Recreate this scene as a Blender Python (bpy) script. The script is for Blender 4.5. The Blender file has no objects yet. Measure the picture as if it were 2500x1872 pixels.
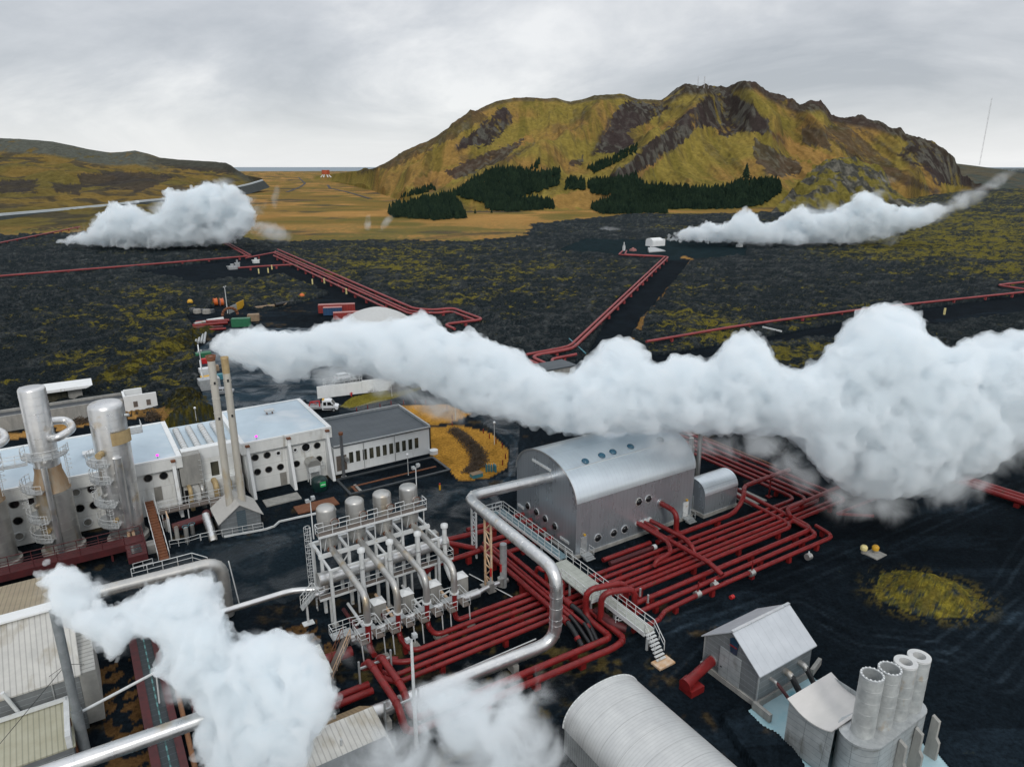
import bpy, math, random
import numpy as np
from mathutils import Vector, Matrix

scene = bpy.context.scene
COL = scene.collection
# ---------------------------------------------------------------- camera model and plan grid
F = 1720.0; PITCH = math.atan(529 / F); H = 48.0
SP, CP = math.sin(PITCH), math.cos(PITCH)
ANG = math.radians(32.5); CA, SA = math.cos(ANG), math.sin(ANG)
OX, OY = 8.1, 79.7                       # world position of the plan origin (corner of the barrel hall)

def ray(u, v):
    x = (u - 1250) / F; y = -(v - 936) / F
    return (x, CP + y * SP, -SP + y * CP)
def G(u, v, z=0.0):                       # world x,y of the point seen at u,v on level z
    r = ray(u, v); t = (z - H) / r[2]
    return (r[0] * t, r[1] * t)
def AB(x, y):
    dx, dy = x - OX, y - OY
    return (dx * CA + dy * SA, -dx * SA + dy * CA)
def W(a, b, z=0.0):
    return Vector((OX + a * CA - b * SA, OY + a * SA + b * CA, z))
def Q(u, v, z=0.0):                       # plan coordinates of a point on level z
    a, b = AB(*G(u, v, z)); return (a, b, z)
def proj(X, Y, Z):
    d = Y * CP - (Z - H) * SP; yy = Y * SP + (Z - H) * CP
    return 1250 + F * X / d, 936 - F * yy / d

# ---------------------------------------------------------------- materials
MATS = {}
def mk(name, c1, c2=None, rough=.6, metal=0., sc=1.5, stretch=(1, 1, 1), stain=None, bump=0., bsc=6., lines=(), emit=None, spec=.5, rvar=0.):
    if name in MATS: return MATS[name]
    m = bpy.data.materials.new(name); m.use_nodes = True; nt = m.node_tree; N = nt.nodes; L = nt.links
    bs = N['Principled BSDF']; bs.inputs['Roughness'].default_value = rough; bs.inputs['Metallic'].default_value = metal
    bs.inputs['Specular IOR Level'].default_value = spec
    c2 = c2 or tuple(x * .75 for x in c1)
    geo = N.new('ShaderNodeNewGeometry')
    rot = N.new('ShaderNodeVectorRotate'); rot.rotation_type = 'Z_AXIS'; rot.inputs['Angle'].default_value = -ANG
    L.new(geo.outputs['Position'], rot.inputs['Vector'])
    mp = N.new('ShaderNodeVectorMath'); mp.operation = 'MULTIPLY'; mp.inputs[1].default_value = stretch
    L.new(rot.outputs[0], mp.inputs[0])
    nz = N.new('ShaderNodeTexNoise'); nz.inputs['Scale'].default_value = sc; nz.inputs['Detail'].default_value = 6; nz.inputs['Roughness'].default_value = .65
    L.new(mp.outputs[0], nz.inputs['Vector'])
    rp = N.new('ShaderNodeValToRGB'); e = rp.color_ramp.elements
    e[0].position = .32; e[0].color = (*c2, 1); e[1].position = .68; e[1].color = (*c1, 1)
    L.new(nz.outputs[0], rp.inputs[0]); colr = rp.outputs[0]
    if stain:                              # (colour, threshold, scale, stretch)
        sc_, th, ss, st = stain
        m2 = N.new('ShaderNodeVectorMath'); m2.operation = 'MULTIPLY'; m2.inputs[1].default_value = st
        L.new(rot.outputs[0], m2.inputs[0])
        n2 = N.new('ShaderNodeTexNoise'); n2.inputs['Scale'].default_value = ss; n2.inputs['Detail'].default_value = 5
        L.new(m2.outputs[0], n2.inputs['Vector'])
        mr = N.new('ShaderNodeMapRange'); mr.inputs[1].default_value = th; mr.inputs[2].default_value = th + .12
        L.new(n2.outputs[0], mr.inputs[0])
        mx = N.new('ShaderNodeMix'); mx.data_type = 'RGBA'; L.new(mr.outputs[0], mx.inputs[0]); L.new(colr, mx.inputs[6]); mx.inputs[7].default_value = (*sc_, 1)
        colr = mx.outputs[2]
    hsum = None
    for (ax, sp_, wd, k) in lines:         # seams: axis weights, spacing, width fraction, darkening
        dt = N.new('ShaderNodeVectorMath'); dt.operation = 'DOT_PRODUCT'; dt.inputs[1].default_value = ax
        L.new(rot.outputs[0], dt.inputs[0])
        dv = N.new('ShaderNodeMath'); dv.operation = 'DIVIDE'; dv.inputs[1].default_value = sp_; L.new(dt.outputs['Value'], dv.inputs[0])
        fr = N.new('ShaderNodeMath'); fr.operation = 'FRACT'; L.new(dv.outputs[0], fr.inputs[0])
        lt = N.new('ShaderNodeMath'); lt.operation = 'LESS_THAN'; lt.inputs[1].default_value = wd; L.new(fr.outputs[0], lt.inputs[0])
        sc2 = N.new('ShaderNodeMath'); sc2.operation = 'MULTIPLY'; sc2.inputs[1].default_value = abs(k); L.new(lt.outputs[0], sc2.inputs[0])
        mx = N.new('ShaderNodeMix'); mx.data_type = 'RGBA'; L.new(sc2.outputs[0], mx.inputs[0]); L.new(colr, mx.inputs[6]); mx.inputs[7].default_value = (*[x * (.25 if k > 0 else 2.1) for x in c1], 1)
        colr = mx.outputs[2]
        hsum = lt.outputs[0] if hsum is None else hsum
    L.new(colr, bs.inputs['Base Color'])
    if rvar:
        mr = N.new('ShaderNodeMapRange'); mr.inputs[1].default_value = .35; mr.inputs[2].default_value = .65
        mr.inputs[3].default_value = max(0.02, rough - rvar); mr.inputs[4].default_value = min(1, rough + rvar)
        L.new(nz.outputs[0], mr.inputs[0]); L.new(mr.outputs[0], bs.inputs['Roughness'])
    if bump:
        nb = N.new('ShaderNodeTexNoise'); nb.inputs['Scale'].default_value = bsc; nb.inputs['Detail'].default_value = 5
        L.new(rot.outputs[0], nb.inputs['Vector'])
        bp = N.new('ShaderNodeBump'); bp.inputs['Strength'].default_value = 1; bp.inputs['Distance'].default_value = bump
        L.new(nb.outputs[0], bp.inputs['Height']); L.new(bp.outputs[0], bs.inputs['Normal'])
    if emit:
        bs.inputs['Emission Color'].default_value = (*emit[0], 1); bs.inputs['Emission Strength'].default_value = emit[1]
    MATS[name] = m
    return m

V_SEAM = ((1, 1, 0), .95, .05, .55)
RED = mk('red_paint', (.23, .018, .018), (.135, .012, .013), spec=.35, rough=.36, sc=.9, stain=((.11, .030, .018), .62, 1.3, (1, 1, 1)), bump=.004, bsc=9)
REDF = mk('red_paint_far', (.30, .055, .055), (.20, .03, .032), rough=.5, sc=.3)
REDD = mk('dark_red_steel', (.09, .012, .014), (.05, .01, .012), rough=.6)
SILV = mk('aluminium_jacket', (.72, .72, .71), (.60, .61, .62), rough=.33, metal=.88, sc=.8, rvar=.06, stain=((.55, .48, .38), .60, .45, (1, 1, 1)))
SILD = mk('weathered_aluminium', (.54, .53, .50), (.42, .42, .41), rough=.42, metal=.75, sc=.7, stretch=(1, 1, .3), rvar=.07, stain=((.42, .34, .23), .58, .5, (1, 1, .35)))
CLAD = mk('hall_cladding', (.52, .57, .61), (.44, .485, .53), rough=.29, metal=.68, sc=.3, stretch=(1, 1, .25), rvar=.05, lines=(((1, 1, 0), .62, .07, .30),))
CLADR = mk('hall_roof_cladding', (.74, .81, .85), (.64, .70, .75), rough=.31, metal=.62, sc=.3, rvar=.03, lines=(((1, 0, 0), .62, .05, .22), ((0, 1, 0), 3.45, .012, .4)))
TIN = mk('corrugated_zinc', (.60, .62, .63), (.46, .48, .50), rough=.5, metal=.45, sc=.8, rvar=.1, lines=(((0, 1, .9), .36, .3, .22), ((1, 0, 0), 1.6, .012, .35)))
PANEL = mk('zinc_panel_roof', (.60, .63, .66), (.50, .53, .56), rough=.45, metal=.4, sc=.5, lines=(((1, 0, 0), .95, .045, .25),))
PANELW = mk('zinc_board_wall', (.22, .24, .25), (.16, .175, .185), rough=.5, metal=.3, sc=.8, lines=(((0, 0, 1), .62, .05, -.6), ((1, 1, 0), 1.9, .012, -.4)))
PANELV = mk('zinc_block_wall', (.44, .47, .48), (.31, .34, .35), rough=.55, metal=.35, sc=.9, stain=((.22, .23, .22), .58, .8, (1, 1, .5)), lines=(((0, 0, 1), .6, .06, .6), ((1, 1, 0), 1.8, .03, .5)))
GALV = mk('galvanised_steel', (.50, .52, .52), (.36, .38, .39), rough=.5, metal=.5, sc=2)
WHITE = mk('white_painted_steel', (.66, .68, .68), (.52, .54, .54), rough=.5, sc=1.4, stain=((.42, .36, .26), .64, 1.6, (1, 1, 1)))
CONC = mk('white_concrete', (.76, .77, .75), (.64, .655, .64), rough=.8, sc=.7, stretch=(1, 1, .35), stain=((.40, .385, .34), .6, .8, (1, 1, .18)), bump=.004, lines=(((0, 0, 1), 2.05, .018, .5), ((1, 0, 0), 6.2, .006, .4)))
CONCP = mk('painted_render', (.77, .79, .79), (.69, .71, .71), rough=.75, sc=.8, stretch=(1, 1, .3), stain=((.46, .45, .40), .63, .8, (1, 1, .15)))
GREYC = mk('grey_concrete', (.30, .29, .26), (.19, .185, .17), rough=.85, sc=1.6, stretch=(1, 1, .5), bump=.01)
CONCB = mk('aged_concrete', (.34, .335, .31), (.22, .22, .21), rough=.85, sc=1.2, stretch=(1, 1, .3), bump=.008)
ROOFB = mk('pale_roof_membrane', (.50, .60, .67), (.44, .535, .60), rough=.55, sc=.35, stain=((.60, .66, .70), .56, .12, (1, 1, 1)))
ROOFD = mk('dark_roof_felt', (.066, .082, .094), (.045, .058, .068), rough=.55, sc=.6, stretch=(.4, 1, 1), lines=(((1, 0, 0), 1.15, .05, .45),))
DGLASS = mk('dark_glass', (.012, .013, .015), (.008, .009, .01), rough=.12)
OGLASS = mk('office_glass', (.09, .085, .06), (.02, .024, .02), rough=.12, sc=1.1, stretch=(1, 1, .2))
RUST = mk('rusty_steel', (.20, .075, .03), (.11, .04, .02), rough=.8, sc=3)
RUSTY = mk('rust_streaked_white', (.50, .27, .11), (.62, .50, .38), rough=.7, sc=1.5)
TAN = mk('tan_stained_metal', (.50, .38, .20), (.36, .26, .13), rough=.6, metal=.2, sc=1)
BROWNR = mk('brown_corrugated_roof', (.25, .17, .085), (.19, .13, .07), rough=.7, sc=1, lines=(((1, 0, 0), .36, .3, .35),))
BLACK = mk('black_plastic', (.012, .013, .015), rough=.45)
RUBBER = mk('tyre_rubber', (.01, .01, .011), rough=.8)
PAINTW = mk('vehicle_white', (.72, .74, .76), (.68, .70, .72), rough=.25)
PAINTS = mk('vehicle_silver', (.36, .38, .40), (.33, .35, .37), rough=.3, metal=.5)
REDV = mk('vivid_red', (.50, .02, .02), (.4, .02, .02), rough=.4)
YEL = mk('yellow_paint', (.62, .36, .02), (.5, .27, .02), rough=.5)
CREAM = mk('cream_cap', (.72, .64, .32), (.66, .55, .22), rough=.5)
ORANGE = mk('orange_paint', (.62, .14, .02), (.5, .1, .02), rough=.5)
BLUE = mk('blue_container_paint', (.015, .07, .17), (.02, .055, .12), rough=.5, sc=1, lines=(((1, 1, 0), .5, .3, .3),))
REDC = mk('red_container_paint', (.33, .035, .03), (.22, .03, .025), rough=.5, sc=1, lines=(((1, 1, 0), .5, .3, .3),))
PINKR = mk('faded_red_top', (.42, .20, .18), (.33, .15, .14), rough=.7, sc=.6)
GREEN = mk('green_paint', (.02, .16, .07), (.015, .1, .05), rough=.5)
DGREEN = mk('dark_green_tank', (.006, .03, .03), (.005, .02, .02), rough=.4)
GSIGN = mk('green_sign', (.03, .45, .12), (.02, .4, .1), rough=.4)
TEAL = mk('teal_paint', (.05, .22, .27), (.04, .16, .2), rough=.5)
BLUEG = mk('blue_grey_grating', (.16, .24, .27), (.12, .19, .22), rough=.6, lines=(((1, 0, 0), .3, .2, .4),))
GRATE = mk('pale_grating', (.42, .44, .40), (.33, .35, .31), rough=.7, sc=1.2, lines=(((1, 0, 0), .9, .04, .5), ((0, 1, 0), .9, .04, .5)))
BROWNG = mk('brown_grating', (.15, .12, .10), (.10, .085, .075), rough=.7)
WOOD = mk('weathered_wood', (.30, .22, .14), (.2, .14, .09), rough=.8)
MAG = mk('floodlight_magenta', (.5, .05, .4), rough=.3, emit=((1, .06, .75), 1.3))
LAMPG = mk('lamp_glass', (.75, .77, .78), (.7, .72, .73), rough=.2)
SHRUBM = mk('bare_twigs', (.11, .075, .045), (.055, .040, .028), rough=.9, sc=3)
CONIFER = mk('spruce_needles', (.026, .046, .026), (.008, .019, .015), rough=.9, sc=.09, spec=.1)
WPOOL = None

# ---------------------------------------------------------------- mesh building in plan coordinates
LOC = {}
def setp(o, label=None, cat=None, group=None, kind=None):
    if label: o['label'] = label
    if cat: o['category'] = cat
    if group: o['group'] = group
    if kind: o['kind'] = kind
    return o
def thing(name, label, cat, loc, group=None):
    o = bpy.data.objects.new(name, None); COL.objects.link(o); o.empty_display_size = .5
    o.location = W(*loc); o.rotation_euler = (0, 0, ANG); LOC[o.name] = Vector(loc)
    return setp(o, label, cat, group)
def dup(root, dloc=None, rot=0., label=None, loc=None):
    def cp(o, par):
        c = o.copy(); COL.objects.link(c); c.parent = par
        for ch in o.children: cp(ch, c)
        return c
    r = cp(root, None); base = LOC[root.name]
    nl = Vector(loc) if loc is not None else base + Vector(dloc)
    r.location = W(*nl); r.rotation_euler = (0, 0, ANG + rot); LOC[r.name] = nl
    if label: r['label'] = label
    return r

class MB:
    def __init__(s): s.v = []; s.f = []; s.s = []
    def add(s, vs, fs, sm=False):
        n = len(s.v); s.v += [tuple(p) for p in vs]
        for i, f in enumerate(fs):
            s.f.append(tuple(n + k for k in f)); s.s.append(sm if isinstance(sm, bool) else sm[i])
        return s
    def box(s, a0, a1, b0, b1, z0, z1):
        return s.add([(a0, b0, z0), (a1, b0, z0), (a1, b1, z0), (a0, b1, z0), (a0, b0, z1), (a1, b0, z1), (a1, b1, z1), (a0, b1, z1)],
                     [(0, 3, 2, 1), (4, 5, 6, 7), (0, 1, 5, 4), (1, 2, 6, 5), (2, 3, 7, 6), (3, 0, 4, 7)])
    def prism(s, poly, axis, t0, t1, sm=False):   # poly of 2-D points extruded along axis ('a','b','z')
        n = len(poly)
        def P(p, t):
            return {'a': (t, p[0], p[1]), 'b': (p[0], t, p[1]), 'z': (p[0], p[1], t)}[axis]
        vs = [P(p, t0) for p in poly] + [P(p, t1) for p in poly]
        fs = [(i, (i + 1) % n, n + (i + 1) % n, n + i) for i in range(n)]
        s.add(vs, fs, sm); 
        s.add([P(p, t0) for p in poly], [tuple(range(n))[::-1]]); s.add([P(p, t1) for p in poly], [tuple(range(n))])
        return s
    def ring(s, c, d, r, seg, up=None):
        d = Vector(d).normalized(); x = d.orthogonal().normalized() if up is None else up; y = d.cross(x)
        return [Vector(c) + x * (r * math.cos(2 * math.pi * k / seg)) + y * (r * math.sin(2 * math.pi * k / seg)) for k in range(seg)]
    def cyl(s, p0, p1, r, seg=12, r2=None, caps=True):
        r2 = r if r2 is None else r2; d = Vector(p1) - Vector(p0); up = d.orthogonal().normalized()
        vs = s.ring(p0, d, r, seg, up) + s.ring(p1, d, r2, seg, up)
        s.add(vs, [(k, (k + 1) % seg, seg + (k + 1) % seg, seg + k) for k in range(seg)], True)
        if caps: s.add(vs, [tuple(range(seg))[::-1], tuple(range(seg, 2 * seg))])
        return s
    def bar(s, p0, p1, w=.1, h=None):
        h = h or w; p0, p1 = Vector(p0), Vector(p1); d = (p1 - p0).normalized()
        x = d.cross(Vector((0, 0, 1))); x = Vector((1, 0, 0)) if x.length < 1e-3 else x.normalized(); y = x.cross(d).normalized()
        q = [(-1, -1), (1, -1), (1, 1), (-1, 1)]
        vs = [p0 + x * (i * w / 2) + y * (j * h / 2) for i, j in q] + [p1 + x * (i * w / 2) + y * (j * h / 2) for i, j in q]
        return s.add(vs, [(0, 3, 2, 1), (4, 5, 6, 7), (0, 1, 5, 4), (1, 2, 6, 5), (2, 3, 7, 6), (3, 0, 4, 7)])
    def tube(s, pts, r, bend=None, seg=12, rings=0., caps=True, proud=.035):
        P = [Vector(p) for p in pts]; bend = bend if bend is not None else 2.6 * r
        out = [P[0]]
        for i in range(1, len(P) - 1):
            a, b, c = P[i - 1], P[i], P[i + 1]; d1 = (b - a); d2 = (c - b)
            l = min(bend, d1.length * .48, d2.length * .48)
            if d1.angle(d2) < .03: out.append(b); continue
            p, q = b - d1.normalized() * l, b + d2.normalized() * l
            n = max(2, int(d1.angle(d2) / .26))
            for k in range(n + 1):
                t = k / n; out.append(p * (1 - t) ** 2 + b * 2 * t * (1 - t) + q * t * t)
        out.append(P[-1]); tg = []
        for i in range(len(out)):
            a = out[max(0, i - 1)]; b = out[min(len(out) - 1, i + 1)]; tg.append((b - a).normalized())
        up = tg[0].orthogonal().normalized(); vs = []
        for i, (p, t) in enumerate(zip(out, tg)):
            if i:
                q = tg[i - 1].rotation_difference(t); up = (q @ up).normalized()
            up = (up - t * up.dot(t)).normalized(); y = t.cross(up)
            k_ = 1.0
            vs += [p + (up * math.cos(2 * math.pi * k / seg) + y * math.sin(2 * math.pi * k / seg)) * r * k_ for k in range(seg)]
        m = len(out); fs = []
        for i in range(m - 1):
            for k in range(seg):
                k2 = (k + 1) % seg; fs.append((i * seg + k, i * seg + k2, (i + 1) * seg + k2, (i + 1) * seg + k))
        s.add(vs, fs, True)
        if caps: s.add(vs, [tuple(range(seg))[::-1], tuple(range((m - 1) * seg, m * seg))])
        if rings:
            for i in range(m - 1):
                a, b = out[i], out[i + 1]; L_ = (b - a).length
                n = int(L_ / rings)
                d = (b - a).normalized() if L_ > 1e-6 else None
                for k in range(n):
                    c = a + (b - a) * ((k + .5) / n); s.cyl(c - d * .045, c + d * .045, r * (1 + proud), seg)
                if n == 0 and i % 2 == 0 and L_ > .1:
                    s.cyl(a - d * .03, a + d * .03, r * (1 + proud), seg)
        return s
    def lathe(s, a, b, prof, seg=24, top=True):
        n = len(prof); vs = []
        for (r, z) in prof:
            vs += [(a + r * math.cos(2 * math.pi * k / seg), b + r * math.sin(2 * math.pi * k / seg), z) for k in range(seg)]
        fs = []
        for i in range(n - 1):
            for k in range(seg):
                k2 = (k + 1) % seg; fs.append((i * seg + k, i * seg + k2, (i + 1) * seg + k2, (i + 1) * seg + k))
        s.add(vs, fs, True)
        if prof[0][0] > 1e-4: s.add(vs, [tuple(range(seg))[::-1]])
        if top and prof[-1][0] > 1e-4: s.add(vs, [tuple(range((n - 1) * seg, n * seg))])
        return s
    def quad(s, *p): return s.add(p, [tuple(range(len(p)))])
    def disc(s, c, d, r, seg=20, t=.03):
        d = Vector(d).normalized(); return s.cyl(Vector(c), Vector(c) + d * t, r, seg)
    def build(s, name, mat, parent=None, loc=None, label=None, cat=None, group=None, kind=None):
        if not s.v: return None
        if parent is not None: L0 = LOC[parent.name]
        elif loc is not None: L0 = Vector(loc)
        else:
            xs = [p[0] for p in s.v]; ys = [p[1] for p in s.v]
            L0 = Vector(((min(xs) + max(xs)) / 2, (min(ys) + max(ys)) / 2, min(p[2] for p in s.v)))
        me = bpy.data.meshes.new(name); me.from_pydata([tuple(Vector(p) - L0) for p in s.v], [], s.f)
        me.polygons.foreach_set('use_smooth', s.s); me.materials.append(mat); me.update()
        o = bpy.data.objects.new(name, me); COL.objects.link(o); LOC[o.name] = L0
        if parent is not None: o.parent = parent
        else: o.location = W(*L0); o.rotation_euler = (0, 0, ANG)
        return setp(o, label, cat, group, kind)

def rail(pts, h=1.05, step=1.3, r=.03, closed=False, mid=True):
    m = MB(); P = [Vector(p) for p in pts]
    if closed: P.append(P[0])
    for a, b in zip(P[:-1], P[1:]):
        L_ = (b - a).length; n = max(1, round(L_ / step))
        for k in range(n + 1):
            p = a.lerp(b, k / n); m.cyl(p, p + Vector((0, 0, h)), r, 5)
        m.cyl(a + Vector((0, 0, h)), b + Vector((0, 0, h)), r * 1.15, 5)
        if mid: m.cyl(a + Vector((0, 0, h * .5)), b + Vector((0, 0, h * .5)), r * .8, 5)
    return m
def lattice(p0, p1, w=.9, t=.1):          # two uprights with zigzag bracing between, along the b axis
    m = MB(); p0, p1 = Vector(p0), Vector(p1); o = Vector((0, w, 0))
    m.bar(p0, p1, t); m.bar(p0 + o, p1 + o, t); n = max(2, int((p1 - p0).length / w)); 
    for k in range(n):
        a = p0.lerp(p1, k / n); b = p0.lerp(p1, (k + 1) / n)
        m.bar(a + (o if k % 2 else Vector()), b + (Vector() if k % 2 else o), t * .6)
        m.bar(b, b + o, t * .6)
    return m
SUPM = {}
def pipe(name, label, pts, r, mat=None, bend=None, sup=5.5, rings=0., group=None, supz=0., seg=12, cat='pipe'):
    mat = mat or RED; pts = [tuple(p) for p in pts]
    t = thing(name, label, cat, (pts[0][0], pts[0][1], 0), group)
    isr = mat is RED and not rings and len(pts) > 1
    MB().tube(pts, r, bend, seg, 6.3 if isr else rings, proud=.13 if isr else .035).build('pipe_run', mat, t)
    if sup:
        n_ = 0
        for a, b in zip(pts[:-1], pts[1:]):
            a, b = Vector(a), Vector(b); d = b - a
            if abs(d.z) > .3 or d.length < 2.5 or a.z - r < supz + .05: continue
            n = max(1, int(d.length / sup))
            for k in range(n):
                c = a + d * ((k + .5 + random.uniform(-.12, .12)) / n)
                m = MB(); w = r * .95
                if c.z < 1.9:
                    m.box(c.x - w, c.x + w, c.y - w * .9, c.y + w * .9, supz, c.z - r * .93)
                else:
                    m.box(c.x - .09, c.x + .09, c.y - .09, c.y + .09, supz, c.z - r * .9); m.box(c.x - .4, c.x + .4, c.y - .4, c.y + .4, supz, supz + .15)
                m.build('pipe_support', mat, t); n_ += 1
                if n_ > 14: break
    return t
rnd = random.Random(11); random.seed(5)
# ================================================================= barrel hall
def vault(b0, b1, zs, za, n=28, ex=2.02):      # profile (b,z) from b0 up over to b1
    c, rx, rz = (b0 + b1) / 2, (b1 - b0) / 2, za - zs; out = []
    for k in range(n + 1):
        t = math.pi * k / n; cx, sx = math.cos(t), math.sin(t)
        out.append((c - rx * math.copysign(abs(cx) ** (2 / ex), cx), zs + rz * abs(sx) ** (2 / ex)))
    return out
def porthole(mb, c, d, r, dome=.28):
    d = Vector(d).normalized(); up = d.orthogonal().normalized(); y = d.cross(up); vs = []; n = 5
    for i in range(n):
        t = i / (n - 1) * math.pi / 2; rr = r * math.cos(t); zz = dome * math.sin(t) + .04
        vs += [Vector(c) + d * zz + (up * math.cos(2 * math.pi * k / 16) + y * math.sin(2 * math.pi * k / 16)) * max(rr, .001) for k in range(16)]
    mb.add(vs, [(i * 16 + k, i * 16 + (k + 1) % 16, (i + 1) * 16 + (k + 1) % 16, (i + 1) * 16 + k) for i in range(n - 1) for k in range(16)], True)
    return mb
hall = thing('barrel_vault_hall', 'large silver metal hall with a barrel vaulted roof and round portholes', 'building', (10.4, 6.9, 0))
A0, A1, B1 = 0., 20.8, 13.8
prof = vault(0, B1, 7.6, 12.1)
m = MB(); m.box(A0, A1, .02, .1, .45, 7.6); m.box(A0, A1, B1 - .1, B1 - .02, .45, 7.6)
for a in (A0, A1 - .08):
    m.prism([(0.02, .45)] + prof + [(B1 - .02, .45)], 'a', a, a + .08)
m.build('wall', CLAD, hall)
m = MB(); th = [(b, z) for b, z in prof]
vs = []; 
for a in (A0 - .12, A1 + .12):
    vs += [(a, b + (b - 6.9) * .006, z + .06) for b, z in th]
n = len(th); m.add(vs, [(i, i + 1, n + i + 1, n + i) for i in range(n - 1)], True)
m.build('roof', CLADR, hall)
m = MB()
for a in (A0 - .14, A1 + .02):
    ou = [(a, 6.9 + (b - 6.9) * 1.012, z + .1) for b, z in th] + [(a + .12, 6.9 + (b - 6.9) * 1.012, z + .1) for b, z in th]
    inn = [(a, 6.9 + (b - 6.9) * .985, z - .1) for b, z in th] + [(a + .12, 6.9 + (b - 6.9) * .985, z - .1) for b, z in th]
    m.add(ou, [(i, i + 1, n + i + 1, n + i) for i in range(n - 1)], True)
    m.add([ou[i] for i in range(n)] + [inn[i] for i in range(n)], [(i, n + i, n + i + 1, i + 1) for i in range(n - 1)]); m.build('roof_trim', SILV, hall); m = MB()
MB().box(A0 - .15, A1 + .15, -.15, B1 + .15, -.3, .45).build('plinth', CONCB, hall)
for a, z in [(3.6, 1.9), (6.3, 1.8), (8.2, 1.8), (10.5, 5.2), (12.2, 5.2)]:
    porthole(MB(), (a, .02, z), (0, -1, 0), .5).build('porthole', DGLASS, hall)
    MB().tube([(a + .55 * math.cos(t * .393), -.03, z + .55 * math.sin(t * .393)) for t in range(17)], .06, 0, 5).build('porthole_rim', SILV, hall)
for b, z in [(10.9, 2.8), (8.8, 2.8), (6.7, 2.7), (4.5, 2.6)]:
    porthole(MB(), (-.0, b, z), (-1, 0, 0), .48).build('porthole', DGLASS, hall)
    MB().tube([(-.04, b + .53 * math.cos(t * .393), z + .53 * math.sin(t * .393)) for t in range(17)], .06, 0, 5).build('porthole_rim', SILV, hall)
m = MB().box(-.1, -.02, 5.6, 9.9, 10.0, 10.35).build('vent_strip', WHITE, hall)
MB().box(-.1, -.02, 11.9, 13.4, 1.8, 2.2).build('vent_strip', WHITE, hall); MB().box(-.1, -.02, 1.4, 3.3, 1.4, 1.75).build('vent_strip', WHITE, hall)
def vz(b): 
    for i in range(n - 1):
        if th[i][0] <= b <= th[i + 1][0]:
            t = (b - th[i][0]) / (th[i + 1][0] - th[i][0]); return th[i][1] * (1 - t) + th[i + 1][1] * t
    return 7.6
for a, b in [(3.7, 3.2), (6.6, 3.4), (8.6, 3.5), (11.8, 3.6), (17.1, 3.4)]:
    porthole(MB(), (a, b, vz(b) + .05), (0, -.35, 1), .52, .3).build('roof_dome', mk('roof_dome_glass', (.04, .12, .18), (.03, .09, .14), rough=.15), hall)
for b in (2.6,):
    MB().box(A0 + .3, A1 - .3, b - .03, b + .03, vz(b) + .06, vz(b) + .12).build('roof_strip', WHITE, hall)
for a in (1.35, 19.6):
    MB().box(a - .55, a + .45, -.06, .01, .5, 2.75).build('door', GALV if a < 5 else WHITE, hall)
    MB().box(a - .12, a + .12, -.22, -.02, 2.95, 3.2).build('lamp', YEL, hall)
    m = MB(); 
    for k in range(3): m.box(a - .7, a + .7, -1.0 - k * .3, -.15 - k * .3 if k else -.15, .42 - k * .14, .5 - k * .14)
    m.build('door_steps', GALV, hall)
    rail([(a - .7, -.2, .5), (a - .7, -1.2, .5)], 1.0, 1).build('handrail', WHITE, hall); rail([(a + .7, -.2, .5), (a + .7, -1.2, .5)], 1., 1).build('handrail', WHITE, hall)
# small annex
ann = thing('barrel_vault_annex', 'small silver vaulted shed beside the far end of the large hall', 'building', (25.4, .9, 0))
pr2 = vault(-1.1, 3.1, 3.3, 5.2, 18); n2 = len(pr2); m = MB()
for a in (22.2, 28.9): m.prism([(-1.1, .5)] + pr2 + [(3.1, .5)], 'a', a, a + .06)
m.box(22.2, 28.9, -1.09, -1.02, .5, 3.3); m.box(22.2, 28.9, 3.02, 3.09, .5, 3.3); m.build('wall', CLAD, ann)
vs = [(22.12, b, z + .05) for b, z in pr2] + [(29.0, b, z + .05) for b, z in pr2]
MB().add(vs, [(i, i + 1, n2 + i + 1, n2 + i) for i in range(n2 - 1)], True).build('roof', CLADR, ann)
MB().box(22.0, 29.1, -1.25, 3.2, -.2, .5).build('plinth', CONCB, ann)
MB().box(22.13, 22.19, 1.0, 1.9, .5, 2.6).build('door', GALV, ann)

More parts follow.
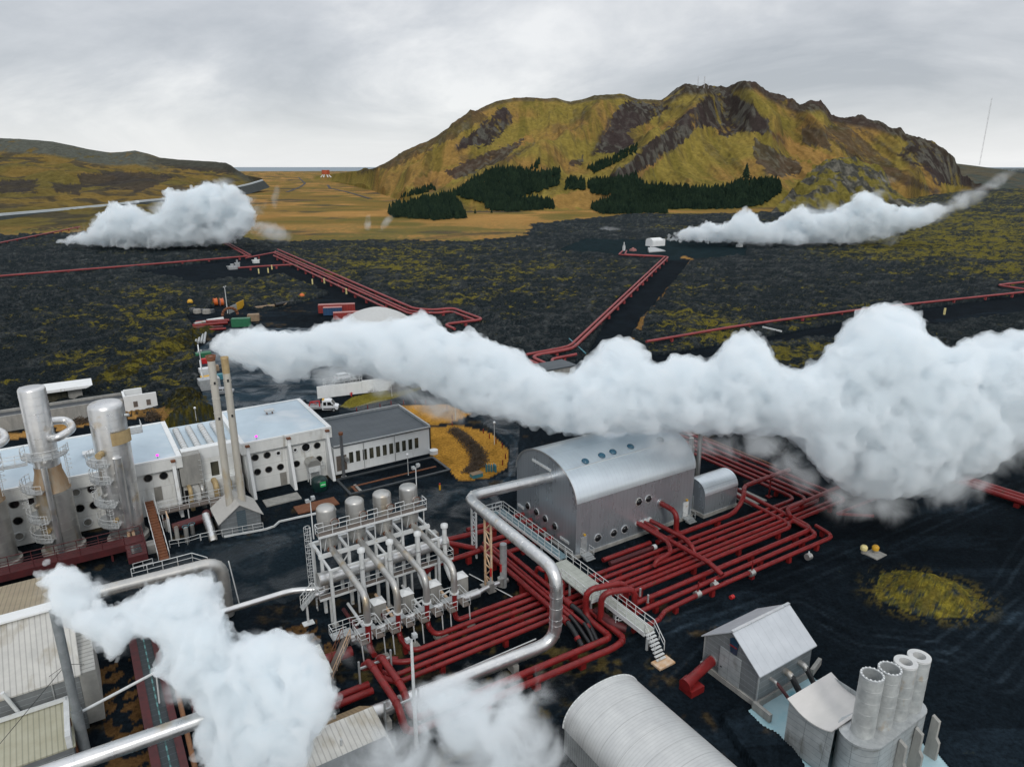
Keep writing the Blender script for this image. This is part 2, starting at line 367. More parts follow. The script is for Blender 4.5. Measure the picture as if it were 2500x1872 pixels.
# ================================================================= powerhouse blocks
def power_block(a0, a1, label, wins, pils, doors):
    t = thing('powerhouse', label, 'building', ((a0 + a1) / 2, 50, 0)); b0, b1 = 42.1, 57.9
    MB().box(a0 + .5, a1 - .3, b0, b1, 0, 6.7).build('wall', CONC, t)
    m = MB()                                # fascia band, sloped outwards at the bottom like the eaves
    o = [(a0, b0 - .7), (a1 + .2, b0 - .7), (a1 + .2, b1 + .4), (a0, b1 + .4)]
    m.box(a0 - .1, a1 + .3, b0 - .8, b1 + .4, 6.7, 8.25); m.build('fascia', CONC, t)
    m = MB(); m.box(a0 - .1, a1 + .3, b0 - .8, b0 - .45, 8.25, 8.5); m.box(a0 - .1, a1 + .3, b1 + .05, b1 + .4, 8.25, 8.5); m.box(a0 - .1, a0 + .55, b0 - .45, b1 + .05, 8.25, 8.5); m.box(a1 - .35, a1 + .3, b0 - .45, b1 + .05, 8.25, 8.5)
    m.build('parapet', CONCP, t)
    x0, x1, y0, y1 = a0 + .55, a1 - .35, b0 - .45, b1 + .05; yc = (y0 + y1) / 2 + .8; d = 5.5
    MB().add([(x0, y0, 8.3), (x1, y0, 8.3), (x1, y1, 8.3), (x0, y1, 8.3), (x0 + d, yc, 8.95), (x1 - d, yc, 8.95)], [(0, 1, 5, 4), (1, 2, 5), (2, 3, 4, 5), (3, 0, 4)]).build('roof', ROOFB, t)
    for (a, z, r, c) in wins:
        m = MB(); m.disc((a, b0 - .03, z), (0, -1, 0), r, 22, .05); w = m.build('round_window', DGLASS if c != 'grey' else GREYC, t)
        MB().tube([(a + r * math.cos(k * math.pi / 12), b0 - .06, z + r * math.sin(k * math.pi / 12)) for k in range(25)], .05 if c == 'dark' else .11, 0, 5).build('frame', CONCP if c != 'dark' else GREYC, w)
    for a in pils:
        m = MB(); m.prism([(b0 + .02, 7.9), (b0 - 1.15, 7.9), (b0 - 1.15, 7.3), (b0 - 2.9, 0), (b0 + .02, 0)], 'a', a - .22, a + .22); m.build('buttress', CONCP, t)
        MB().box(a - .3, a + .3, b0 - 1.35, b0 - .8, 7.9, 8.15).build('buttress_cap', RUST, t)
    for a, z0 in doors:
        MB().box(a - .5, a + .5, b0 - .09, b0 - .01, z0, z0 + 2.1).build('door', GREYC, t)
    return t
wB = [(-29.3, 5.6), (-27.5, 5.6), (-25.8, 5.55, .36, 'light'), (-23.2, 5.5, .32, 'light'), (-21.5, 5.6, .72, 'light'), (-19.7, 5.5), (-29.2, 3.2), (-27.5, 3.2), (-25.7, 3.2), (-23.2, 3.15), (-21.4, 3.15), (-19.6, 3.15)]
wB = [w if len(w) == 4 else (*w, .52, 'dark') for w in wB]
pbB = power_block(-31.2, -17.7, 'white concrete powerhouse with twelve round windows and pale blue roof, beside the office', wB, (-30.4, -24.3, -18.2), [(-25.4, .1)])
for a_ in (-24.3,):
    MB().box(a_ - .235, a_ + .235, 39.93, 40.0, .9, 3.2)
wA = [(-44.0, 5.8), (-42.0, 5.7), (-50.9, 5.9), (-51.0, 3.5), (-52.8, 5.9), (-52.7, 3.5), (-59.7, 3.6), (-57.8, 6.0), (-59.7, 6.0), (-52.1, 1.2), (-59.9, 1.4), (-57.8, 3.6), (-62.5, 5.9), (-62.5, 3.5)]
wA = [(a, z, .55, 'grey' if (a, z) in ((-52.8, 5.9), (-52.1, 1.2), (-59.9, 1.4)) else 'dark') for a, z in wA]
pbA = power_block(-72, -39.7, 'long white concrete powerhouse with round windows behind the tall silver towers', wA, (-40.6, -55.0), [(-43.0, 2.1)])
for t_, a, b, z in ((pbB, -30.4, 42.4, 8.5), (pbA, -44.0, 42.4, 8.5)):
    fl = thing('floodlight', 'pink glowing floodlight on the roof edge of the ' + ('windowed powerhouse block' if t_ is pbB else 'long powerhouse block'), 'floodlight', (a + 1.6, b - .4, z))
    MB().box(a + 1.42, a + 1.78, b - .5, b - .3, z + .35, z + .62).build('lamp_head', MAG, fl)
    MB().bar((a + 1.6, b - .4, z), (a + 1.6, b - .4, z + .35), .1).build('bracket', GALV, fl)
rv = thing('roof_vent', 'small white roof vent standing on legs on the pale blue roof', 'roof vent', (-24.3, 51.6, 8.8))
MB().box(-25.1, -23.6, 51.2, 52.2, 9.3, 9.6).build('vent_box', WHITE, rv)
for x in (-24.8, -23.9):
    for y in (51.4, 52.0): MB().bar((x, y, 8.7), (x, y, 9.3), .1).build('leg', RUST, rv)
rv2 = thing('roof_hatch', 'white box hatch on the long powerhouse roof behind the domed tower', 'roof hatch', (-50.0, 48, 8.5))
MB().box(-51.2, -49.0, 47.4, 48.6, 8.4, 9.1).build('hatch_box', WHITE, rv2); MB().box(-51.3, -48.9, 47.3, 48.7, 9.1, 9.2).build('hatch_lid', CONCP, rv2)
# connecting block with four ribbed ducts
mid = thing('connecting_block', 'grey concrete connecting block between the two powerhouses', 'building', (-35.5, 50, 0))
MB().box(-39.6, -31.2, 44.6, 57, 0, 7.4).build('wall', CONCB, mid)
MB().box(-39.2, -31.2, 43.2, 44.6, 6.6, 8.3).build('beam', CONCP, mid)
MB().box(-39.6, -31.2, 44.6, 57.2, 7.4, 7.55).build('roof', ROOFB, mid)
MB().box(-39.9, -36.9, 41.6, 44.6, 3.6, 8.2).build('bay', CONCB, mid)
MB().box(-39.7, -31.3, 42.1, 44.6, 0, 3.4).build('lower_wall', CONC, mid)
MB().box(-36.9, -31.3, 43.3, 44.6, 3.4, 6.6).build('upper_wall', CONC, mid)
MB().box(-35.5, -34.4, 43.22, 43.3, 3.6, 5.8).build('window', OGLASS, mid)
MB().box(-39.6, -38.8, 42.02, 42.1, .6, 2.7).build('door', BLACK, mid)
for i, a in enumerate((-38.4, -36.6, -34.75, -32.9)):
    d = thing('ribbed_duct', ['first', 'second', 'third', 'fourth'][i] + ' ribbed white roof duct counted from the long powerhouse', 'duct', (a, 49, 7.5), 'ribbed ducts on the connecting block roof')
    m = MB(); m.tube([(a, 44.7, 7.95), (a, 54.5, 7.95)], .42, 0, 14); m.build('duct_body', WHITE, d)
    m = MB()
    for k in range(10): m.cyl((a, 45.2 + k, 7.95), (a, 45.35 + k, 7.95), .5, 14)
    m.build('ribs', SILV, d).name = 'duct_rib'
# vertical ladder cage on connecting block
def cage_ladder(name, label, a, b, z0, z1, parent=None, out=(0, -1)):
    t = parent or thing(name, label, 'ladder', (a, b, z0)); ox, oy = out; px, py = -oy, ox; m = MB()
    for s_ in (-.22, .22): m.cyl((a + px * s_, b + py * s_, z0), (a + px * s_, b + py * s_, z1), .035, 5)
    z = z0 + .3
    while z < z1: m.cyl((a - px * .22, b - py * .22, z), (a + px * .22, b + py * .22, z), .025, 4); z += .4
    m.build('ladder', WHITE, t); m = MB(); z = z0 + 2.2
    H_ = []
    while z <= z1 + .01:
        P = [(a + px * .36 * math.cos(q) + ox * (.05 + .62 * math.sin(q)), b + py * .36 * math.cos(q) + oy * (.05 + .62 * math.sin(q)), z) for q in [k * math.pi / 6 for k in range(7)]]
        m.tube(P, .03, 0, 4, caps=False); H_.append(P); z += .75
    for k in (1, 3, 5): m.cyl(H_[0][k], H_[-1][k], .025, 4)
    m.build('safety_cage', WHITE, t); return t
cage_ladder('caged_ladder', 'white caged ladder on the face of the grey connecting block', -37.0, 42.0, .5, 7.6)
# three stained elbows out of the connecting block
for i, a in enumerate((-39.0, -37.4, -35.5, -33.6)):
    pipe('elbow_pipe', ['tan stained elbow pipe farthest from the gabled stack house', 'tan stained elbow pipe second from the long powerhouse', 'widest tan stained elbow pipe of the connecting block', 'tan stained elbow pipe tucked behind the twin stacks'][i], [(a, 42.1, 3.4), (a, 40.3, 3.4), (a, 40.3, .2)], .3 + .12 * (i == 2), TAN if i != 1 else SILD, sup=0, rings=.7, group='elbow pipes from the connecting block')
STK = mk('pale_stack_metal', (.60, .57, .50), (.47, .45, .40), rough=.55, metal=.3, sc=.5, stretch=(1, 1, .25), stain=((.50, .41, .27), .6, .5, (1, 1, .3)))
# ================================================================= twin stacks and their gabled house
sh = thing('stack_house', 'small grey gabled house at the foot of the twin stacks', 'building', (-34.4, 32.5, 0))
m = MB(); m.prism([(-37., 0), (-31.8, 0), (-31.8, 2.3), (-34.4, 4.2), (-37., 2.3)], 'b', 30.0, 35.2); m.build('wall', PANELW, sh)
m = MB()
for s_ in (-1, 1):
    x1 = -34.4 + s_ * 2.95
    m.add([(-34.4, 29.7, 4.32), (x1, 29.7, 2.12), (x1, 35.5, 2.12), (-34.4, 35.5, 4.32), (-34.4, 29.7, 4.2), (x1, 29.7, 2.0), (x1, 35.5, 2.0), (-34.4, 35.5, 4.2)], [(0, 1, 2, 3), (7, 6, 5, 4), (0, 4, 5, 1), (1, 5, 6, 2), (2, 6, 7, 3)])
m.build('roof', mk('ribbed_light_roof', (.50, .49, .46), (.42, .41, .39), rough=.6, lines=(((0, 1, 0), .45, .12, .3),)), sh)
MB().box(-34.9, -33.7, 29.93, 30.0, .1, 3.3).build('louvre_door', mk('dark_louvre', (.08, .11, .13), (.06, .085, .1), rough=.5, lines=(((0, 0, 1), .3, .12, -.6),)), sh)
for i, (a, b, zt_) in enumerate(((-35.2, 32.3, 24.6), (-33.5, 32.6, 24.2))):
    t = thing('exhaust_stack', ['slim exhaust stack with a rusty flared mouth, the one pouring the thick white steam', 'slim exhaust stack of the pair standing nearer the windowed powerhouse'][i], 'chimney', (a, b, 2.5), 'twin exhaust stacks')
    r = .5
    m = MB(); m.lathe(a, b, [(r, 2.6), (r * .94, zt_ - 2.2)], 18)
    for k in range(9): m.lathe(a, b, [(r * 1.05, 4.5 + k * 2.05), (r * 1.05, 4.6 + k * 2.05)], 18)
    m.build('shaft', STK, t)
    m = MB(); m.lathe(a, b, [(r * .95, zt_ - 2.2), (r * .97, zt_ - .1)], 18); m.build('upper_shaft', TAN if i else STK, t)
    if i == 0: MB().lathe(a, b, [(r * .98, zt_ - .6), (r * 1.35, zt_ + .1), (r * 1.1, zt_ + .1), (r * .8, zt_ - .5)], 18).build('mouth', RUST, t)
    else: MB().lathe(a, b, [(r * 1.02, zt_ - .25), (r * 1.02, zt_), (r * .85, zt_), (r * .85, zt_ - .5)], 18).build('mouth', TAN, t)
    for z in (16.0, 20.9): MB().box(a - .12, a + .12, b - r - .06, b - r + .05, z, z + .35).build('flue_port', BLACK, t)
# ================================================================= white office with dark flat roof
of = thing('office_building', 'low white office with a dark flat roof and a row of tall windows', 'building', (-9, 48, 0))
MB().box(-17.3, -.3, 41.4, 54.4, 0, 4.7).build('wall', CONCP, of)
MB().box(-17.3, -.1, 41.2, 54.6, 4.7, 4.85).build('roof', ROOFD, of)
m = MB(); m.box(-17.3, -.1, 41.15, 41.4, 4.85, 5.05); m.box(-17.3, -.1, 54.4, 54.65, 4.85, 5.3); m.box(-.35, -.1, 41.4, 54.4, 4.85, 5.3); m.build('roof_edge', GALV, of)
for k in range(11):
    a = -14.5 + k * 1.17
    w = MB().box(a - .36, a + .36, 41.33, 41.37, 1.55, 3.45).build('window', OGLASS, of)
    m = MB(); m.box(a - .42, a + .42, 41.3, 41.33, 3.45, 3.52); m.box(a - .42, a + .42, 41.26, 41.38, 1.45, 1.55); m.box(a - .42, a - .36, 41.28, 41.38, 1.55, 3.45); m.box(a + .36, a + .42, 41.28, 41.38, 1.55, 3.45); m.build('frame', CONCP, w)
for a in (-12.3, -6.8): MB().cyl((a, 41.3, 0), (a, 41.3, 4.9), .07, 8).build('downpipe', GALV, of)
MB().box(-17.0, -15.3, 41.3, 41.36, .6, 3.2).build('opening', BROWNG, of)
MB().cyl((-15.5, 41.3, 2.6), (-15.5, 40.5, 2.6), .35, 14).build('vent_duct', SILD, of)
# pipe post before office
t = thing('grey_flue', 'tall grey flue pipe with a rusty collar in front of the office corner', 'chimney', (-16.4, 40, 0))
m = MB(); m.cyl((-16.4, 40, 0), (-16.4, 40, 7.3), .24, 14); 
for k in range(8): m.cyl((-16.4, 40, .8 + k * .85), (-16.4, 40, .88 + k * .85), .27, 14)
m.build('pipe_shaft', mk('grey_flue_metal', (.17, .18, .19), (.11, .12, .13), rough=.5, metal=.5), t); MB().cyl((-16.4, 40, 7.3), (-16.4, 40, 7.7), .36, 14).build('collar', RUST, t); MB().cyl((-16.4, 40, 0), (-16.4, 40, .12), .45, 16).build('foot_flange', GALV, t)
# generator unit on legs + dark tank with green sign
g = thing('intake_unit', 'white ventilation unit on legs with a dark hood against the powerhouse wall', 'ventilation unit', (-20.9, 40.6, 0))
MB().prism([(-22., 2.9), (-20., 2.9), (-20., 3.4), (-20.5, 3.9), (-21.5, 3.9), (-22., 3.4)], 'b', 40.0, 42.0).build('hood', SILD, g)
MB().box(-21.9, -20.1, 39.9, 41.4, 2.0, 2.9).build('casing', WHITE, g)
for x in (-21.8, -20.2):
    for y in (40, 41.3): MB().bar((x, y, 0), (x, y, 2), .16).build('leg', WHITE, g)
rail([(-19.9, 40, 2.), (-19.3, 40, 2.), (-19.3, 41.5, 2.)], 1., 1).build('railing', WHITE, g)
g = thing('fuel_tank', 'dark green round tank with a bright green sign in front of the powerhouse', 'tank', (-21.1, 38.2, 0))
MB().lathe(-21.1, 37.6, [(1.15, 0), (1.25, .3), (1.25, 1.5), (1.1, 1.9), (.6, 2.15), (.0001, 2.2)], 24).build('tank_body', DGREEN, g)
m = MB(); m.box(-21.4, -20.5, 36.3, 36.36, .9, 1.7); m.build('sign', GSIGN, g)
MB().box(-21.3, -20.6, 36.26, 36.3, 1.2, 1.32).build('sign_lettering', CONCP, g)
# ground slabs, pit frame, kerbs, grass features near office
for (x0, x1, y0, y1, mt, lb) in ((-29.7, -24.5, 35.8, 38.2, CONCB, 'worn grey concrete slab by the buttressed powerhouse'), (-26.4, -20.3, 31.0, 33.6, RUST, 'rust brown steel cover plate behind the silver vessels')):
    MB().box(x0, x1, y0, y1, 0, .18).build('ground_slab', mt, label=lb, cat='slab')
pit = thing('foundation_frame', 'long low dark foundation frame laid out beside the office', 'foundation', (-9, 36, 0))
DKK = mk('dark_wet_concrete', (.05, .058, .064), (.03, .036, .042), rough=.5, sc=1.2)
m = MB(); 
for (x0, x1, y0, y1) in ((-18, -.6, 32.9, 33.3), (-18, -.6, 39.1, 39.5), (-18, -17.6, 33.3, 39.1), (-1, -.6, 33.3, 39.1)): m.box(x0, x1, y0, y1, 0, .22)
m.build('frame_kerb', DKK, pit); MB().box(-16.8, -2, 35.5, 35.8, 0, .12).build('steel_rail', RUST, pit); MB().box(-16.8, -16.4, 33.4, 35.5, 0, .12).build('steel_rail', RUST, pit); MB().box(-16.2, -15.8, 33.4, 36.2, 0, .1).build('steel_rail', CONCB, pit)
m = MB(); kp = [(-36.8, 29.9), (-31.5, 29.0), (-30.3, 29.2), (-29.3, 30.2), (-21.3, 29.6)]
for p, q in zip(kp[:-1], kp[1:]): m.bar((*p, .12), (*q, .12), .22, .24)
m.build('kerb_edge', WHITE, label='pale kerb line running from the gabled stack house past the vessels', cat='kerb')
rail([(-39.6, 30.4, .15), (-31.8, 29.1, .15)], 1.0, 1.3, .035).build('guard_rail', WHITE, label='white guard rail in front of the gabled stack house', cat='railing')
# ================================================================= twin column towers on the left
def tower(a, b, kind, label, ztop):
    t = thing('separator_tower', label, 'tower', (a, b, 0), 'tall silver separator towers')
    R = 2.1
    if kind == 1:
        m = MB(); m.lathe(a, b, [(R, .6), (R, 8.7), ], 32)
        for k in range(8): m.lathe(a, b, [(R * 1.012, 1.4 + k * 1.0), (R * 1.012, 1.46 + k * 1.0)], 32)
        m.build('lower_body', SILD, t); MB().lathe(a, b, [(R * 1.01, 8.7), (R * .72, 11.2), (R * .72, 12)], 32).build('rusty_cone', mk('rusty_cone_metal', (.34, .20, .09), (.42, .36, .28), rough=.6, metal=.4, sc=.7, stretch=(1, 1, .2)), t)
        m = MB(); m.lathe(a, b, [(R * .71, 12), (R * .71, ztop - .35), (R * .66, ztop - .08), (R * .5, ztop), (.001, ztop + .02)], 28)
        for k in range(9): m.lathe(a, b, [(R * .722, 12.8 + k * 1.05), (R * .722, 12.86 + k * 1.05)], 28)
        m.build('upper_body', SILV, t)
        MB().tube([(a + .9, b - .9, 15.7), (a + 1.7, b - 2.3, 16.), (a + 3.6, b - .4, 16.3), (a + 2.9, b + 1.4, 17.1), (a + 1.0, b + .6, 17.4)], .5, 1.7, 14, rings=1.).build('bypass_pipe', SILV, t)
        MB().cyl((a - .3, b - 2.35, .9), (a - .3, b - 2.35, 12.6), .36, 12).build('front_pipe', SILV, t)
        MB().cyl((a - .3, b - 2.35, -.1), (a - .3, b - 2.35, .9), .27, 12).build('blue_pipe_foot', mk('light_blue_paint', (.16, .34, .42), rough=.5), t)
        lev = (13.4, 9.3, 5.2, 2.6)
    else:
        m = MB(); m.lathe(a, b, [(R, .6), (R * 1.0, ztop - .9), (R * .95, ztop - .5), (R * .8, ztop - .22), (R * .45, ztop - .03), (.001, ztop + .03)], 36)
        for k in range(17): m.lathe(a, b, [(R * 1.01, 1.4 + k * 1.0), (R * 1.01, 1.45 + k * 1.0)], 36)
        m.build('tower_body', SILV, t)
        MB().cyl((a + .2, b - 2.5, 2.4), (a + .2, b - 2.5, 12.6), .52, 14).build('front_pipe', SILV, t)
        for s_ in (-.3, .45): MB().cyl((a + .2 + s_ * .6, b - 2.5, 2.4), (a + .2 + s_, b - 2.7, .3), .2, 8).build('rusty_pipe_foot', RUSTY, t)
        m = MB(); q = [math.radians(-92 + k * 9) for k in range(8)]
        vs = [(a + (R + .45) * math.cos(x), b + (R + .45) * math.sin(x), z) for z in (14.2, 15.9) for x in q]
        m.add(vs, [(i, i + 1, 9 + i, 8 + i) for i in range(7)]); m.build('wind_board', TAN, t)
        m = MB(); m.box(a + R - .2, a + R + 1.5, b - 1.2, b + 1.2, 14.9, 15.0); m.build('side_platform', GALV, t)
        rail([(a + R, b - 1.2, 15), (a + R + 1.5, b - 1.2, 15), (a + R + 1.5, b + 1.2, 15)], 1., 1).build('railing', WHITE, t)
        MB().cyl((a - 1.4, b - 1.7, 13.2), (a - 1.8, b - 2.4, 13.2), .42, 14).build('manhole', TAN, t)
        MB().cyl((a + 1.9, b - 1, 17.6), (a + 2.4, b - 1.2, 17.6), .2, 10).build('nozzle', GALV, t)
        lev = (11.6, 9.3, 6.0, 3.1)
    MB().lathe(a, b, [(R * 1.2, 0), (R * 1.2, .6)], 28).build('base_plinth', CONCB, t)
    for j, z in enumerate(lev):
        Ri = R + .05 if not (kind == 1 and z > 10) else R * .72; Ro = Ri + 1.05
        q0, q1 = ((-225, -108) if not (kind == 1 and j == 0) else (-215, 0))
        qs = [math.radians(q0 + (q1 - q0) * k / 9) for k in range(10)]
        m = MB(); vs = [(a + r * math.cos(x), b + r * math.sin(x), z + dz) for dz in (0, .1) for r in (Ri, Ro) for x in qs]
        m.add(vs, [(20 + i, 20 + i + 1, 30 + i + 1, 30 + i) for i in range(9)] + [(i + 1, i, 10 + i, 11 + i) for i in range(9)] + [(10 + i, 11 + i, 31 + i, 30 + i) for i in range(9)])
        p = m.build('platform', GALV, t)
        rail([(a + Ro * math.cos(x), b + Ro * math.sin(x), z + .1) for x in qs], 1.05, 1.2, .035).build('railing', WHITE, p)
        for x in (qs[2], qs[6]): MB().bar((a + Ri * math.cos(x), b + Ri * math.sin(x), z - .8), (a + Ro * math.cos(x), b + Ro * math.sin(x), z), .08).build('bracket', WHITE, p)
        if j < 3:
            x = qs[5] if j % 2 else qs[8]; r_ = Ro + .15
            m = MB(); c = (a + (Ro - .3) * math.cos(x), b + (Ro - .3) * math.sin(x)); z2 = lev[j + 1] + .1
            tx, ty = -math.sin(x), math.cos(x)
            for s_ in (-.22, .22): m.cyl((c[0] + tx * s_, c[1] + ty * s_, z2), (c[0] + tx * s_, c[1] + ty * s_, z + 1.1), .035, 5)
            zz = z2
            while zz < z + 1: m.cyl((c[0] - tx * .22, c[1] - ty * .22, zz), (c[0] + tx * .22, c[1] + ty * .22, zz), .025, 4); zz += .35
            zz = z2 + 2
            while zz < z + 1: m.tube([(c[0] + tx * .36 * math.cos(w) + math.cos(x) * .6 * math.sin(w), c[1] + ty * .36 * math.cos(w) + math.sin(x) * .6 * math.sin(w), zz) for w in [k * math.pi / 5 for k in range(6)]], .03, 0, 4, caps=False); zz += .6
            m.build('ladder', WHITE, t)
    for k, (q_, z) in enumerate(((-120, 3.9), (-150, 7.2), (-95, 10.2))):
        x = math.radians(q_); Rz = R if not (kind == 1 and z > 9) else R * .8
        MB().cyl((a + Rz * .9 * math.cos(x), b + Rz * .9 * math.sin(x), z), (a + (Rz + .35) * math.cos(x), b + (Rz + .35) * math.sin(x), z), .3, 12).build('manhole', SILD if k else TAN, t)
    return t
tower(-47.7, 36.6, 2, 'silver domed tower of even width with a tan band near its top', 19.6)
t1 = tower(-55.1, 38.0, 1, 'silver tower with narrow upper half and rusty cone at mid height', 22.3)
d = dup(t1, (-7.0, 0, 0), label='stepped silver tower cut off at the very left of the view')
for c in d.children:
    if c.name.startswith('platform') and 0: pass
# catwalk linking towers
cw = thing('tower_footbridge', 'white footbridge joining the stepped tower to the one at the left edge', 'footbridge', (-58.5, 37, 13.4))
MB().box(-60.5, -56.9, 35.0, 36.0, 13.4, 13.5).build('deck', GALV, cw); rail([(-60.5, 35, 13.5), (-56.9, 35, 13.5)], 1, 1.2).build('railing', WHITE, cw); rail([(-60.5, 36, 13.5), (-56.9, 36, 13.5)], 1, 1.2).build('railing', WHITE, cw)
# ================================================================= red steel gantry before towers
rg = thing('red_gantry', 'dark red steel gantry walkway at the foot of the silver towers', 'walkway', (-58, 31.5, 0))
MB().box(-75, -46.4, 31.0, 33.0, 1.75, 1.95).build('deck', REDD, rg); MB().box(-75, -46.4, 30.8, 31.0, 1.1, 2.0).build('edge_beam', REDD, rg)
MB().box(-48.4, -46.2, 27.3, 33.0, 1.0, 1.9).build('end_box', REDD, rg); MB().box(-47.9, -46.7, 28.0, 30.2, 1.9, 1.95).build('glass_cover', DGLASS, rg)
rail([(-75, 31, 1.95), (-48.4, 31, 1.95)], 1.2, 2.4, .05).build('railing', REDD, rg); rail([(-75, 33, 1.95), (-46.4, 33, 1.95)], 1.2, 2.4, .05).build('railing', REDD, rg); rail([(-48.4, 27.3, 1.9), (-46.2, 27.3, 1.9), (-46.2, 33, 1.9)], 1.2, 2.4, .05).build('railing', REDD, rg)
for a in range(-74, -46, 4): MB().bar((a, 31.2, 0), (a, 31.2, 1.7), .25).build('leg', REDD, rg)
# low machinery yard between towers and stack house
rp = thing('brown_stairway', 'brown grated stairway with white rails between the tower and the pipes', 'stairway', (-44.5, 34, 0))
m = MB()
for k in range(22): m.box(-45.0, -43.9, 27.4 + k * .6, 28.0 + k * .6, .3 + k * .12, .45 + k * .12)
m.build('treads', RUST, rp).name = 'tread_flight'
rail([(-45.1, 27.4, .4), (-45.1, 40.6, 3.)], 1, 1.6, .035).build('handrail', WHITE, rp); rail([(-43.8, 27.4, .4), (-43.8, 40.6, 3.)], 1, 1.6, .035).build('handrail', WHITE, rp)
pl = thing('service_platform', 'white railed service platform in front of the connecting block', 'platform', (-39, 37.5, 0))
MB().box(-43.6, -32.8, 37.0, 38.6, 2.1, 2.25).build('deck', BROWNG, pl); MB().box(-37.2, -34.6, 35.8, 37.0, 2.1, 2.25).build('deck', BROWNG, pl)
rail([(-43.6, 37, 2.25), (-37.2, 37, 2.25), (-37.2, 35.8, 2.25), (-34.6, 35.8, 2.25), (-34.6, 37, 2.25), (-32.8, 37, 2.25)], 1.05, 1.3, .035).build('railing', WHITE, pl); rail([(-43.6, 38.6, 2.25), (-32.8, 38.6, 2.25)], 1.05, 1.3, .035).build('railing', WHITE, pl)
for a in (-43.3, -40, -37, -34.8): MB().bar((a, 37.2, 0), (a, 37.2, 2.1), .14).build('leg', WHITE, pl)
pipe('condenser_pipe', 'fat dark red pipe lying under the railed service platform', [(-42.5, 34.0, 1.2), (-37.9, 34.4, 1.4), (-37.9, 35.6, 1.4)], .62, REDD, sup=0)
pipe('drain_duct', 'pale silver duct sloping down beside the gabled stack house', [(-38.2, 34.4, 1.7), (-38.2, 30.5, .9), (-38.2, 29.6, 0)], .55, SILV, sup=0, rings=.9)
for i, (x, y, z1) in enumerate(((-42.2, 32.6, 1.9), (-41.2, 31.2, 2.2), (-43.0, 36.0, 1.6), (-40.2, 33.2, 1.4))):
    v = thing('valve_stand', ['squat grey valve stand nearest the brown stairway', 'tall grey valve stand by the white kerb rail', 'grey valve stand under the stairway rail', 'grey valve stand behind the fat red pipe'][i], 'valve', (x, y, 0), 'valve stands in the machinery yard')
    MB().cyl((x, y, 0), (x, y, z1), .28, 12).build('valve_body', SILD if i % 2 else CONCB, v); MB().tube([(x + .4 * math.cos(k * .785), y + .4 * math.sin(k * .785), z1 + .15) for k in range(9)], .04, 0, 5).build('handwheel', TEAL if i % 2 else RUST, v)
rail([(-43.4, 30.6, .15), (-41.3, 30.2, .15), (-39.7, 30.4, .15)], 1., 1.2, .035).build('guard_rail', WHITE, label='white guard rail between the brown stairway and the sloping duct', cat='railing')
rail([(-48.0, 26.9, .15), (-45.8, 27.0, .15)], 1., 1.2, .035).build('guard_rail', WHITE, label='short white guard rail below the red gantry end', cat='railing')
MB().box(-46.0, -45.0, 30.5, 32, 0, 1.2).build('pump_block', CONCB, label='grey pump block between gantry and brown stairway', cat='pump')
# vertical frames of white steel near stair
fr = thing('portal_gantry', 'rusty white steel portal frame beside the brown stairway', 'frame', (-42.6, 35, 0))
for y in (33.0, 35.4):
    MB().bar((-42.9, y, 0), (-42.9, y, 3.2), .14).build('post', WHITE, fr)
MB().bar((-42.9, 33.0, 3.2), (-42.9, 35.4, 3.2), .14).build('crossbeam', RUSTY, fr)
# ================================================================= separator station on its white frame
VA = (-29.2, -25.9, -22.6, -19.3); ORD = ('first', 'second', 'third', 'fourth')
fr = thing('steel_support_frame', 'white steel frame carrying the four domed vessels', 'steel frame', (-24.4, 6, 0))
for a in (-30.6, -27.5, -24.3, -21.0, -17.8):
    for b in (6.0, 9.2): MB().bar((a, b, 0), (a, b, 6.9), .32).build('column', WHITE, fr)
for b in (6.0, 9.2): MB().box(-30.9, -17.5, b - .2, b + .2, 6.9, 7.3).build('main_beam', WHITE, fr)
for a in (-30.6, -27.5, -24.3, -21.0, -17.8): MB().box(a - .16, a + .16, 6.2, 9.0, 6.92, 7.25).build('cross_beam', WHITE, fr)
for a in (-30.5, -24.2, -17.7):
    MB().bar((a, 3.3, 0), (a, 3.3, 6.7), .28).build('column', WHITE, fr); MB().box(a - .35, a + .35, 2.95, 3.65, 0, .12).build('foot_plate', CONCB, fr)
MB().box(-30.7, -17.5, 3.15, 3.45, 6.62, 6.85).build('front_beam', WHITE, fr)
for a in (-30.5, -24.2, -17.7): MB().box(a - .12, a + .12, 3.45, 5.8, 6.62, 6.85).build('cross_beam', WHITE, fr)
for a in (-29.2, -22.6): MB().bar((a - .9, 6.0, 3.2), (a + 1.8, 6.0, 6.8), .12).build('brace', WHITE, fr)
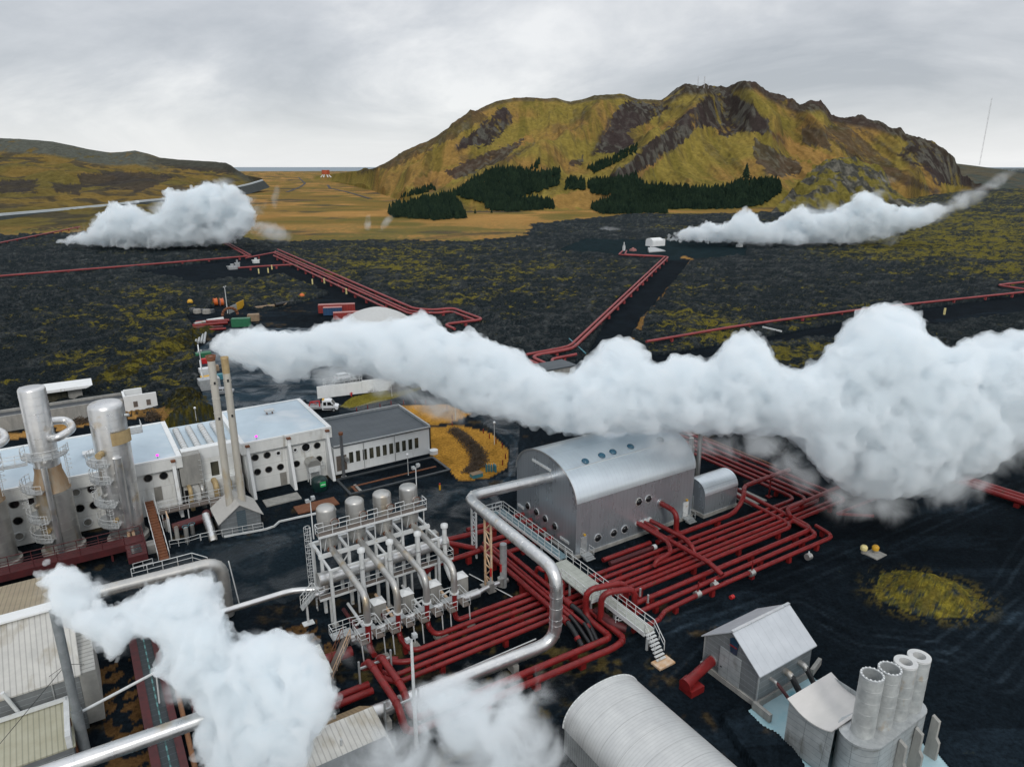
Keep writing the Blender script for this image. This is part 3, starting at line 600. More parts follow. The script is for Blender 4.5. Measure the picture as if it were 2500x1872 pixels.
for i, a in enumerate(VA):
    v = thing('domed_vessel', f'{ORD[i]} upright domed silver vessel counted from the caged ladder side', 'vessel', (a, 7.6, 7.2), 'domed vessels on the white frame')
    m = MB(); m.lathe(a, 7.6, [(.75, 7.0), (1.04, 7.6), (1.06, 11.8), (1.03, 11.98), (.92, 12.12), (.6, 12.22), (.3, 12.27), (.001, 12.28)], 30)
    for z in (8.4, 9.6, 10.8): m.lathe(a, 7.6, [(1.08, z), (1.08, z + .07)], 30)
    m.build('shell', SILD, v)
    MB().cyl((a + .35, 6.75, 10.6), (a + .5, 6.35, 10.6), .42, 16).build('manhole', SILD, v); MB().tube([(a + .5 + .47 * math.cos(k * .785), 6.36, 10.6 + .47 * math.sin(k * .785)) for k in range(9)], .04, 0, 5).build('manhole_ring', RUST, v)
    MB().bar((a - .8, 6.6, 7.3), (a - .5, 6.2, 9.6), .07).build('brace_rod', WHITE, v)
    p = pipe('steam_line', f'{ORD[i]} silver pipe from a domed vessel to a red pipe, from the caged ladder', [(a, 6.9, 7.35), (a, -3.6, 7.05), (a, -3.6, 4.0)], .36, SILD, bend=1.5, sup=0, rings=1.3, group='silver pipes from the domed vessels')
    MB().cyl((a, -3.6, 3.9), (a, -3.6, 4.05), .5, 14).build('flange', WHITE, p)
    MB().cyl((a, 6.95, 7.35), (a, 6.6, 7.35), .46, 14).build('collar', RUST, p)
# upper catwalk
cw = thing('upper_catwalk', 'white railed catwalk running along the four domed vessels', 'catwalk', (-24.5, 6, 9.8))
MB().box(-30.9, -18.0, 5.45, 6.35, 9.7, 9.82).build('deck', BROWNG, cw); m = MB(); m.box(-30.9, -18.0, 5.38, 5.45, 9.6, 9.85); m.build('deck_edge', WHITE, cw)
rail([(-30.9, 6.35, 9.82), (-30.9, 5.42, 9.82), (-18.0, 5.42, 9.82), (-18.0, 6.6, 9.82)], 1.1, 1.6, .04).build('railing', WHITE, cw)
for a0, a1 in ((-30.9, -30.0), (-28.2, -27.0), (-24.9, -23.7), (-21.5, -20.4)): rail([(a0, 6.4, 9.82), (a1, 6.4, 9.82)], 1.1, 1., .04).build('railing', WHITE, cw)
for a in (-30.6, -27.5, -24.3, -21.0, -18.2): MB().bar((a, 5.9, 7.3), (a, 5.9, 9.7), .1).build('post', WHITE, cw)
cage_ladder('caged_ladder', 'white caged ladder climbing the outer end of the vessel frame', -31.4, 6.6, .3, 10.8, out=(-1, 0))
# header drum
hd = thing('header_drum', 'long horizontal silver drum lying below the four slanting pipes', 'vessel', (-24, 6.0, 5))
MB().tube([(-31.3, 5.0, 5.0), (-16.1, 5.0, 5.0)], .74, 0, 20, rings=1.5).build('drum_shell', SILV, hd); MB().cyl((-31.45, 5.0, 5.0), (-31.3, 5.0, 5.0), .8, 20).build('end_flange', SILD, hd); MB().cyl((-16.1, 5.0, 5.0), (-15.8, 5.0, 5.0), .85, 20).build('end_flange', SILD, hd)
MB().box(-18.0, -17.0, 4.5, 5.5, 5.75, 6.7).build('valve_box', SILD, hd)
MB().tube([(-30.6, 5.0, 4.5), (-30.6, 5.0, 3.3), (-31.8, 5.4, 3.0)], .3, 1, 12).build('nozzle', SILV, hd)
# lower catwalk
cw = thing('lower_catwalk', 'white railed catwalk under the long silver drum', 'catwalk', (-24, 4, 3.4))
MB().box(-31.8, -15.6, 3.7, 4.4, 3.25, 3.35).build('deck', BROWNG, cw); MB().box(-31.8, -15.6, 3.62, 3.7, 3.15, 3.4).build('deck_edge', WHITE, cw)
rail([(-31.8, 5.6, 3.35), (-31.8, 3.66, 3.35), (-15.6, 3.66, 3.35), (-15.6, 5.8, 3.35)], 1.1, 1.6, .04).build('railing', WHITE, cw)
for a in (-30.6, -27.4, -22.7, -20.9, -17.8, -15.8): MB().bar((a, 4.0, 0), (a, 4.0, 3.25), .2).build('post', WHITE, cw)
st = thing('access_stair', 'small white caged stair at the outer end of the long drum', 'stairway', (-33, 5, 0))
rail([(-33.4, 4.6, 2.2), (-32.0, 4.6, 3.5)], 1.1, .5, .04).build('handrail', WHITE, st); rail([(-33.4, 5.6, 2.2), (-32.0, 5.6, 3.5)], 1.1, .5, .04).build('handrail', WHITE, st); MB().bar((-33.5, 5.1, 2.1), (-32, 5.1, 3.4), .9, .08).build('tread_flight', GALV, st); MB().bar((-32.9, 5.1, 0), (-32.9, 5.1, 2.4), .2).build('post', WHITE, st); MB().box(-33.5, -32.3, 4.7, 5.5, 0, .12).build('foot_plate', CONCP, st)
# silencer boxes and vent posts
for i, (a, b) in enumerate(((-26.0, 1.9), (-22.7, 1.8), (-19.3, 1.7), (-15.9, 1.5))):
    s_ = thing('silencer_box', f'{ORD[i]} grey box with a pyramid lid under the silver pipes, from the caged ladder side', 'silencer', (a, b, 0), 'grey boxes below the steam pipes')
    MB().box(a - .7, a + .7, b - .7, b + .7, 0, 2.2).build('box_body', CONCB, s_); MB().add([(a - .75, b - .75, 2.2), (a + .75, b - .75, 2.2), (a + .75, b + .75, 2.2), (a - .75, b + .75, 2.2), (a, b, 2.5)], [(0, 1, 4), (1, 2, 4), (2, 3, 4), (3, 0, 4), (3, 2, 1, 0)]).build('lid', CONCP, s_)
    a2 = a - 1.1
    v = thing('vent_post', f'{ORD[i]} thick white vent post with a round cap, from the caged ladder side', 'vent', (a2, 3.0, 0), 'white vent posts of the vessel station')
    MB().tube([(a2 + .4, 2.3, 1.4), (a2, 3.0, 3.0), (a2, 3.0, 8.1)], .27, 1, 12).build('post_pipe', WHITE, v); MB().lathe(a2, 3.0, [(.42, 8.1), (.42, 8.5), (.12, 8.62)], 16).build('cap', WHITE, v); MB().lathe(a2, 3.0, [(.4, 6.1), (.4, 6.2)], 14).build('collar', GALV, v)
# four drop lines in red, with their small gantries
drops = [(-29.2, [(-29.2, -3.6, 3.95), (-29.2, -3.6, 1.0), (-29.2, -5.0, 1.0)]), (-25.9, [(-25.9, -3.6, 3.95), (-25.9, -3.6, 2.6), (-25.9, -3.6, 1.0), (-25.9, -6.6, 1.0), (-10.5, -6.6, 1.0), (-3.0, -6.6, 1)]),
         (-22.6, [(-22.6, -3.6, 3.95), (-22.6, -3.6, 2.6), (-22.6, -3.6, 1.0), (-22.6, -5.5, 1.0), (-10.5, -5.5, 1.0), (-3.0, -5.5, 1)]), (-19.3, [(-19.3, -3.6, 3.95), (-19.3, -3.6, 1.0), (-19.3, -4.4, 1.0), (-10.8, -4.4, 1.0), (-8.5, -4.4, 1.)])]
for i, (a, pts) in enumerate(drops):
    pipe('red_steam_pipe', f'red pipe dropping from the {ORD[i]} silver steam pipe and turning towards the hall' if i else 'red pipe dropping straight into the steam below the first silver steam pipe', pts, .27 if i else .3, bend=1.3, group='red drop pipes of the vessel station')
    g = thing('valve_platform', f'{ORD[i]} small white railed platform around a red drop pipe, from the caged ladder side', 'platform', (a, -4, 3), 'railed platforms round the drop pipes')
    MB().box(a - 1.1, a + 1.1, -3.2, -2.3, 2.6, 2.7).build('deck', GALV, g); MB().box(a + .45, a + 1.3, -4.8, -3.2, 2.6, 2.7).build('deck', BROWNG, g); MB().box(a - 1.3, a - .45, -5.0, -3.2, 2.6, 2.7).build('deck', BROWNG, g)
    rail([(a - 1.3, -3.2, 2.7), (a - 1.3, -5.0, 2.7), (a - .4, -5.0, 2.7)], 1.1, 1., .035).build('railing', WHITE, g); rail([(a + .4, -4.8, 2.7), (a + 1.3, -4.8, 2.7), (a + 1.3, -2.4, 2.7), (a - 1.1, -2.2, 2.7)], 1.1, 1., .035).build('railing', WHITE, g)
    for x, y in ((a - 1.2, -4.9), (a + 1.2, -4.7)): MB().bar((x, y, 2.6), (x + .15, y + .1, 0), .09).build('leg', WHITE, g)
    MB().cyl((a - .9, -2.6, 3.4), (a - .4, -3.2, 4.1), .1, 8).build('actuator', WHITE, g)
    MB().box(a + .2, a + 1.6, -5.6, -4.4, 0, .35).build('concrete_foot', GREYC, g)
    # under-slung white/red transfer pipes
    pipe('transfer_pipe', f'{ORD[i]} thin pipe under the vessel station to the valve platforms, from the ladder end', [(a + .7, 4.6, 1.2), (a + .7, -2.6, 1.2)], .17, RUSTY if i % 2 else WHITE, sup=0, group='thin pipes under the vessel station', cat='pipe')
    if i < 2: pipe('red_transfer_pipe', f'{ORD[i]} dark red pipe below the vessel station beside the thin pale pipe', [(a + .1, 4.4, .8), (a + .1, -2.4, .8)], .22, REDD, sup=0)
sc_ = thing('rusty_staircase', 'rust brown staircase leading up to the first valve platform', 'stairway', (-32.5, -3.6, 0))
MB().bar((-34.6, -5.6, .1), (-31.2, -3.0, 2.7), .9, .08).build('tread_flight', BROWNG, sc_); rail([(-34.8, -5.2, .1), (-31.5, -2.6, 2.7)], 1.1, .8, .035).build('handrail', RUST, sc_); rail([(-34.2, -6.0, .1), (-31.0, -3.4, 2.7)], 1.1, .8, .035).build('handrail', RUSTY, sc_)
g = thing('end_platform', 'white railed end platform of the valve gantry row', 'platform', (-31.6, -2.2, 2.6)); MB().box(-32.6, -30.4, -2.8, -1.6, 2.6, 2.7).build('deck', GALV, g); rail([(-32.6, -2.8, 2.7), (-32.6, -1.6, 2.7), (-30.4, -1.6, 2.7), (-27.9, -2.2, 2.7)], 1.1, .8, .035).build('railing', WHITE, g); rail([(-32.6, -2.8, 2.7), (-31.2, -2.8, 2.7)], 1.1, .8, .035).build('railing', WHITE, g)
pipe('silver_pipe', 'low silver pipe crossing below the four valve platforms towards two red handled valves', [(-30.5, -1.6, 1.1), (-15.0, -1.3, 1.1)], .52, SILV, sup=0, rings=1.4)
pipe('reducer_pipe', 'narrow silver pipe with black bands leading to two red handled valves', [(-15.0, -1.3, 1.1), (-13.6, -.9, 1.1), (-10.6, -.6, .9)], .3, SILV, sup=0, rings=.8)
for i, (a, b) in enumerate(((-13.1, -.9), (-11.6, -.7))):
    v = thing('gate_valve', ['grey gate valve with upright red spindle farther from the dark cylinder', 'grey gate valve with upright red spindle beside the dark cylinder'][i], 'valve', (a, b, .5), 'gate valves with red spindles')
    MB().cyl((a, b, .5), (a, b, 1.6), .42, 12).build('valve_body', SILD, v); MB().cyl((a, b, 1.6), (a, b, 2.4), .1, 8).build('stem', GALV, v); MB().cyl((a, b, 2.4), (a, b, 3.4), .13, 8).build('spindle_guard', REDV, v)
pipe('dark_cylinder', 'dark galvanised upright cylinder beside the lattice pipe trestle', [(-11.2, -.6, .2), (-11.2, -.6, 5.9)], .42, GALV, sup=0, rings=1.0, cat='pipe')
# feed pipe left of the station
pipe('supply_pipe', 'thin pale silver pipe running from the left up to the station drum', [(-43, 6.3, 3.9), (-34.0, 6.3, 3.9), (-31.4, 5.6, 3.5), (-30.8, 5.0, 3.9)], .34, SILV, bend=1., sup=0, rings=2.)
tr = thing('pipe_trestle', 'yellow rusted ladder frame holding up the thin pale silver pipe', 'trestle', (-41.5, 6.2, 0)); lattice((-41.6, 5.8, 0), (-41.6, 5.8, 3.6), .8, .14).build('trestle_frame', RUSTY, tr)
# ================================================================= great silver pipe
pipe('great_silver_pipe', 'big shiny silver pipe leaving the hall gable, crossing overhead, dropping and running to the left', [(.05, 5.7, 9.2), (-12.6, 5.7, 9.7), (-13.0, -13.6, 9.7), (-13.0, -13.6, 1.6), (-36.0, -12.9, 1.6)], .66, SILV, bend=2.1, sup=0, rings=1.05, seg=28)
t = thing('lattice_trestle', 'white lattice trestle under the bend of the big silver pipe', 'trestle', (-9.5, 8, 0)); lattice((-10.6, 6.9, 0), (-10.6, 6.9, 9.0), 1.1, .2).build('trestle_frame', WHITE, t)
t = thing('lattice_trestle', 'rust stained white lattice trestle beside the dark upright cylinder', 'trestle', (-12.6, 1, 0)); lattice((-12.8, -.5, 0), (-12.8, -.5, 9.0), 1.4, .2).build('trestle_frame', RUSTY, t)
MB().box(-13.3, -12.3, -.8, 1.4, 0, .15).build('foot_slab', CONCB, t)
for i, a in enumerate((-18.0, -25.5, -31.5)): MB().box(a - .3, a + .3, -14.0, -12.7, 0, .95).build('saddle_block', CONCB, label=['concrete saddle nearest the big riser elbow under the silver pipe', 'middle concrete saddle under the low silver pipe', 'concrete saddle of the low silver pipe near the tan roofed shed'][i], cat='saddle')
# ================================================================= long red pipes crossing the yard (east-west bundle)
R_ = .26
rows = [
 ('red pipe along the foot of the hall that rises across the others beyond it', [(10.5, -3.8, 1), (25.5, -3.8, 1.), (27.6, -3.5, 3.0), (29.3, -1.8, 3.4), (40, -1.6, 3.4)], .33),
 ('long red pipe second out from the hall, bending back at the far corner', [(-3.0, -5.5, 1), (36.8, -5.5, 1), (36.8, 30, 1)], R_),
 ('long red pipe third out from the hall, bending back at the far corner', [(-3.0, -6.6, 1), (38.2, -6.6, 1), (38.2, 30, 1)], R_),
 ('long red pipe fourth out from the hall, passing under the walkway', [(-28.0, -6.9, 1), (-26.8, -7.75, 1), (39.6, -7.75, 1), (39.6, 30, 1)], .29),
 ('long red pipe fifth out from the hall, passing under the walkway', [(-29.6, -7.6, 1), (-28.8, -8.85, 1), (41.2, -8.85, 1), (41.2, 30, 1)], R_),
 ('long red pipe sixth out from the hall, passing under the walkway', [(-29.7, -8.6, 1), (-28.9, -9.9, 1), (-2.5, -9.7, 1), (43.0, -9.7, 1), (43.0, 30, 1)], R_),
 ('red pipe turning at the rounded corner next to the small vaulted shed', [(-2.0, -10.6, 1), (29.3, -10.6, 1), (29.3, 1.6, 1.6)], .28),
 ('red pipe of the overhead pair turning at the outer rounded corner', [(-2.6, -12.5, 1), (31.0, -12.5, 1), (31.0, 3.4, 1.6)], .31),
 ('red pipe second from the outer edge with an upright end stub', [(-2.6, -13.9, 1), (30.2, -13.9, 1), (30.4, -9.6, 1.1)], .29),
]
for lb, pts, r in rows: pipe('long_red_pipe', lb, pts, r, bend=1.5, sup=7.5, group='long red pipes of the yard')
pipe('outer_red_pipe', 'outermost long red pipe with white valves along it', [(-4.5, -15.9, .9), (-.8, -16.1, .9), (.6, -15.2, .9), (5.5, -15.1, 1), (31.4, -15.3, 1), (32.0, -12.2, 1), ], .27, bend=1.2)
pipe('crossover_pipe', 'red pipe curling up from the outer corner and running off into the steam', [(30.6, -9.2, 1.4), (31.3, -7.9, 1.8), (45, -7.6, 1.9)], .29, bend=1.2)
pipe('corner_pipe', 'thin red angled pipe end standing at the far edge of the yard', [(40.2, -15.4, 1.6), (36.4, -12.3, 1.6), (46, -12.6, 1.7)], .22, bend=.4, sup=0)
for i, b in enumerate((31.4, 27.6)): pass
pipe('rear_red_pipe', 'rust coloured thin pipe behind the far bundle', [(35.0, 30, .7), (44.6, 24, .7), (44.8, 4, .7)], .18, RUST, sup=0)
for i in range(3):
    pipe('rear_red_pipe', ['far', 'middle', 'near'][i] + ' red pipe heading into the steam at the right edge of the yard', [(62 + i * 1.2, 14, 1), (64 + i * 1.2, -30, 1)], .4, sup=9, group='red pipes at the right edge')
pipe('rear_diagonal_pipe', 'short red pipe showing under the steam behind the yard', [(34.5, 33, 1.2), (47, 26.5, 1.2)], .45, sup=0)
# branch pipes out of the hall front
pipe('wall_elbow_pipe', 'red elbow pipe leaving the hall wall high and dropping into the bundle', [(14.6, .1, 3.9), (14.6, -3.1, 3.9), (14.6, -3.1, 1.0), (14.6, -3.8, 1.0)], .36, bend=1.6, sup=0)
MB().cyl((14.6, -.02, 3.9), (14.6, -.12, 3.9), .62, 18).build('wall_collar', SILV, label='round silver wall collar round the high red elbow pipe', cat='collar')
br = [((10.4, 2.1), [(10.4, .1, 2.1), (10.4, -5.8, 2.1), (8.8, -8.0, 2.1), (6.0, -8.4, 2.1), (5.6, -8.4, 1.4)], 'red branch pipe from the hall bending twice above the bundle', .28),
      ((9.9, .9), [(10.9, .1, 1.9), (10.9, -12.4, 2.2), (10.9, -14.4, 1.6)], 'long straight red branch pipe crossing above the whole bundle', .3),
      ((12.6, .9), [(12.8, .1, 1.8), (12.8, -6.6, 2.1), (12.4, -8.2, 1.8), (12.4, -8.6, 1.0)], 'red branch pipe ending at a flange in the middle of the bundle', .3),
      ((11.2, .8), [(11.7, .1, 1.9), (11.7, -2.6, 1.9), (11.7, -2.6, .9)], 'short red branch pipe dropping close to the hall wall', .24)]
for w, pts, lb, r in br: pipe('branch_pipe', lb, pts, r, bend=.8, sup=0, group='branch pipes from the hall wall'); 
for k in range(4): MB().cyl((10.4 + k * .75, -.02, 2.0), (10.4 + k * .75, -.1, 2.0), .36, 14).build('wall_flange', WHITE, label=ORD[k] + ' small pale wall flange where branch pipes leave the hall, from its near corner', cat='flange', group='wall flanges')
for i, (p, q) in enumerate((((1.8, -3.3), (9.8, -3.3)), ((2.0, -4.4), (9.2, -4.4)))):
    pipe('short_red_pipe', ['short red pipe lying closest to the hall wall', 'short rusty red pipe with a white end beside the hall'][i], [(*p, .9), (*q, .9)], .3, RED if i == 0 else REDD, sup=0)
MB().cyl((9.2, -4.4, .9), (9.7, -4.4, .9), .34, 12).build('white_pipe_end', WHITE, label='white capped end of the short rusty pipe beside the hall', cat='pipe end')
# pair of loops over the walkway
pipe('expansion_loop', 'tall red pipe arch nearer the hall going over the white walkway', [(-2.6, -12.5, 1.0), (-2.6, -12.5, 4.3), (-7.3, -11.3, 4.3), (-7.3, -11.3, 1.0), (-7.3, -15.6, 1.0), (-8.8, -15.6, 1), (-29.8, -15.0, 1), (-29.8, -13.9, 3.4), (-29.8, -8.0, 3.4), (-29.8, -7.6, 1)], .34, bend=1.25, sup=0)
pipe('expansion_loop', 'tall red pipe arch farther from the hall going over the white walkway', [(-2.6, -13.9, 1.0), (-2.6, -13.9, 4.3), (-6.3, -12.7, 4.3), (-6.3, -12.7, 1.3), (-6.3, -12.7, 1.0)], .34, bend=1.2, sup=0)
pipe('outer_return_pipe', 'lowest long red pipe running below the big silver pipe to the left', [(-6.2, -10.4, 1.0), (-6.2, -16.6, 1.0), (-8, -17.1, 1), (-30.9, -16.3, 1), (-31.0, -15.4, 3.4), (-31.0, -8.4, 3.4), (-31.0, -6.2, 1.0), (-28.5, -6.2, 1), (-27.5, -6.9, 1)], .34, bend=1.25, sup=0)
for i, a in enumerate((-12, -17.5, -23)): 
    for j, (b_) in enumerate((-15.3, -16.7)):
        MB().box(a - .35, a + .35, b_ - .35, b_ + .35, 0, .65).build('pipe_block', RED, label=f'{ORD[i]} red footing block under the {"upper" if j == 0 else "lower"} of the two outer pipes, from the walkway', cat='footing', group='red footing blocks')
for i, (b0) in enumerate((-8.6, -9.6)):
    pipe('left_red_pipe', ['upper', 'lower'][i] + ' red pipe running off to the left into the steam behind the tan roofed shed', [(-31.2, b0 + .1, .9), (-44, b0, .9)], .34, sup=0)
pipe('left_fat_pipe', 'fat red pipe disappearing in steam beside the rusty staircase', [(-31.0, -3.4, 1.2), (-38.5, -3.2, 1.2)], .55, sup=0)
for i, b_ in enumerate((-14.6, -8.4)):
    m = MB()
    for s_ in (-32.0, -28.8): m.bar((s_, b_, 0), (s_, b_, 3.7), .16)
    m.bar((-32.0, b_, 2.9), (-28.8, b_, 2.9), .16); m.build('goalpost_frame', GALV, label=['galvanised goalpost frame under the raised red pipes near the light mast', 'galvanised goalpost frame under the raised red pipes near the staircase'][i], cat='frame')
# north-south bundle between station and walkway
nb = [('leftmost red pipe of the bundle running from the hall gable towards the silver riser', [(-10.1, 6.6, 1.6), (-10.1, -11.8, 1.6)], .3), ('second red pipe of the bundle beside the silver riser', [(-9.2, 7.5, 1.5), (-9.2, -11.0, 1.5)], .24), ('third slim red pipe of the bundle beside the silver riser', [(-8.7, 6.5, 1.5), (-8.7, -12.8, 1.5)], .2), ('rightmost red pipe of the bundle passing by the walkway platform', [(-7.9, 5.0, 1.6), (-7.9, -9.6, 1.6)], .29)]
for lb, pts, r in nb: pipe('gable_bundle_pipe', lb, pts, r, sup=6, group='red pipes along the hall gable')
bl = [((-10.1, -11.8), (-10.3, -14.8), .3), ((-9.2, -11.0), (-9.3, -14.9), .22), ((-8.7, -12.8), (-8.9, -15.0), .2), ((-7.9, -9.6), (-8.3, -14.6), .3)]
for i, (p, q, r) in enumerate(bl):
    t = pipe('black_pipe_end', ['widest black pipe end with a red band at the left of the four', 'slim black pipe end second of the four', 'slim black pipe end third of the four', 'wide bent black pipe end with a red band at the right of the four'][i], [(*p, 1.6), (p[0] + .4 * (i == 3), (p[1] * .6 + q[1] * .4), 1.2), (*q, .3)], r, BLACK, sup=0, group='black pipe ends')
    if r > .28: MB().cyl((p[0] * .4 + q[0] * .6, p[1] * .4 + q[1] * .6, .95), (p[0] * .3 + q[0] * .7, p[1] * .3 + q[1] * .7, .8), r * 1.15, 12).build('red_band', RED, t); MB().cyl((*p, 1.6), (p[0], p[1] + .9, 1.6), r * 1.3, 12).build('collar', RED, t)
ab = [('red pipe curving out of the station and running towards the hall gable', [(-18.6, 5.4, 2.6), (-18.6, 5.4, 1.3), (-17.2, 6.4, 1.3), (-.2, 6.4, 1.3)], .32), ('red pipe with a capped end pointing at the vessel station', [(-13.6, 11.2, 1.3), (-.3, 9.6, 1.3)], .34), ('red pipe slanting forward from the capped end', [(-13.6, 11.2, 1.3), (-10.4, 6.9, 1.3)], .34), ('lower red pipe entering the hall gable beneath the blue walkway', [(-9.2, 4.6, 1.0), (-.3, 4.6, 1.0)], .3), ('middle red pipe entering the hall gable beneath the blue walkway', [(-7.9, 8.3, 1.0), (-.3, 8.3, 1.0)], .3), ('red pipe vanishing behind the blue walkway at the gable corner', [(-9.2, 11.9, 1.3), (-.3, 11.6, 1.3)], .34)]
for lb, pts, r in ab: pipe('gable_feed_pipe', lb, pts, r, bend=1.2, sup=8, group='red pipes feeding the hall gable')
MB().cyl((-13.95, 11.25, 1.3), (-13.5, 11.2, 1.3), .42, 14).build('blind_flange', RED, label='round red end cap of the pipe pointing at the vessel station', cat='flange')
# small U bends by the platform
for i, (a, b) in enumerate(((-7.2, -2.6), (-7.0, -5.6))):
    pipe('u_bend_pipe', ['small red hairpin bend pipe at the upper corner of the grated platform', 'small red hairpin bend pipe at the side of the grated platform'][i], [(a - .4, b + .8, .9), (a - .4, b, 2.7), (a - .4, b - .9, 2.7), (a + .2, b - .9, 2.5), (a + .2, b - .9, .9)], .24, bend=.4, sup=0)
for i, (u, v) in enumerate(((1441, 1475), (1460, 1486), (1500, 1478))): pass
# thin white pipes
pipe('thin_white_pipe', 'thin white pipe running beside the big low silver pipe', [(-13.9, -11.4, .8), (-30.6, -11.6, .8)], .07, WHITE, sup=0); pipe('thin_white_pipe', 'thin white pipe line crossing below the lattice trestle', [(-13.4, 3.8, .3), (-11.4, -3.6, .3)], .06, WHITE, sup=0)
m = MB()
for k in range(5): m.box(-20.4 + k * .02, -20.3 + k * .02, -5.0 - k * 1.4, -4.9 - k * 1.4, .2, .9)
# valves along the outer pipes
for i, (u, v) in enumerate(((1835, 1398), (1703, 1450), (1745, 1428), (1974, 1358))):
    a, b, _ = Q(u, v, 1.0)
    t = thing('pipe_valve', ['grey valve with tall red stem on the outermost pipe near its middle', 'grey valve with red stem where the outer pipe dips', 'white valve at the end of the long branch pipe', 'small white hooked valve near the outer corner of the yard'][i], 'valve', (a, b, .5), 'valves on the outer pipes')
    MB().cyl((a - .35, b, 1.), (a + .35, b, 1.), .42, 12).build('valve_body', SILD, t); MB().cyl((a, b, 1.2), (a, b, 2.6 if i < 2 else 1.7), .09, 8).build('stem', RED if i < 2 else WHITE, t)
for i, (u, v) in enumerate(((1562, 1462), (1581, 1478))):
    a, b, _ = Q(u, v, 1.0)
    t = thing('vertical_valve', ['upright light blue valve pipe nearer the arches', 'upright light blue valve pipe farther from the arches'][i], 'valve', (a, b, .5), 'upright valves beside the arches')
    MB().cyl((a, b, .6), (a, b, 1.4), .22, 10).build('valve_body', RED, t); MB().cyl((a, b, 1.4), (a, b, 2.4), .12, 8).build('stem', GALV, t)
# ================================================================= footbridge / walkway
wk = thing('blue_walkway', 'blue grey railed walkway along the hall gable', 'walkway', (-3.2, 4, 0)); ww = 1.1
MB().box(-4.2, -3.0, -2.4, 12.6, 2.4, 2.5).build('deck', BLUEG, wk); MB().box(-4.28, -4.2, -2.4, 12.6, 2.25, 2.6).build('edge_beam', WHITE, wk)
rail([(-4.24, 11.4, 2.5), (-4.24, -2.2, 2.5)], 1.1, 1.5, .04).build('railing', WHITE, wk); rail([(-4.24, 12.6, 2.5), (-3.0, 12.6, 2.5), (-3.0, -3.2, 2.5)], 1.1, 1.5, .04).build('railing', WHITE, wk)
rail([(-4.24, 11.6, 2.5), (-6.2, 11.8, 2.5), (-6.2, 12.8, 2.5), (-3.2, 12.8, 2.5)], 1.1, 1.2, .04).build('railing', WHITE, wk); MB().box(-6.2, -4.2, 11.7, 12.8, 2.4, 2.5).build('side_deck', BLUEG, wk)
for b in (11, 6.6, 2.4, -1.8): MB().bar((-3.6, b, 0), (-3.6, b, 2.4), .2).build('post', WHITE, wk)
pf = thing('grated_platform', 'wide pale grated platform in the middle of the footway', 'platform', (-5, -7.5, 0))
MB().box(-6.4, -3.6, -11.2, -2.8, 2.4, 2.55).build('deck', GRATE, pf); MB().box(-6.45, -3.55, -11.25, -11.2, 2.2, 2.6).build('edge_beam', WHITE, pf)
rail([(-3.6, -2.8, 2.55), (-3.6, -11.2, 2.55)], 1.1, 1.4, .04).build('railing', WHITE, pf); rail([(-6.4, -5.6, 2.55), (-6.4, -11.2, 2.55), (-5.2, -11.2, 2.55)], 1.1, 1.4, .04).build('railing', WHITE, pf)
for a in (-6.2, -3.8):
    for b in (-3.2, -7, -10.9): MB().bar((a, b, 0), (a, b, 2.4), .18).build('post', GALV, pf)
wk = thing('pale_footbridge', 'pale railed footbridge ending in steps on a rusty slab', 'footbridge', (-4.8, -15, 0))
MB().box(-5.2, -4.0, -18.4, -11.25, 2.3, 2.45).build('deck', GRATE, wk); MB().box(-5.3, -5.2, -18.4, -11.25, 2.0, 2.5).build('edge_beam', WHITE, wk); MB().box(-4.0, -3.92, -18.4, -11.25, 2.1, 2.5).build('edge_beam', WHITE, wk)
rail([(-5.25, -11.3, 2.45), (-5.25, -18.4, 2.45), (-5.25, -20.0, .9)], 1.1, 1.4, .04).build('railing', WHITE, wk); rail([(-3.95, -11.3, 2.45), (-3.95, -18.4, 2.45), (-3.95, -20.0, .9)], 1.1, 1.4, .04).build('railing', WHITE, wk)
m = MB()
for k in range(8): m.box(-5.2, -4.0, -18.65 - k * .25, -18.4 - k * .25, 2.15 - k * .27, 2.25 - k * .27)
m.build('tread_flight', WHITE, wk); MB().box(-5.7, -3.6, -21.3, -20.0, 0, .2).build('foot_slab', RUSTY, wk)
for b in (-13, -18.2): MB().bar((-4.6, b, 0), (-4.6, b, 2.3), .2).build('post', WHITE, wk)
cage_ladder('red_ladder', 'narrow ladder dropping from the footbridge beside the red elbow', -5.6, -14.6, 0, 2.4)
pipe('hidden_elbow', 'dark red fat elbow pipe below the pale footbridge', [(-5.9, -11.4, 1.2), (-5.9, -14.4, 1.2), (-4.9, -15.2, .9)], .5, REDD, sup=0)
# exhaust pipes beside the annex
for i, (u, v, zt_) in enumerate(((1741, 1160, 9.4), (1757, 1160, 7.6), (1774, 1165, 9.8))):
    a, b = (25.6 + i * .95, 5.4 + (.6 if i == 1 else 0))
    pipe('vent_chimney', ['leftmost', 'middle shorter', 'rightmost'][i] + ' slim grey chimney behind the small vaulted shed', [(a, b, 0), (a, b, zt_)], .34, SILD, sup=0, rings=1.5, cat='chimney', group='slim chimneys behind the small shed')
t = thing('lattice_trestle', 'white lattice trestle between the large hall and the slim chimneys', 'trestle', (23.3, 6, 0)); lattice((23.3, 6, 0), (23.3, 6, 7.4), 1.2, .16).build('trestle_frame', WHITE, t)
pipe('silver_cross_pipe', 'silver pipe leaving the far end of the hall through the steam', [(20.9, 7, 8.0), (25.6, 5.4, 8.0)], .4, SILV, sup=0, rings=1.2)
for i, (a, b) in enumerate(((29.9, 2.6), (30.6, 3.4))):
    v = thing('gate_valve', ['red spindle valve close to the annex wall', 'red spindle valve outside the annex on the overhead pair'][i], 'valve', (a, b, .5)); MB().cyl((a, b, .4), (a, b, 2.2), .25, 10).build('valve_body', GALV, v); MB().cyl((a, b, 2.2), (a, b, 3.6), .12, 8).build('spindle_guard', REDV, v)
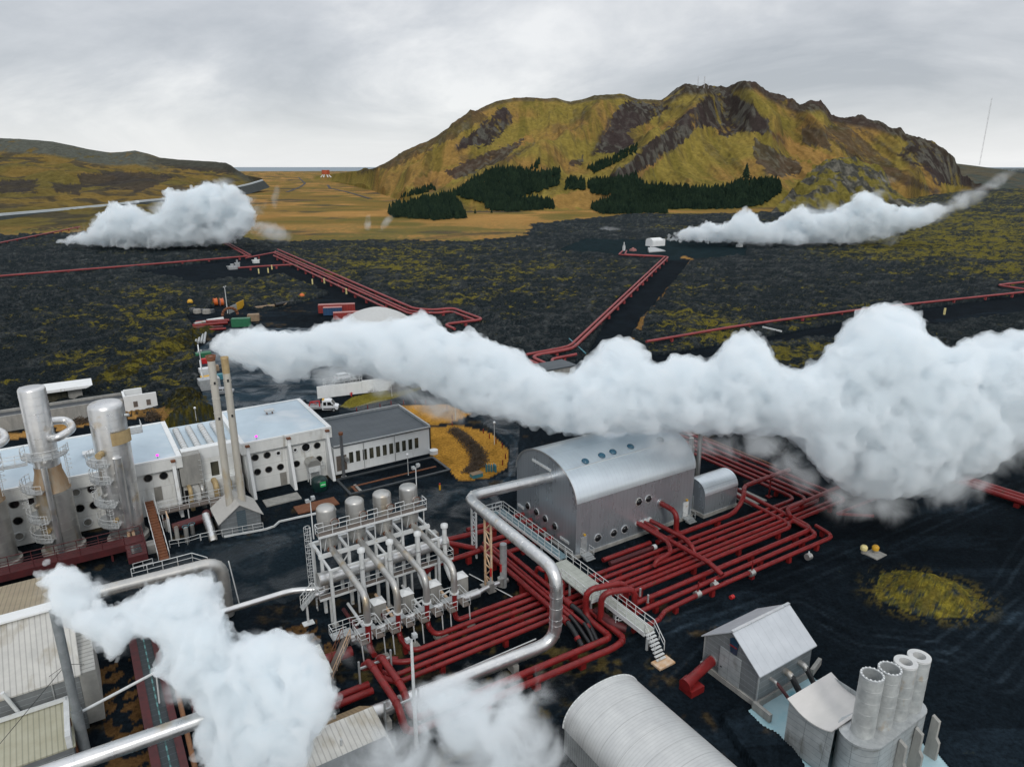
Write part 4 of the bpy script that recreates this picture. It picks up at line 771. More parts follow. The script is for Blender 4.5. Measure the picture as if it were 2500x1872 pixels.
MB().box(30.8, 34.2, -2.5, 2.5, 0, .2).build('concrete_pad', CONCB, label='grey concrete pad beside the annex under the pipes', cat='slab')
# ================================================================= gabled pump house, lower right
gh = thing('gabled_pump_house', 'silver gabled house with a big door beside the turquoise pool', 'building', (2.4, -26.4, 0))
x0, x1, y0, y1 = -1.6, 6.2, -29.6, -23.1; ym = (y0 + y1) / 2
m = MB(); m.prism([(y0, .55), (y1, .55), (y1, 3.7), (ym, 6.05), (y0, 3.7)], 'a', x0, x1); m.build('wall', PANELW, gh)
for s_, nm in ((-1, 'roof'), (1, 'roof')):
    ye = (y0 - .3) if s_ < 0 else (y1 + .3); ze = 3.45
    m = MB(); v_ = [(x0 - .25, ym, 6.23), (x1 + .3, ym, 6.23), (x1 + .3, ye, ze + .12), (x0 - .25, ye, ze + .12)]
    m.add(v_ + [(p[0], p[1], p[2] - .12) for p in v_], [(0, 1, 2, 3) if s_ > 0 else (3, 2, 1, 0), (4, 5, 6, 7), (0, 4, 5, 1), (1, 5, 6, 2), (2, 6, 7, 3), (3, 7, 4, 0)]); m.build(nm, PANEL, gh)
MB().bar((x0 - .27, ym, 6.27), (x1 + .32, ym, 6.27), .3, .08).build('ridge_cap', SILV, gh)
for y in (y0, y1): MB().box(x0 - .05, x0 + .1, y - .06, y + .06, .5, 3.6).build('corner_trim', GALV, gh)
MB().box(x0 - .2, x1 + .2, y0 - .2, y1 + .2, -.6, .55).build('plinth', CONCB, gh)
d = MB().box(x0 - .1, x0 - .02, -27.6, -25.1, .6, 3.75).build('door', PANELV, gh); MB().box(x0 - .16, x0 - .1, -25.5, -25.3, 1.6, 1.7).build('handle', BLACK, d)
w = MB().prism([(-27.0, 3.9), (-26.3, 3.9), (-26.1, 5.3), (-26.6, 5.7), (-27.1, 5.3)], 'a', x0 - .12, x0 - .02).build('window', mk('blue_glass', (.02, .05, .09), (.015, .03, .05), rough=.2), gh); MB().box(x0 - .16, x0 - .12, -27.0, -26.2, 4.6, 4.75).build('window_bar', RED, w)
for i, (a, r, L_) in enumerate(((.2, .16, 2.9), (2.2, .3, 1.4), (4.4, .26, 1.2))):
    pipe('outlet_pipe', ['thin red and black outlet pipe slanting to the pool', 'wide black outlet pipe with a silver elbow over the pool', 'black outlet pipe with silver elbow nearest the far end of the house'][i], [(a, y0 + .05, 2.3), (a, y0 - .7, 2.3), (a + (.4 if i == 0 else .2), y0 - 1.4 - L_, -.1)], r, REDD if i == 0 else BLACK, bend=.5, sup=0, group='outlet pipes of the gabled house', cat='pipe')
    MB().tube([(a, y0 + .02, 2.3), (a, y0 - .62, 2.3), (a + .02, y0 - .85, 2.0)], r * 1.12, .4, 12).build('silver_elbow', SILD, label=['pale collar of the thin outlet pipe', 'silver elbow of the wide outlet pipe', 'silver elbow of the outlet pipe at the far end'][i], cat='pipe elbow')
pipe('intake_pipe', 'fat red pipe stub with a collar resting on a red block beside the gabled house', [(x0 + .1, -24.2, 1.5), (-6.0, -24.9, 1.1)], .5, sup=0)
MB().cyl((-5.3, -24.8, 1.15), (-6.1, -24.92, 1.08), .62, 18).build('pipe_collar', RED, label='wide red collar closing the fat pipe stub', cat='collar'); MB().box(-5.9, -4.2, -25.7, -24.1, 0, .7).build('footing_block', RED, label='square red footing block under the fat pipe stub', cat='footing')
MB().cyl((x0 - .02, -24.2, 1.5), (x0 - .12, -24.2, 1.5), .62, 18).build('wall_ring', SILV, label='silver wall ring where the fat red stub enters the gabled house', cat='collar')
for i, (p, q) in enumerate((((-2.0, -31.6), (-1.9, -29.6)), ((6.4, -29.8), (8.6, -29.2)))): MB().bar((*p, .35), (*q, .35), .35, .8).build('retaining_wall', CONCB, label=['stained concrete wing wall at the pool corner of the gabled house', 'concrete wing wall behind the gabled house'][i], cat='wall')
# ================================================================= vent building with four stacks
vb = thing('vent_building', 'silver clad steam vent building with a curved roof and stack block', 'building', (1, -37, 0))
def arc_(c, r, q0, q1, n_): return [(c[0] + r * math.cos(q0 + (q1 - q0) * k / n_), c[1] + r * math.sin(q0 + (q1 - q0) * k / n_)) for k in range(n_ + 1)]
yN, yS = -33.9, -38.0; zR = [(0, 4.7), (.33, 4.25), (.66, 4.1), (1, 4.35)]
def rz(t): return 4.75 - 1.5 * t * (1 - t) * 1.6 - .1 * t
m = MB(); nn = 12; top = []; 
bs_ = [yN + (yS - yN) * k / nn for k in range(nn + 1)]
vs = [(-3.2, b, 0) for b in bs_] + [(-3.2 + .25 * k / nn, b, rz(k / nn)) for k, b in enumerate(bs_)]
m.add(vs, [(i, i + 1, nn + 2 + i, nn + 1 + i) for i in range(nn)]); m.box(-3.2, 2.6, yN - .05, yN, 0, 4.7); m.box(2.55, 2.6, yS, yN, 0, 4.6); m.build('wall', PANELV, vb)
m = MB(); vs = []
for a in (-3.35, 2.75): vs += [(a, b + (.12 if k == 0 else 0), rz(k / nn) + .06) for k, b in enumerate(bs_)]
m.add(vs, [(i, i + 1, nn + 2 + i, nn + 1 + i) for i in range(nn)], True); m.add([(p[0], p[1], p[2] - .1) for p in vs], [(i, i + 1, nn + 2 + i, nn + 1 + i) for i in range(nn)], True)
m.add([vs[i] for i in range(nn + 1)] + [(p[0], p[1], p[2] - .1) for p in vs[:nn + 1]], [(i, i + 1, nn + 2 + i, nn + 1 + i) for i in range(nn)]); m.build('roof', mk('pale_curved_roof', (.62, .60, .58), (.54, .53, .51), rough=.55, sc=.7, stretch=(.4, 1, 1)), vb)
# rounded stack block
c1, c2 = (-1.1, -39.2), (5.0, -39.6); Rb = 1.75
poly = arc_(c1, Rb, math.pi / 2, math.pi * 1.5, 12) + arc_(c2, 1.3, -math.pi / 2, math.pi / 2, 10)
m = MB(); m.prism(poly, 'z', 0, 4.4, True); m.build('stack_block', PANELV, vb)
m = MB(); m.prism([(x + (x - 2) * .0, y) for x, y in arc_(c1, Rb * 1.03, math.pi / 2, math.pi * 1.5, 12) + arc_(c2, 1.35, -math.pi / 2, math.pi / 2, 10)], 'z', 4.4, 4.52); m.build('block_cap', GALV, vb)
for i, (a, b, open_) in enumerate(((-1.1, -39.2, 1), (.95, -39.45, 1), (3.0, -39.6, 0), (4.85, -39.7, 0))):
    s_ = thing('concrete_vent_stack', ['wide open silver vent stack nearest the curved roof', 'second vent stack with a bolted open rim', 'third vent stack with a thick pale rim', 'fourth and farthest vent stack with a thick pale rim'][i], 'chimney', (a, b, 4.5), 'vent stacks of the steam vent building')
    r = .88; zt_ = 10.0 - (.15 * i)
    m = MB(); m.lathe(a, b, [(r, 4.4), (r, zt_ - .05)], 28, top=False)
    for z in (5.6, 6.7, 7.8, 8.9): m.lathe(a, b, [(r, z - .02), (r * 1.012, z), (r * 1.012, z + .06), (r, z + .08)], 28, top=False)
    m.v and m.build('shaft', PANELV if 0 else mk('mottled_zinc', (.52, .54, .53), (.34, .36, .36), rough=.5, metal=.4, sc=1.2, stain=((.36, .27, .17), .62, .9, (1, 1, .5))), s_)
    ri = .72 if open_ else .5
    m = MB(); vs = []; sg = 28
    for (rr, z) in ((r * 1.01, zt_ - .15), (r * 1.01, zt_ + .02), (ri, zt_ + .02), (ri, zt_ - 2.5)): vs += [(a + rr * math.cos(2 * math.pi * k / sg), b + rr * math.sin(2 * math.pi * k / sg), z) for k in range(sg)]
    m.add(vs, [(j * sg + k, j * sg + (k + 1) % sg, (j + 1) * sg + (k + 1) % sg, (j + 1) * sg + k) for j in range(3) for k in range(sg)]); m.build('rim', (GALV if open_ else mk('pale_rim', (.58, .59, .58), (.48, .49, .49), rough=.6)), s_)
    MB().cyl((a, b, zt_ - 1.2), (a, b, zt_ - 1.15), ri, 24).build('throat_shade_disc', BLACK, s_)  # black disc stands in for the shade down inside the stack
    if open_:
        m = MB(); 
        for k in range(16): q = k * math.pi / 8; m.box(a + .8 * math.cos(q) - .05, a + .8 * math.cos(q) + .05, b + .8 * math.sin(q) - .05, b + .8 * math.sin(q) + .05, zt_ + .02, zt_ + .09)
        m.build('rim_bolts', CONCP, s_).name = 'bolt_ring'
for i, a in enumerate((1.2, 3.6, 6.2)):
    m = MB(); m.prism([(-41.9, -.5), (-41.9, 1.6), (-41.6, 2.0), (-41.6, 3.6), (-41.0, 3.9), (-40.9, -.5)], 'a', a, a + .35); m.build('concrete_fin', CONCB, vb)

# ================================================================= low barrel roofed hall, bottom
bh = thing('ribbed_barrel_hall', 'pale ribbed metal hall with a barrel roof cut by the bottom edge', 'building', (-15, -32, 0))
xa0, xa1, yb0, yb1 = -19.8, -11.3, -40, -24.3
pv = [(-x, z) for x, z in []]
cx, rx = (xa0 + xa1) / 2, (xa1 - xa0) / 2
arcp = []
for k in range(27):
    t = math.pi * k / 26; cc, ss = math.cos(t), math.sin(t); arcp.append((cx - rx * math.copysign(abs(cc) ** .93, cc), 2.3 + 2.9 * abs(ss) ** .93))
m = MB()
for y in (yb0, yb1 - .08): m.prism([(xa0, 0)] + arcp + [(xa1, 0)], 'b', y, y + .08)
m.box(xa0, xa0 + .08, yb0, yb1, 0, 2.3); m.box(xa1 - .08, xa1, yb0, yb1, 0, 2.3)
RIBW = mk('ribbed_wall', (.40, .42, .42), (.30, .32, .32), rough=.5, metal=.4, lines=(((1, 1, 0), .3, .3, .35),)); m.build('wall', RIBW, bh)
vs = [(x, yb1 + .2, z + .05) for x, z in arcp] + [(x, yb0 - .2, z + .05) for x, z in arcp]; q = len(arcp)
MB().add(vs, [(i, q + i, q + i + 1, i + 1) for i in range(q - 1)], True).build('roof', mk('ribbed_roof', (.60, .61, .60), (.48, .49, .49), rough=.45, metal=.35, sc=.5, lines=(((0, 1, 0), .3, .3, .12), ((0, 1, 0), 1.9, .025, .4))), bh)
for x in (xa0 + .7,): MB().bar((x, yb1 + .2, 3.55), (x, yb0, 3.55), .12, .1).build('roof_strip', WHITE, bh)
for s_ in (yb1 + .2, ):
    m = MB(); m.tube([(x, s_, z + .06) for x, z in arcp], .07, 0, 6); m.build('roof_edge', WHITE, bh)
# ================================================================= left bottom sheds
sA = thing('corrugated_warehouse', 'long low warehouse with a ribbed pale roof at the lower left corner', 'building', (-60, 8, 0))
CW = mk('warehouse_roof', (.55, .54, .50), (.43, .425, .40), rough=.55, metal=.15, sc=.6, stain=((.34, .31, .25), .56, .5, (1, .4, 1)), lines=(((1, 0, 0), .42, .22, .4),))
CWB = mk('warehouse_roof_tan', (.36, .30, .20), (.28, .23, .16), rough=.65, metal=.1, sc=.6, lines=(((1, 0, 0), .42, .22, .4),))
DWL = mk('warehouse_wall', (.17, .185, .19), (.13, .14, .145), rough=.6, lines=(((0, 0, 1), .55, .06, -.7),))
xr = -54.0
m = MB(); m.prism([(.7, 0), (20, 0), (20, 5.9), (7.6, 9.0), (.7, 5.9)], 'a', -90, xr); m.build('wall', DWL, sA)
for (ya, za, yb_, zb, mt) in ((7.6, 9.1, .4, 5.85, CW), (7.6, 9.1, 20.2, 5.95, CWB)):
    v_ = [(-90, ya, za), (xr + .2, ya, za), (xr + .2, yb_, zb), (-90, yb_, zb)]; m = MB(); m.add(v_ + [(p[0], p[1], p[2] - .15) for p in v_], [(0, 1, 2, 3) if yb_ > ya else (3, 2, 1, 0), (4, 5, 6, 7), (0, 4, 5, 1), (1, 5, 6, 2), (2, 6, 7, 3), (3, 7, 4, 0)]); m.build('roof', mt, sA)
MB().box(-90, xr + .3, 6.9, 8.3, 9.02, 9.2).build('ridge_cap', CONCP, sA)
m = MB(); m.prism([(.7, .4), (8.0, .4), (8.0, 7.4), (.7, 5.7)], 'a', xr + .02, xr + 1.3); m.build('ribbed_gable', mk('gable_ribs', (.45, .45, .42), (.33, .33, .31), rough=.6, lines=(((0, 1, 0), .45, .3, .45),)), sA)
MB().cyl((-58.2, .45, 2.8), (-59.3, .2, 6.6), .16, 10).build('wall_flue', WHITE, sA); MB().cyl((-57.7, .5, 1.2), (-58.2, .45, 3.2), .2, 10).build('flue_foot', YEL, sA)
for a in (-56.0,): MB().cyl((a, .62, .1), (a, .62, 5.6), .06, 6).build('downpipe', GALV, sA)
sL = thing('lean_to_shed', 'lower lean-to shed with a yellowed ribbed roof in the bottom left corner', 'building', (-60, -3, 0))
m = MB(); m.prism([(-4.6, 0), (.6, 0), (.6, 3.9), (-4.6, 2.9)], 'a', -90, -55.0); m.build('wall', DWL, sL)
v_ = [(-90, .6, 4.05), (-54.8, .6, 4.05), (-54.8, -4.8, 3.0), (-90, -4.8, 3.0)]
MB().add(v_ + [(p[0], p[1], p[2] - .15) for p in v_], [(3, 2, 1, 0), (4, 5, 6, 7), (1, 5, 6, 2), (2, 6, 7, 3)]).build('roof', mk('lean_to_roof', (.40, .39, .30), (.32, .31, .22), rough=.6, sc=.6, lines=(((1, 0, 0), .4, .25, .4),)), sL)
MB().box(-90, -55.2, -.1, .1, 4.06, 4.4).build('gutter', WHITE, sL); MB().box(-55.4, -55.0, -4.9, .5, 3.0, 4.15).build('roof_edge', WHITE, sL)
MB().box(-56.6, -56.2, -4.66, -4.6, 1.0, 1.5).build('wall_sign', CONCP, sL)
# guyed steam pole
gp = thing('guyed_flue', 'tall weathered grey flue pipe beside the warehouse, puffing steam from its mouth', 'chimney', (-53.8, -3.9, 0))
a, b, _ = Q(212, 1850, 0); LOC[gp.name] = Vector((a, b, 0)); gp.location = W(a, b, 0)
MB().lathe(a, b, [(.62, 0), (.62, .2)], 16).build('foot_flange', WHITE, gp); MB().cyl((a, b, .2), (a, b, 5), .42, 14).cyl((a, b, 5), (a, b, 14.6), .36, 14).build('pipe_shaft', mk('weathered_grey_pipe', (.26, .28, .29), (.17, .19, .2), rough=.6, metal=.3, sc=1.3), gp)
for i, (x, y) in enumerate(((a - 7, b - 1.5), (a + 1.5, b + 8), (a - 3, b + 7.5))): MB().cyl((a, b, 9.5), (x, y, 3.5), .025, 4).build('guy_wire', BLACK, gp)
MB().cyl((a - .5, b - .6, .2), (a - .7, b + .6, 4.0), .16, 8).build('side_pipe', RUST, gp)
pipe('thin_white_duct', 'thin white pipe bridging from the guyed flue to the cable trench', [(a + .2, b + .6, 4.2), (a + 9, b + 3.6, 4.2)], .13, WHITE, sup=0)
MB().bar((a + 6.2, b + 2.7, 4.1), (a + 6.0, b + 2.4, .1), .1).build('prop_post', WHITE, label='slim white prop under the thin white pipe', cat='post')
# left silver pipes
pipe('bent_silver_pipe', 'silver pipe with a downward elbow emerging from the warehouse behind steam', [(-60, 11.6, 7.2), (-40.0, 11.2, 7.0), (-40.0, 11.2, .2)], .62, SILD, bend=1.9, sup=0, rings=1.1, seg=20)
pipe('bent_silver_pipe', 'second silver pipe hanging below the warehouse one', [(-56, 10.2, 5.4), (-42.4, 10.2, 5.4), (-42.4, 10.2, 2)], .4, SILD, bend=1.2, sup=0, rings=1.2)
pipe('low_silver_pipe', 'big silver pipe rising from the bottom edge to an elbow in the steam', [Q(60, 1905, 7), Q(470, 1762, 7), Q(560, 1730, 7), Q(600, 1760, 3.5)], .62, SILV, bend=1.6, sup=0, rings=1.2, seg=22)
wkk = thing('upper_left_catwalk', 'white railed catwalk behind the bent silver pipe', 'catwalk', (-46, 13, 6.6))
MB().box(-48.5, -41.2, 12.3, 13.0, 6.7, 6.8).build('deck', BROWNG, wkk); rail([(-48.5, 13.0, 6.8), (-42.6, 13.0, 6.8), (-41.2, 12.4, 6.1)], 1.1, 1.4, .04).build('railing', WHITE, wkk)
for a_ in (-48, -45, -42): MB().bar((a_, 12.8, 0), (a_, 12.8, 6.7), .16).build('post', WHITE, wkk)
MB().bar((-39.2, 11.8, 6.4), (-38.6, 11.8, 0), .12).build('prop', WHITE, wkk)
# cable trench with red beams
tr = thing('cable_trench', 'long dark cable trench cover between two red beams at the lower left', 'trench', (-48.6, -2, 0))
TRM = mk('trench_cover', (.03, .04, .045), (.02, .028, .032), rough=.6, lines=(((0, 1, 0), .8, .06, -.9),))
MB().box(-49.2, -47.9, -14, 11, .5, 1.0).build('cover', TRM, tr); MB().box(-49.9, -49.2, -14, 11, .4, 1.15).build('red_beam', REDD, tr); MB().box(-47.9, -47.3, -14, 11, .4, 1.15).build('red_beam', REDD, tr)
MB().box(-48.62, -48.5, -14, 11, 1.0, 1.04).build('dashed_strip', mk('teal_dash', (.12, .3, .3), rough=.6, lines=(((0, 1, 0), 1.2, .5, .9),)), tr)
pipe('brown_lagged_pipe', 'brown lagged pipe running beside the cable trench', [(-46.6, 10, .9), (-46.9, -12, .9)], .22, mk('brown_lagging', (.26, .12, .05), (.17, .08, .04), rough=.8), sup=0)
pipe('red_trench_pipe', 'dark red pipe running beside the brown lagged pipe', [(-45.4, 9, .9), (-45.8, -12, .9)], .4, REDD, sup=0)
rail([(-46.6, 5.5, 1.2), (-46.7, 2.5, 1.2)], 1., 1.2, .035).build('guard_rail', WHITE, label='white guard rail stub beside the cable trench in the steam', cat='railing')
MB().box(-52, -47, -11.6, -10.6, 1.2, 1.4).build('blue_plank_walk', TEAL, label='blue grated plank walk below the big low silver pipe', cat='walkway')
# small sheds centre bottom
s1 = thing('tan_roofed_shed', 'small shed with a pale ribbed front slope and brown rear slope by the light mast', 'building', (-36, -17, 0))
m = MB(); m.prism([(-21.5, 0), (-13.8, 0), (-13.8, 3.3), (-15.2, 4.0), (-21.5, 3.4)], 'a', -40.5, -33.4); m.build('wall', DWL, s1)
def slab(v_, mt, nm, par): return MB().add(v_ + [(p[0], p[1], p[2] - .12) for p in v_], [(3, 2, 1, 0), (4, 5, 6, 7), (0, 4, 5, 1), (1, 5, 6, 2), (2, 6, 7, 3), (3, 7, 4, 0)]).build(nm, mt, par)
slab([(-40.7, -15.0, 4.2), (-33.2, -15.0, 4.2), (-33.2, -19.6, 3.5), (-40.7, -19.6, 3.5)], CW, 'roof', s1); slab([(-40.7, -13.6, 3.5), (-33.9, -13.6, 3.5), (-33.2, -15.0, 4.2), (-40.7, -15.0, 4.2)], BROWNR, 'roof', s1)
for (x, y, z) in ((-36.3, -14.3, 3.9), (-36.8, -17.3, 3.9)): MB().cyl((x, y, z - .3), (x, y, z + .5), .1, 8).build('roof_vent', GALV, s1)
MB().cyl((-33.3, -19.5, 0), (-33.3, -19.5, 3.5), .07, 6).build('downpipe', GALV, s1)
s2 = thing('grey_roofed_hut', 'small white walled hut with a slanting grey roof half hidden in steam', 'building', (-36, -5.5, 0))
MB().prism([(-7.3, 0), (-3.8, 0), (-3.8, 3.3), (-7.3, 2.8)], 'a', -38.5, -34.4).build('wall', CONCP, s2); slab([(-38.7, -3.6, 3.5), (-34.2, -3.6, 3.5), (-34.2, -7.5, 2.95), (-38.7, -7.5, 2.95)], mk('hut_roof', (.50, .50, .46), (.4, .4, .37), rough=.6, lines=(((1, 0, 0), .5, .08, .4),)), 'roof', s2)
rail([(-37.6, -7.9, 0), (-34.8, -7.9, 0)], 1., 1.2, .04).build('handrail', WHITE, s2)
# light masts
def mast(name, label, u, v, h, r=.09, head='twin', z=0, group=None, xy=None):
    a, b = xy if xy else Q(u, v, z)[:2]
    t = thing(name, label, 'lamp', (a, b, z), group)
    MB().cyl((a, b, z), (a, b, z + h), r, 8, r * .6).build('pole', WHITE, t)
    if head == 'twin':
        MB().box(a - .5, a - .12, b - .2, b + .2, z + h - .1, z + h + .22).build('lamp_head', GALV, t); MB().box(a + .12, a + .5, b - .2, b + .2, z + h + .1, z + h + .45).build('lamp_head', GALV, t); MB().bar((a - .4, b, z + h), (a + .4, b, z + h), .08).build('arm', GALV, t)
    else:
        m = MB(); R0 = .24; m.lathe(a, b, [(.02, z + h)] + [(R0 * math.sin(k * math.pi / 8), z + h + R0 - R0 * math.cos(k * math.pi / 8)) for k in range(1, 8)] + [(.01, z + h + 2 * R0)], 14); m.build('globe', LAMPG, t)
    return t
mast('floodlight_mast', 'tall white light mast with two floodlight heads among the red pipes', 1017, 1824, 11.0, .2)
mast('floodlight_pole', 'white floodlight pole beside the caged ladder of the vessel frame', 0, 0, 4.6, .08, z=9.0, xy=(-31.0, 6.9))
mast('floodlight_pole', 'yellowed floodlight pole at the far end of the vessel frame', 0, 0, 6.4, .09, z=6.9, xy=(-17.4, 9.4))
for i, (u, v, h) in enumerate(((482, 1043, 3.7), (997, 1160, 3.4), (1112, 1025, 4.2), (1207, 1085, 4.0), (957, 968, 3.8), (492, 1043, 3.7))):
    if i == 5: continue
    mast('globe_lamp', ['globe lamp by the lava mound behind the connecting block', 'globe lamp just behind the farthest domed vessel', 'globe lamp on the grass island near the road', 'globe lamp at the road bend below the big steam', 'globe lamp beside the white yard wall'][i], u, v, h, .07, 'globe', group='globe lamps')
# ================================================================= vehicles
def wheel(t, x, y, r=.36):
    w = MB().cyl((x, y - .12, r), (x, y + .12, r), r, 14).build('wheel', RUBBER, t)
    MB().cyl((x, y - .135, r), (x, y + .135, r), r * .55, 10).build('rim', GALV, w)
def place(t, rot): t.rotation_euler = (0, 0, ANG + rot)
def truck(label, loc, rot):
    t = thing('crew_cab_truck', label, 'truck', (0, 0, 0))
    side = [(.2, .5), (3.0, .5), (3.05, 1.1), (2.35, 1.35), (1.75, 2.3), (1.4, 2.45), (-.05, 2.45), (-.15, .5)]
    MB().prism(side, 'b', -.95, .95).build('cab', PAINTW, t)
    for s_ in (-1, 1):
        y = s_ * .96
        MB().add([(x, y, z) for x, z in ((.15, 1.45), (.75, 1.45), (.75, 2.15), (.15, 2.15))], [(0, 1, 2, 3)]).build('side_window', DGLASS, t)
        MB().add([(x, y, z) for x, z in ((.95, 1.45), (2.0, 1.45), (1.6, 2.15), (.95, 2.15))], [(0, 1, 2, 3)]).build('side_window', DGLASS, t)
        MB().box(.1, 2.4, y - .02, y + .02, .62, .85).build('door_trim', BLACK, t)
        MB().box(1.95, 2.1, y - .18, y + .18, 1.4, 1.7).build('mirror', BLACK, t)
    MB().add([(2.33, -.8, 1.4), (2.33, .8, 1.4), (1.8, .75, 2.26), (1.8, -.75, 2.26)], [(0, 1, 2, 3)]).build('windscreen', DGLASS, t)
    for s_ in (-1, 1): MB().box(3.02, 3.1, s_ * .7 - .15, s_ * .7 + .15, .85, 1.05).build('headlight', LAMPG, t)
    MB().box(3.0, 3.15, -.9, .9, .35, .7).build('bumper', BLACK, t)
    MB().box(-3.4, -.2, -1.05, 1.05, .85, .95).build('flatbed', GALV, t)
    m = MB()
    for y in (-1.05, 1.02): m.box(-3.4, -.3, y, y + .04, .95, 1.3)
    m.box(-3.42, -3.38, -1.05, 1.05, .95, 1.3); m.build('bed_side', GALV, t); MB().box(-3.3, 2.6, -.4, .4, .5, .75).build('chassis', BLACK, t)
    m = MB(); m.bar((-.7, 0, .95), (-.7, 0, 2.2), .25); m.bar((-.7, 0, 2.2), (-2.6, .2, 2.0), .2); m.bar((-2.6, .2, 2.0), (-1.3, .3, 1.5), .16); m.bar((-2.9, -.2, 1.0), (-2.5, -.2, 1.9), .2); m.build('loader_crane', REDV, t)
    MB().box(-.1, .3, -.5, .5, 2.45, 2.6).build('beacon_bar', YEL, t)
    for x in (-2.3, 2.15):
        for y in (-.85, .85): wheel(t, x, y, .4)
    t.location = W(*loc); LOC[t.name] = Vector(loc); place(t, rot); return t
def car(label, loc, rot, paint, wagon=True, scale=1.):
    t = thing('estate_car', label, 'car', (0, 0, 0))
    side = [(-2.2, .35), (2.2, .35), (2.25, .75), (2.1, .92), (1.0, 1.02), (-2.2, 1.05), (-2.28, .7)]
    MB().prism(side, 'b', -.88, .88).build('body', paint, t)
    rf = [(1.05, 1.02), (.35, 1.5), (-1.9 if wagon else -1.1, 1.52), (-2.15, 1.04)]
    m = MB(); b0, b1 = .84, .68
    vs = [(x, s_ * (b0 if z < 1.2 else b1), z) for s_ in (-1, 1) for x, z in rf]
    m.add(vs, [(0, 1, 2, 3), (7, 6, 5, 4), (1, 5, 6, 2)]); g = m.build('cabin', paint, t)
    MB().add([(1.06, -.78, 1.03), (1.06, .78, 1.03), (.38, .64, 1.49), (.38, -.64, 1.49)], [(0, 1, 2, 3)]).build('windscreen', DGLASS, t)
    MB().add([(-2.16, -.78, 1.06), (-2.16, .78, 1.06), (-1.92, .64, 1.5), (-1.92, -.64, 1.5)], [(0, 1, 2, 3)]).build('rear_window', DGLASS, t)
    for s_ in (-1, 1):
        for xs in (((.85, .3, .18, .18)), ((.08, .08, -.75, -.75)), ((-.85, -.85, -1.8, -1.95))):
            xb0, xt0, xt1, xb1 = xs
            MB().add([(xb0, s_ * .83, 1.1), (xt0, s_ * .72, 1.42), (xt1, s_ * .72, 1.42), (xb1, s_ * .83, 1.1)], [(0, 1, 2, 3)]).build('side_window', DGLASS, t)
    for s_ in (-1, 1): MB().box(2.2, 2.27, s_ * .62 - .18, s_ * .62 + .18, .65, .82).build('headlight', LAMPG, t); MB().box(-2.3, -2.24, s_ * .7 - .12, s_ * .7 + .12, .7, .95).build('tail_light', REDV, t)
    for x in (-1.4, 1.4):
        for y in (-.78, .78): wheel(t, x, y, .32)
    t.location = W(*loc); LOC[t.name] = Vector(loc); place(t, rot); return t
tq = Q(790, 1003, 0)
truck('white crew cab flatbed truck with a red folding crane on the road behind the office', tq, -.42)
car('silver estate car parked by the pipe stacks behind the twin exhaust stacks', Q(545, 962, 0), -.35, PAINTS)
car('white hatchback standing on the trailer inside the white mesh cage behind the yard wall', (Q(842, 932, 0)[0], Q(842, 932, 0)[1], .7), .15, PAINTW)
tl = thing('car_trailer', 'galvanised flat trailer carrying the white hatchback', 'trailer', Q(842, 932, 0))
x, y, _ = Q(842, 932, 0); MB().box(x - 2.6, x + 2.6, y - 1, y + 1, .5, .62).build('trailer_bed', GALV, tl)
for a_ in (x - .5, x + .6):
    for b_ in (y - 1.05, y + 1.05): wheel(tl, a_, b_, .3)
for i, (u, v) in enumerate(((795, 950), (862, 938))):
    a, b, _ = Q(u, v, 0); m = MB()
    for x in (0, 2.2):
        for y in (0, 1.5): m.bar((a + x, b + y, 0), (a + x, b + y, 2.0), .09)
    for z in (.1, 1., 2.0):
        for p, q in (((0, 0), (2.2, 0)), ((2.2, 0), (2.2, 1.5)), ((2.2, 1.5), (0, 1.5)), ((0, 1.5), (0, 0))): m.bar((a + p[0], b + p[1], z), (a + q[0], b + q[1], z), .07)
    m.bar((a, b, 0), (a + 2.2, b, 2), .05); m.build('mesh_cage', WHITE, label=['white tubular cage at the near end of the yard wall', 'white tubular cage next to the trailer with the hatchback'][i], cat='cage', group='white cages')
MB().bar((-7.3, 82, 1.35), (2.2, 80.4, 1.35), .25, 2.7).build('yard_wall', CONCP, label='white wall panel of the car park nearest the truck', cat='wall')
MB().bar((2.25, 80.39, 1.45), (9.5, 79.2, 1.45), .25, 2.9).build('yard_wall', CONCP, label='white wall panel of the car park running into the steam', cat='wall')
hy = thing('fire_hydrant', 'small red hydrant on the grass in front of the white yard wall', 'hydrant', Q(858, 967, 0)); a, b, _ = Q(858, 967, 0); MB().cyl((a, b, 0), (a, b, .9), .14, 8).build('hydrant_body', REDV, hy); MB().box(a - .35, a + .35, b - .1, b + .1, .5, .7).build('nozzle', REDV, hy)
hy = thing('fire_hydrant', 'yellow and red hydrant on the wet asphalt near the grass island', 'hydrant', Q(1074, 1195, 0)); a, b, _ = Q(1074, 1195, 0); MB().cyl((a, b, 0), (a, b, .8), .16, 8).build('hydrant_body', YEL, hy); MB().cyl((a, b, .8), (a, b, 1.1), .1, 8).build('hydrant_cap', REDV, hy)
bol = [(871, 1006), (898, 999), (928, 995), (955, 989), (985.5, 987), (1014, 986), (1039, 987), (1091, 1000), (1180, 1058), (1195, 1070), (1211, 1082), (1226, 1093), (1234, 1120), (1227, 1135), (1104, 1038), (1104, 1023)]
b0 = None
bl_lab = ['first', 'second', 'third', 'fourth', 'fifth', 'sixth', 'seventh', 'eighth', 'ninth', 'tenth', 'eleventh', 'twelfth', 'thirteenth', 'fourteenth', 'fifteenth', 'sixteenth']
for i, (u, v) in enumerate(bol):
    a, b, _ = Q(u, v, 0); lb = f'{bl_lab[i]} short red bollard along the road from the white truck onwards'
    if b0 is None: b0 = MB().bar((a, b, 0), (a, b, .95), .14).build('bollard', RED, loc=(a, b, 0), label=lb, cat='bollard', group='red bollards along the road')
    else: dup(b0, loc=(a, b, 0), label=lb)
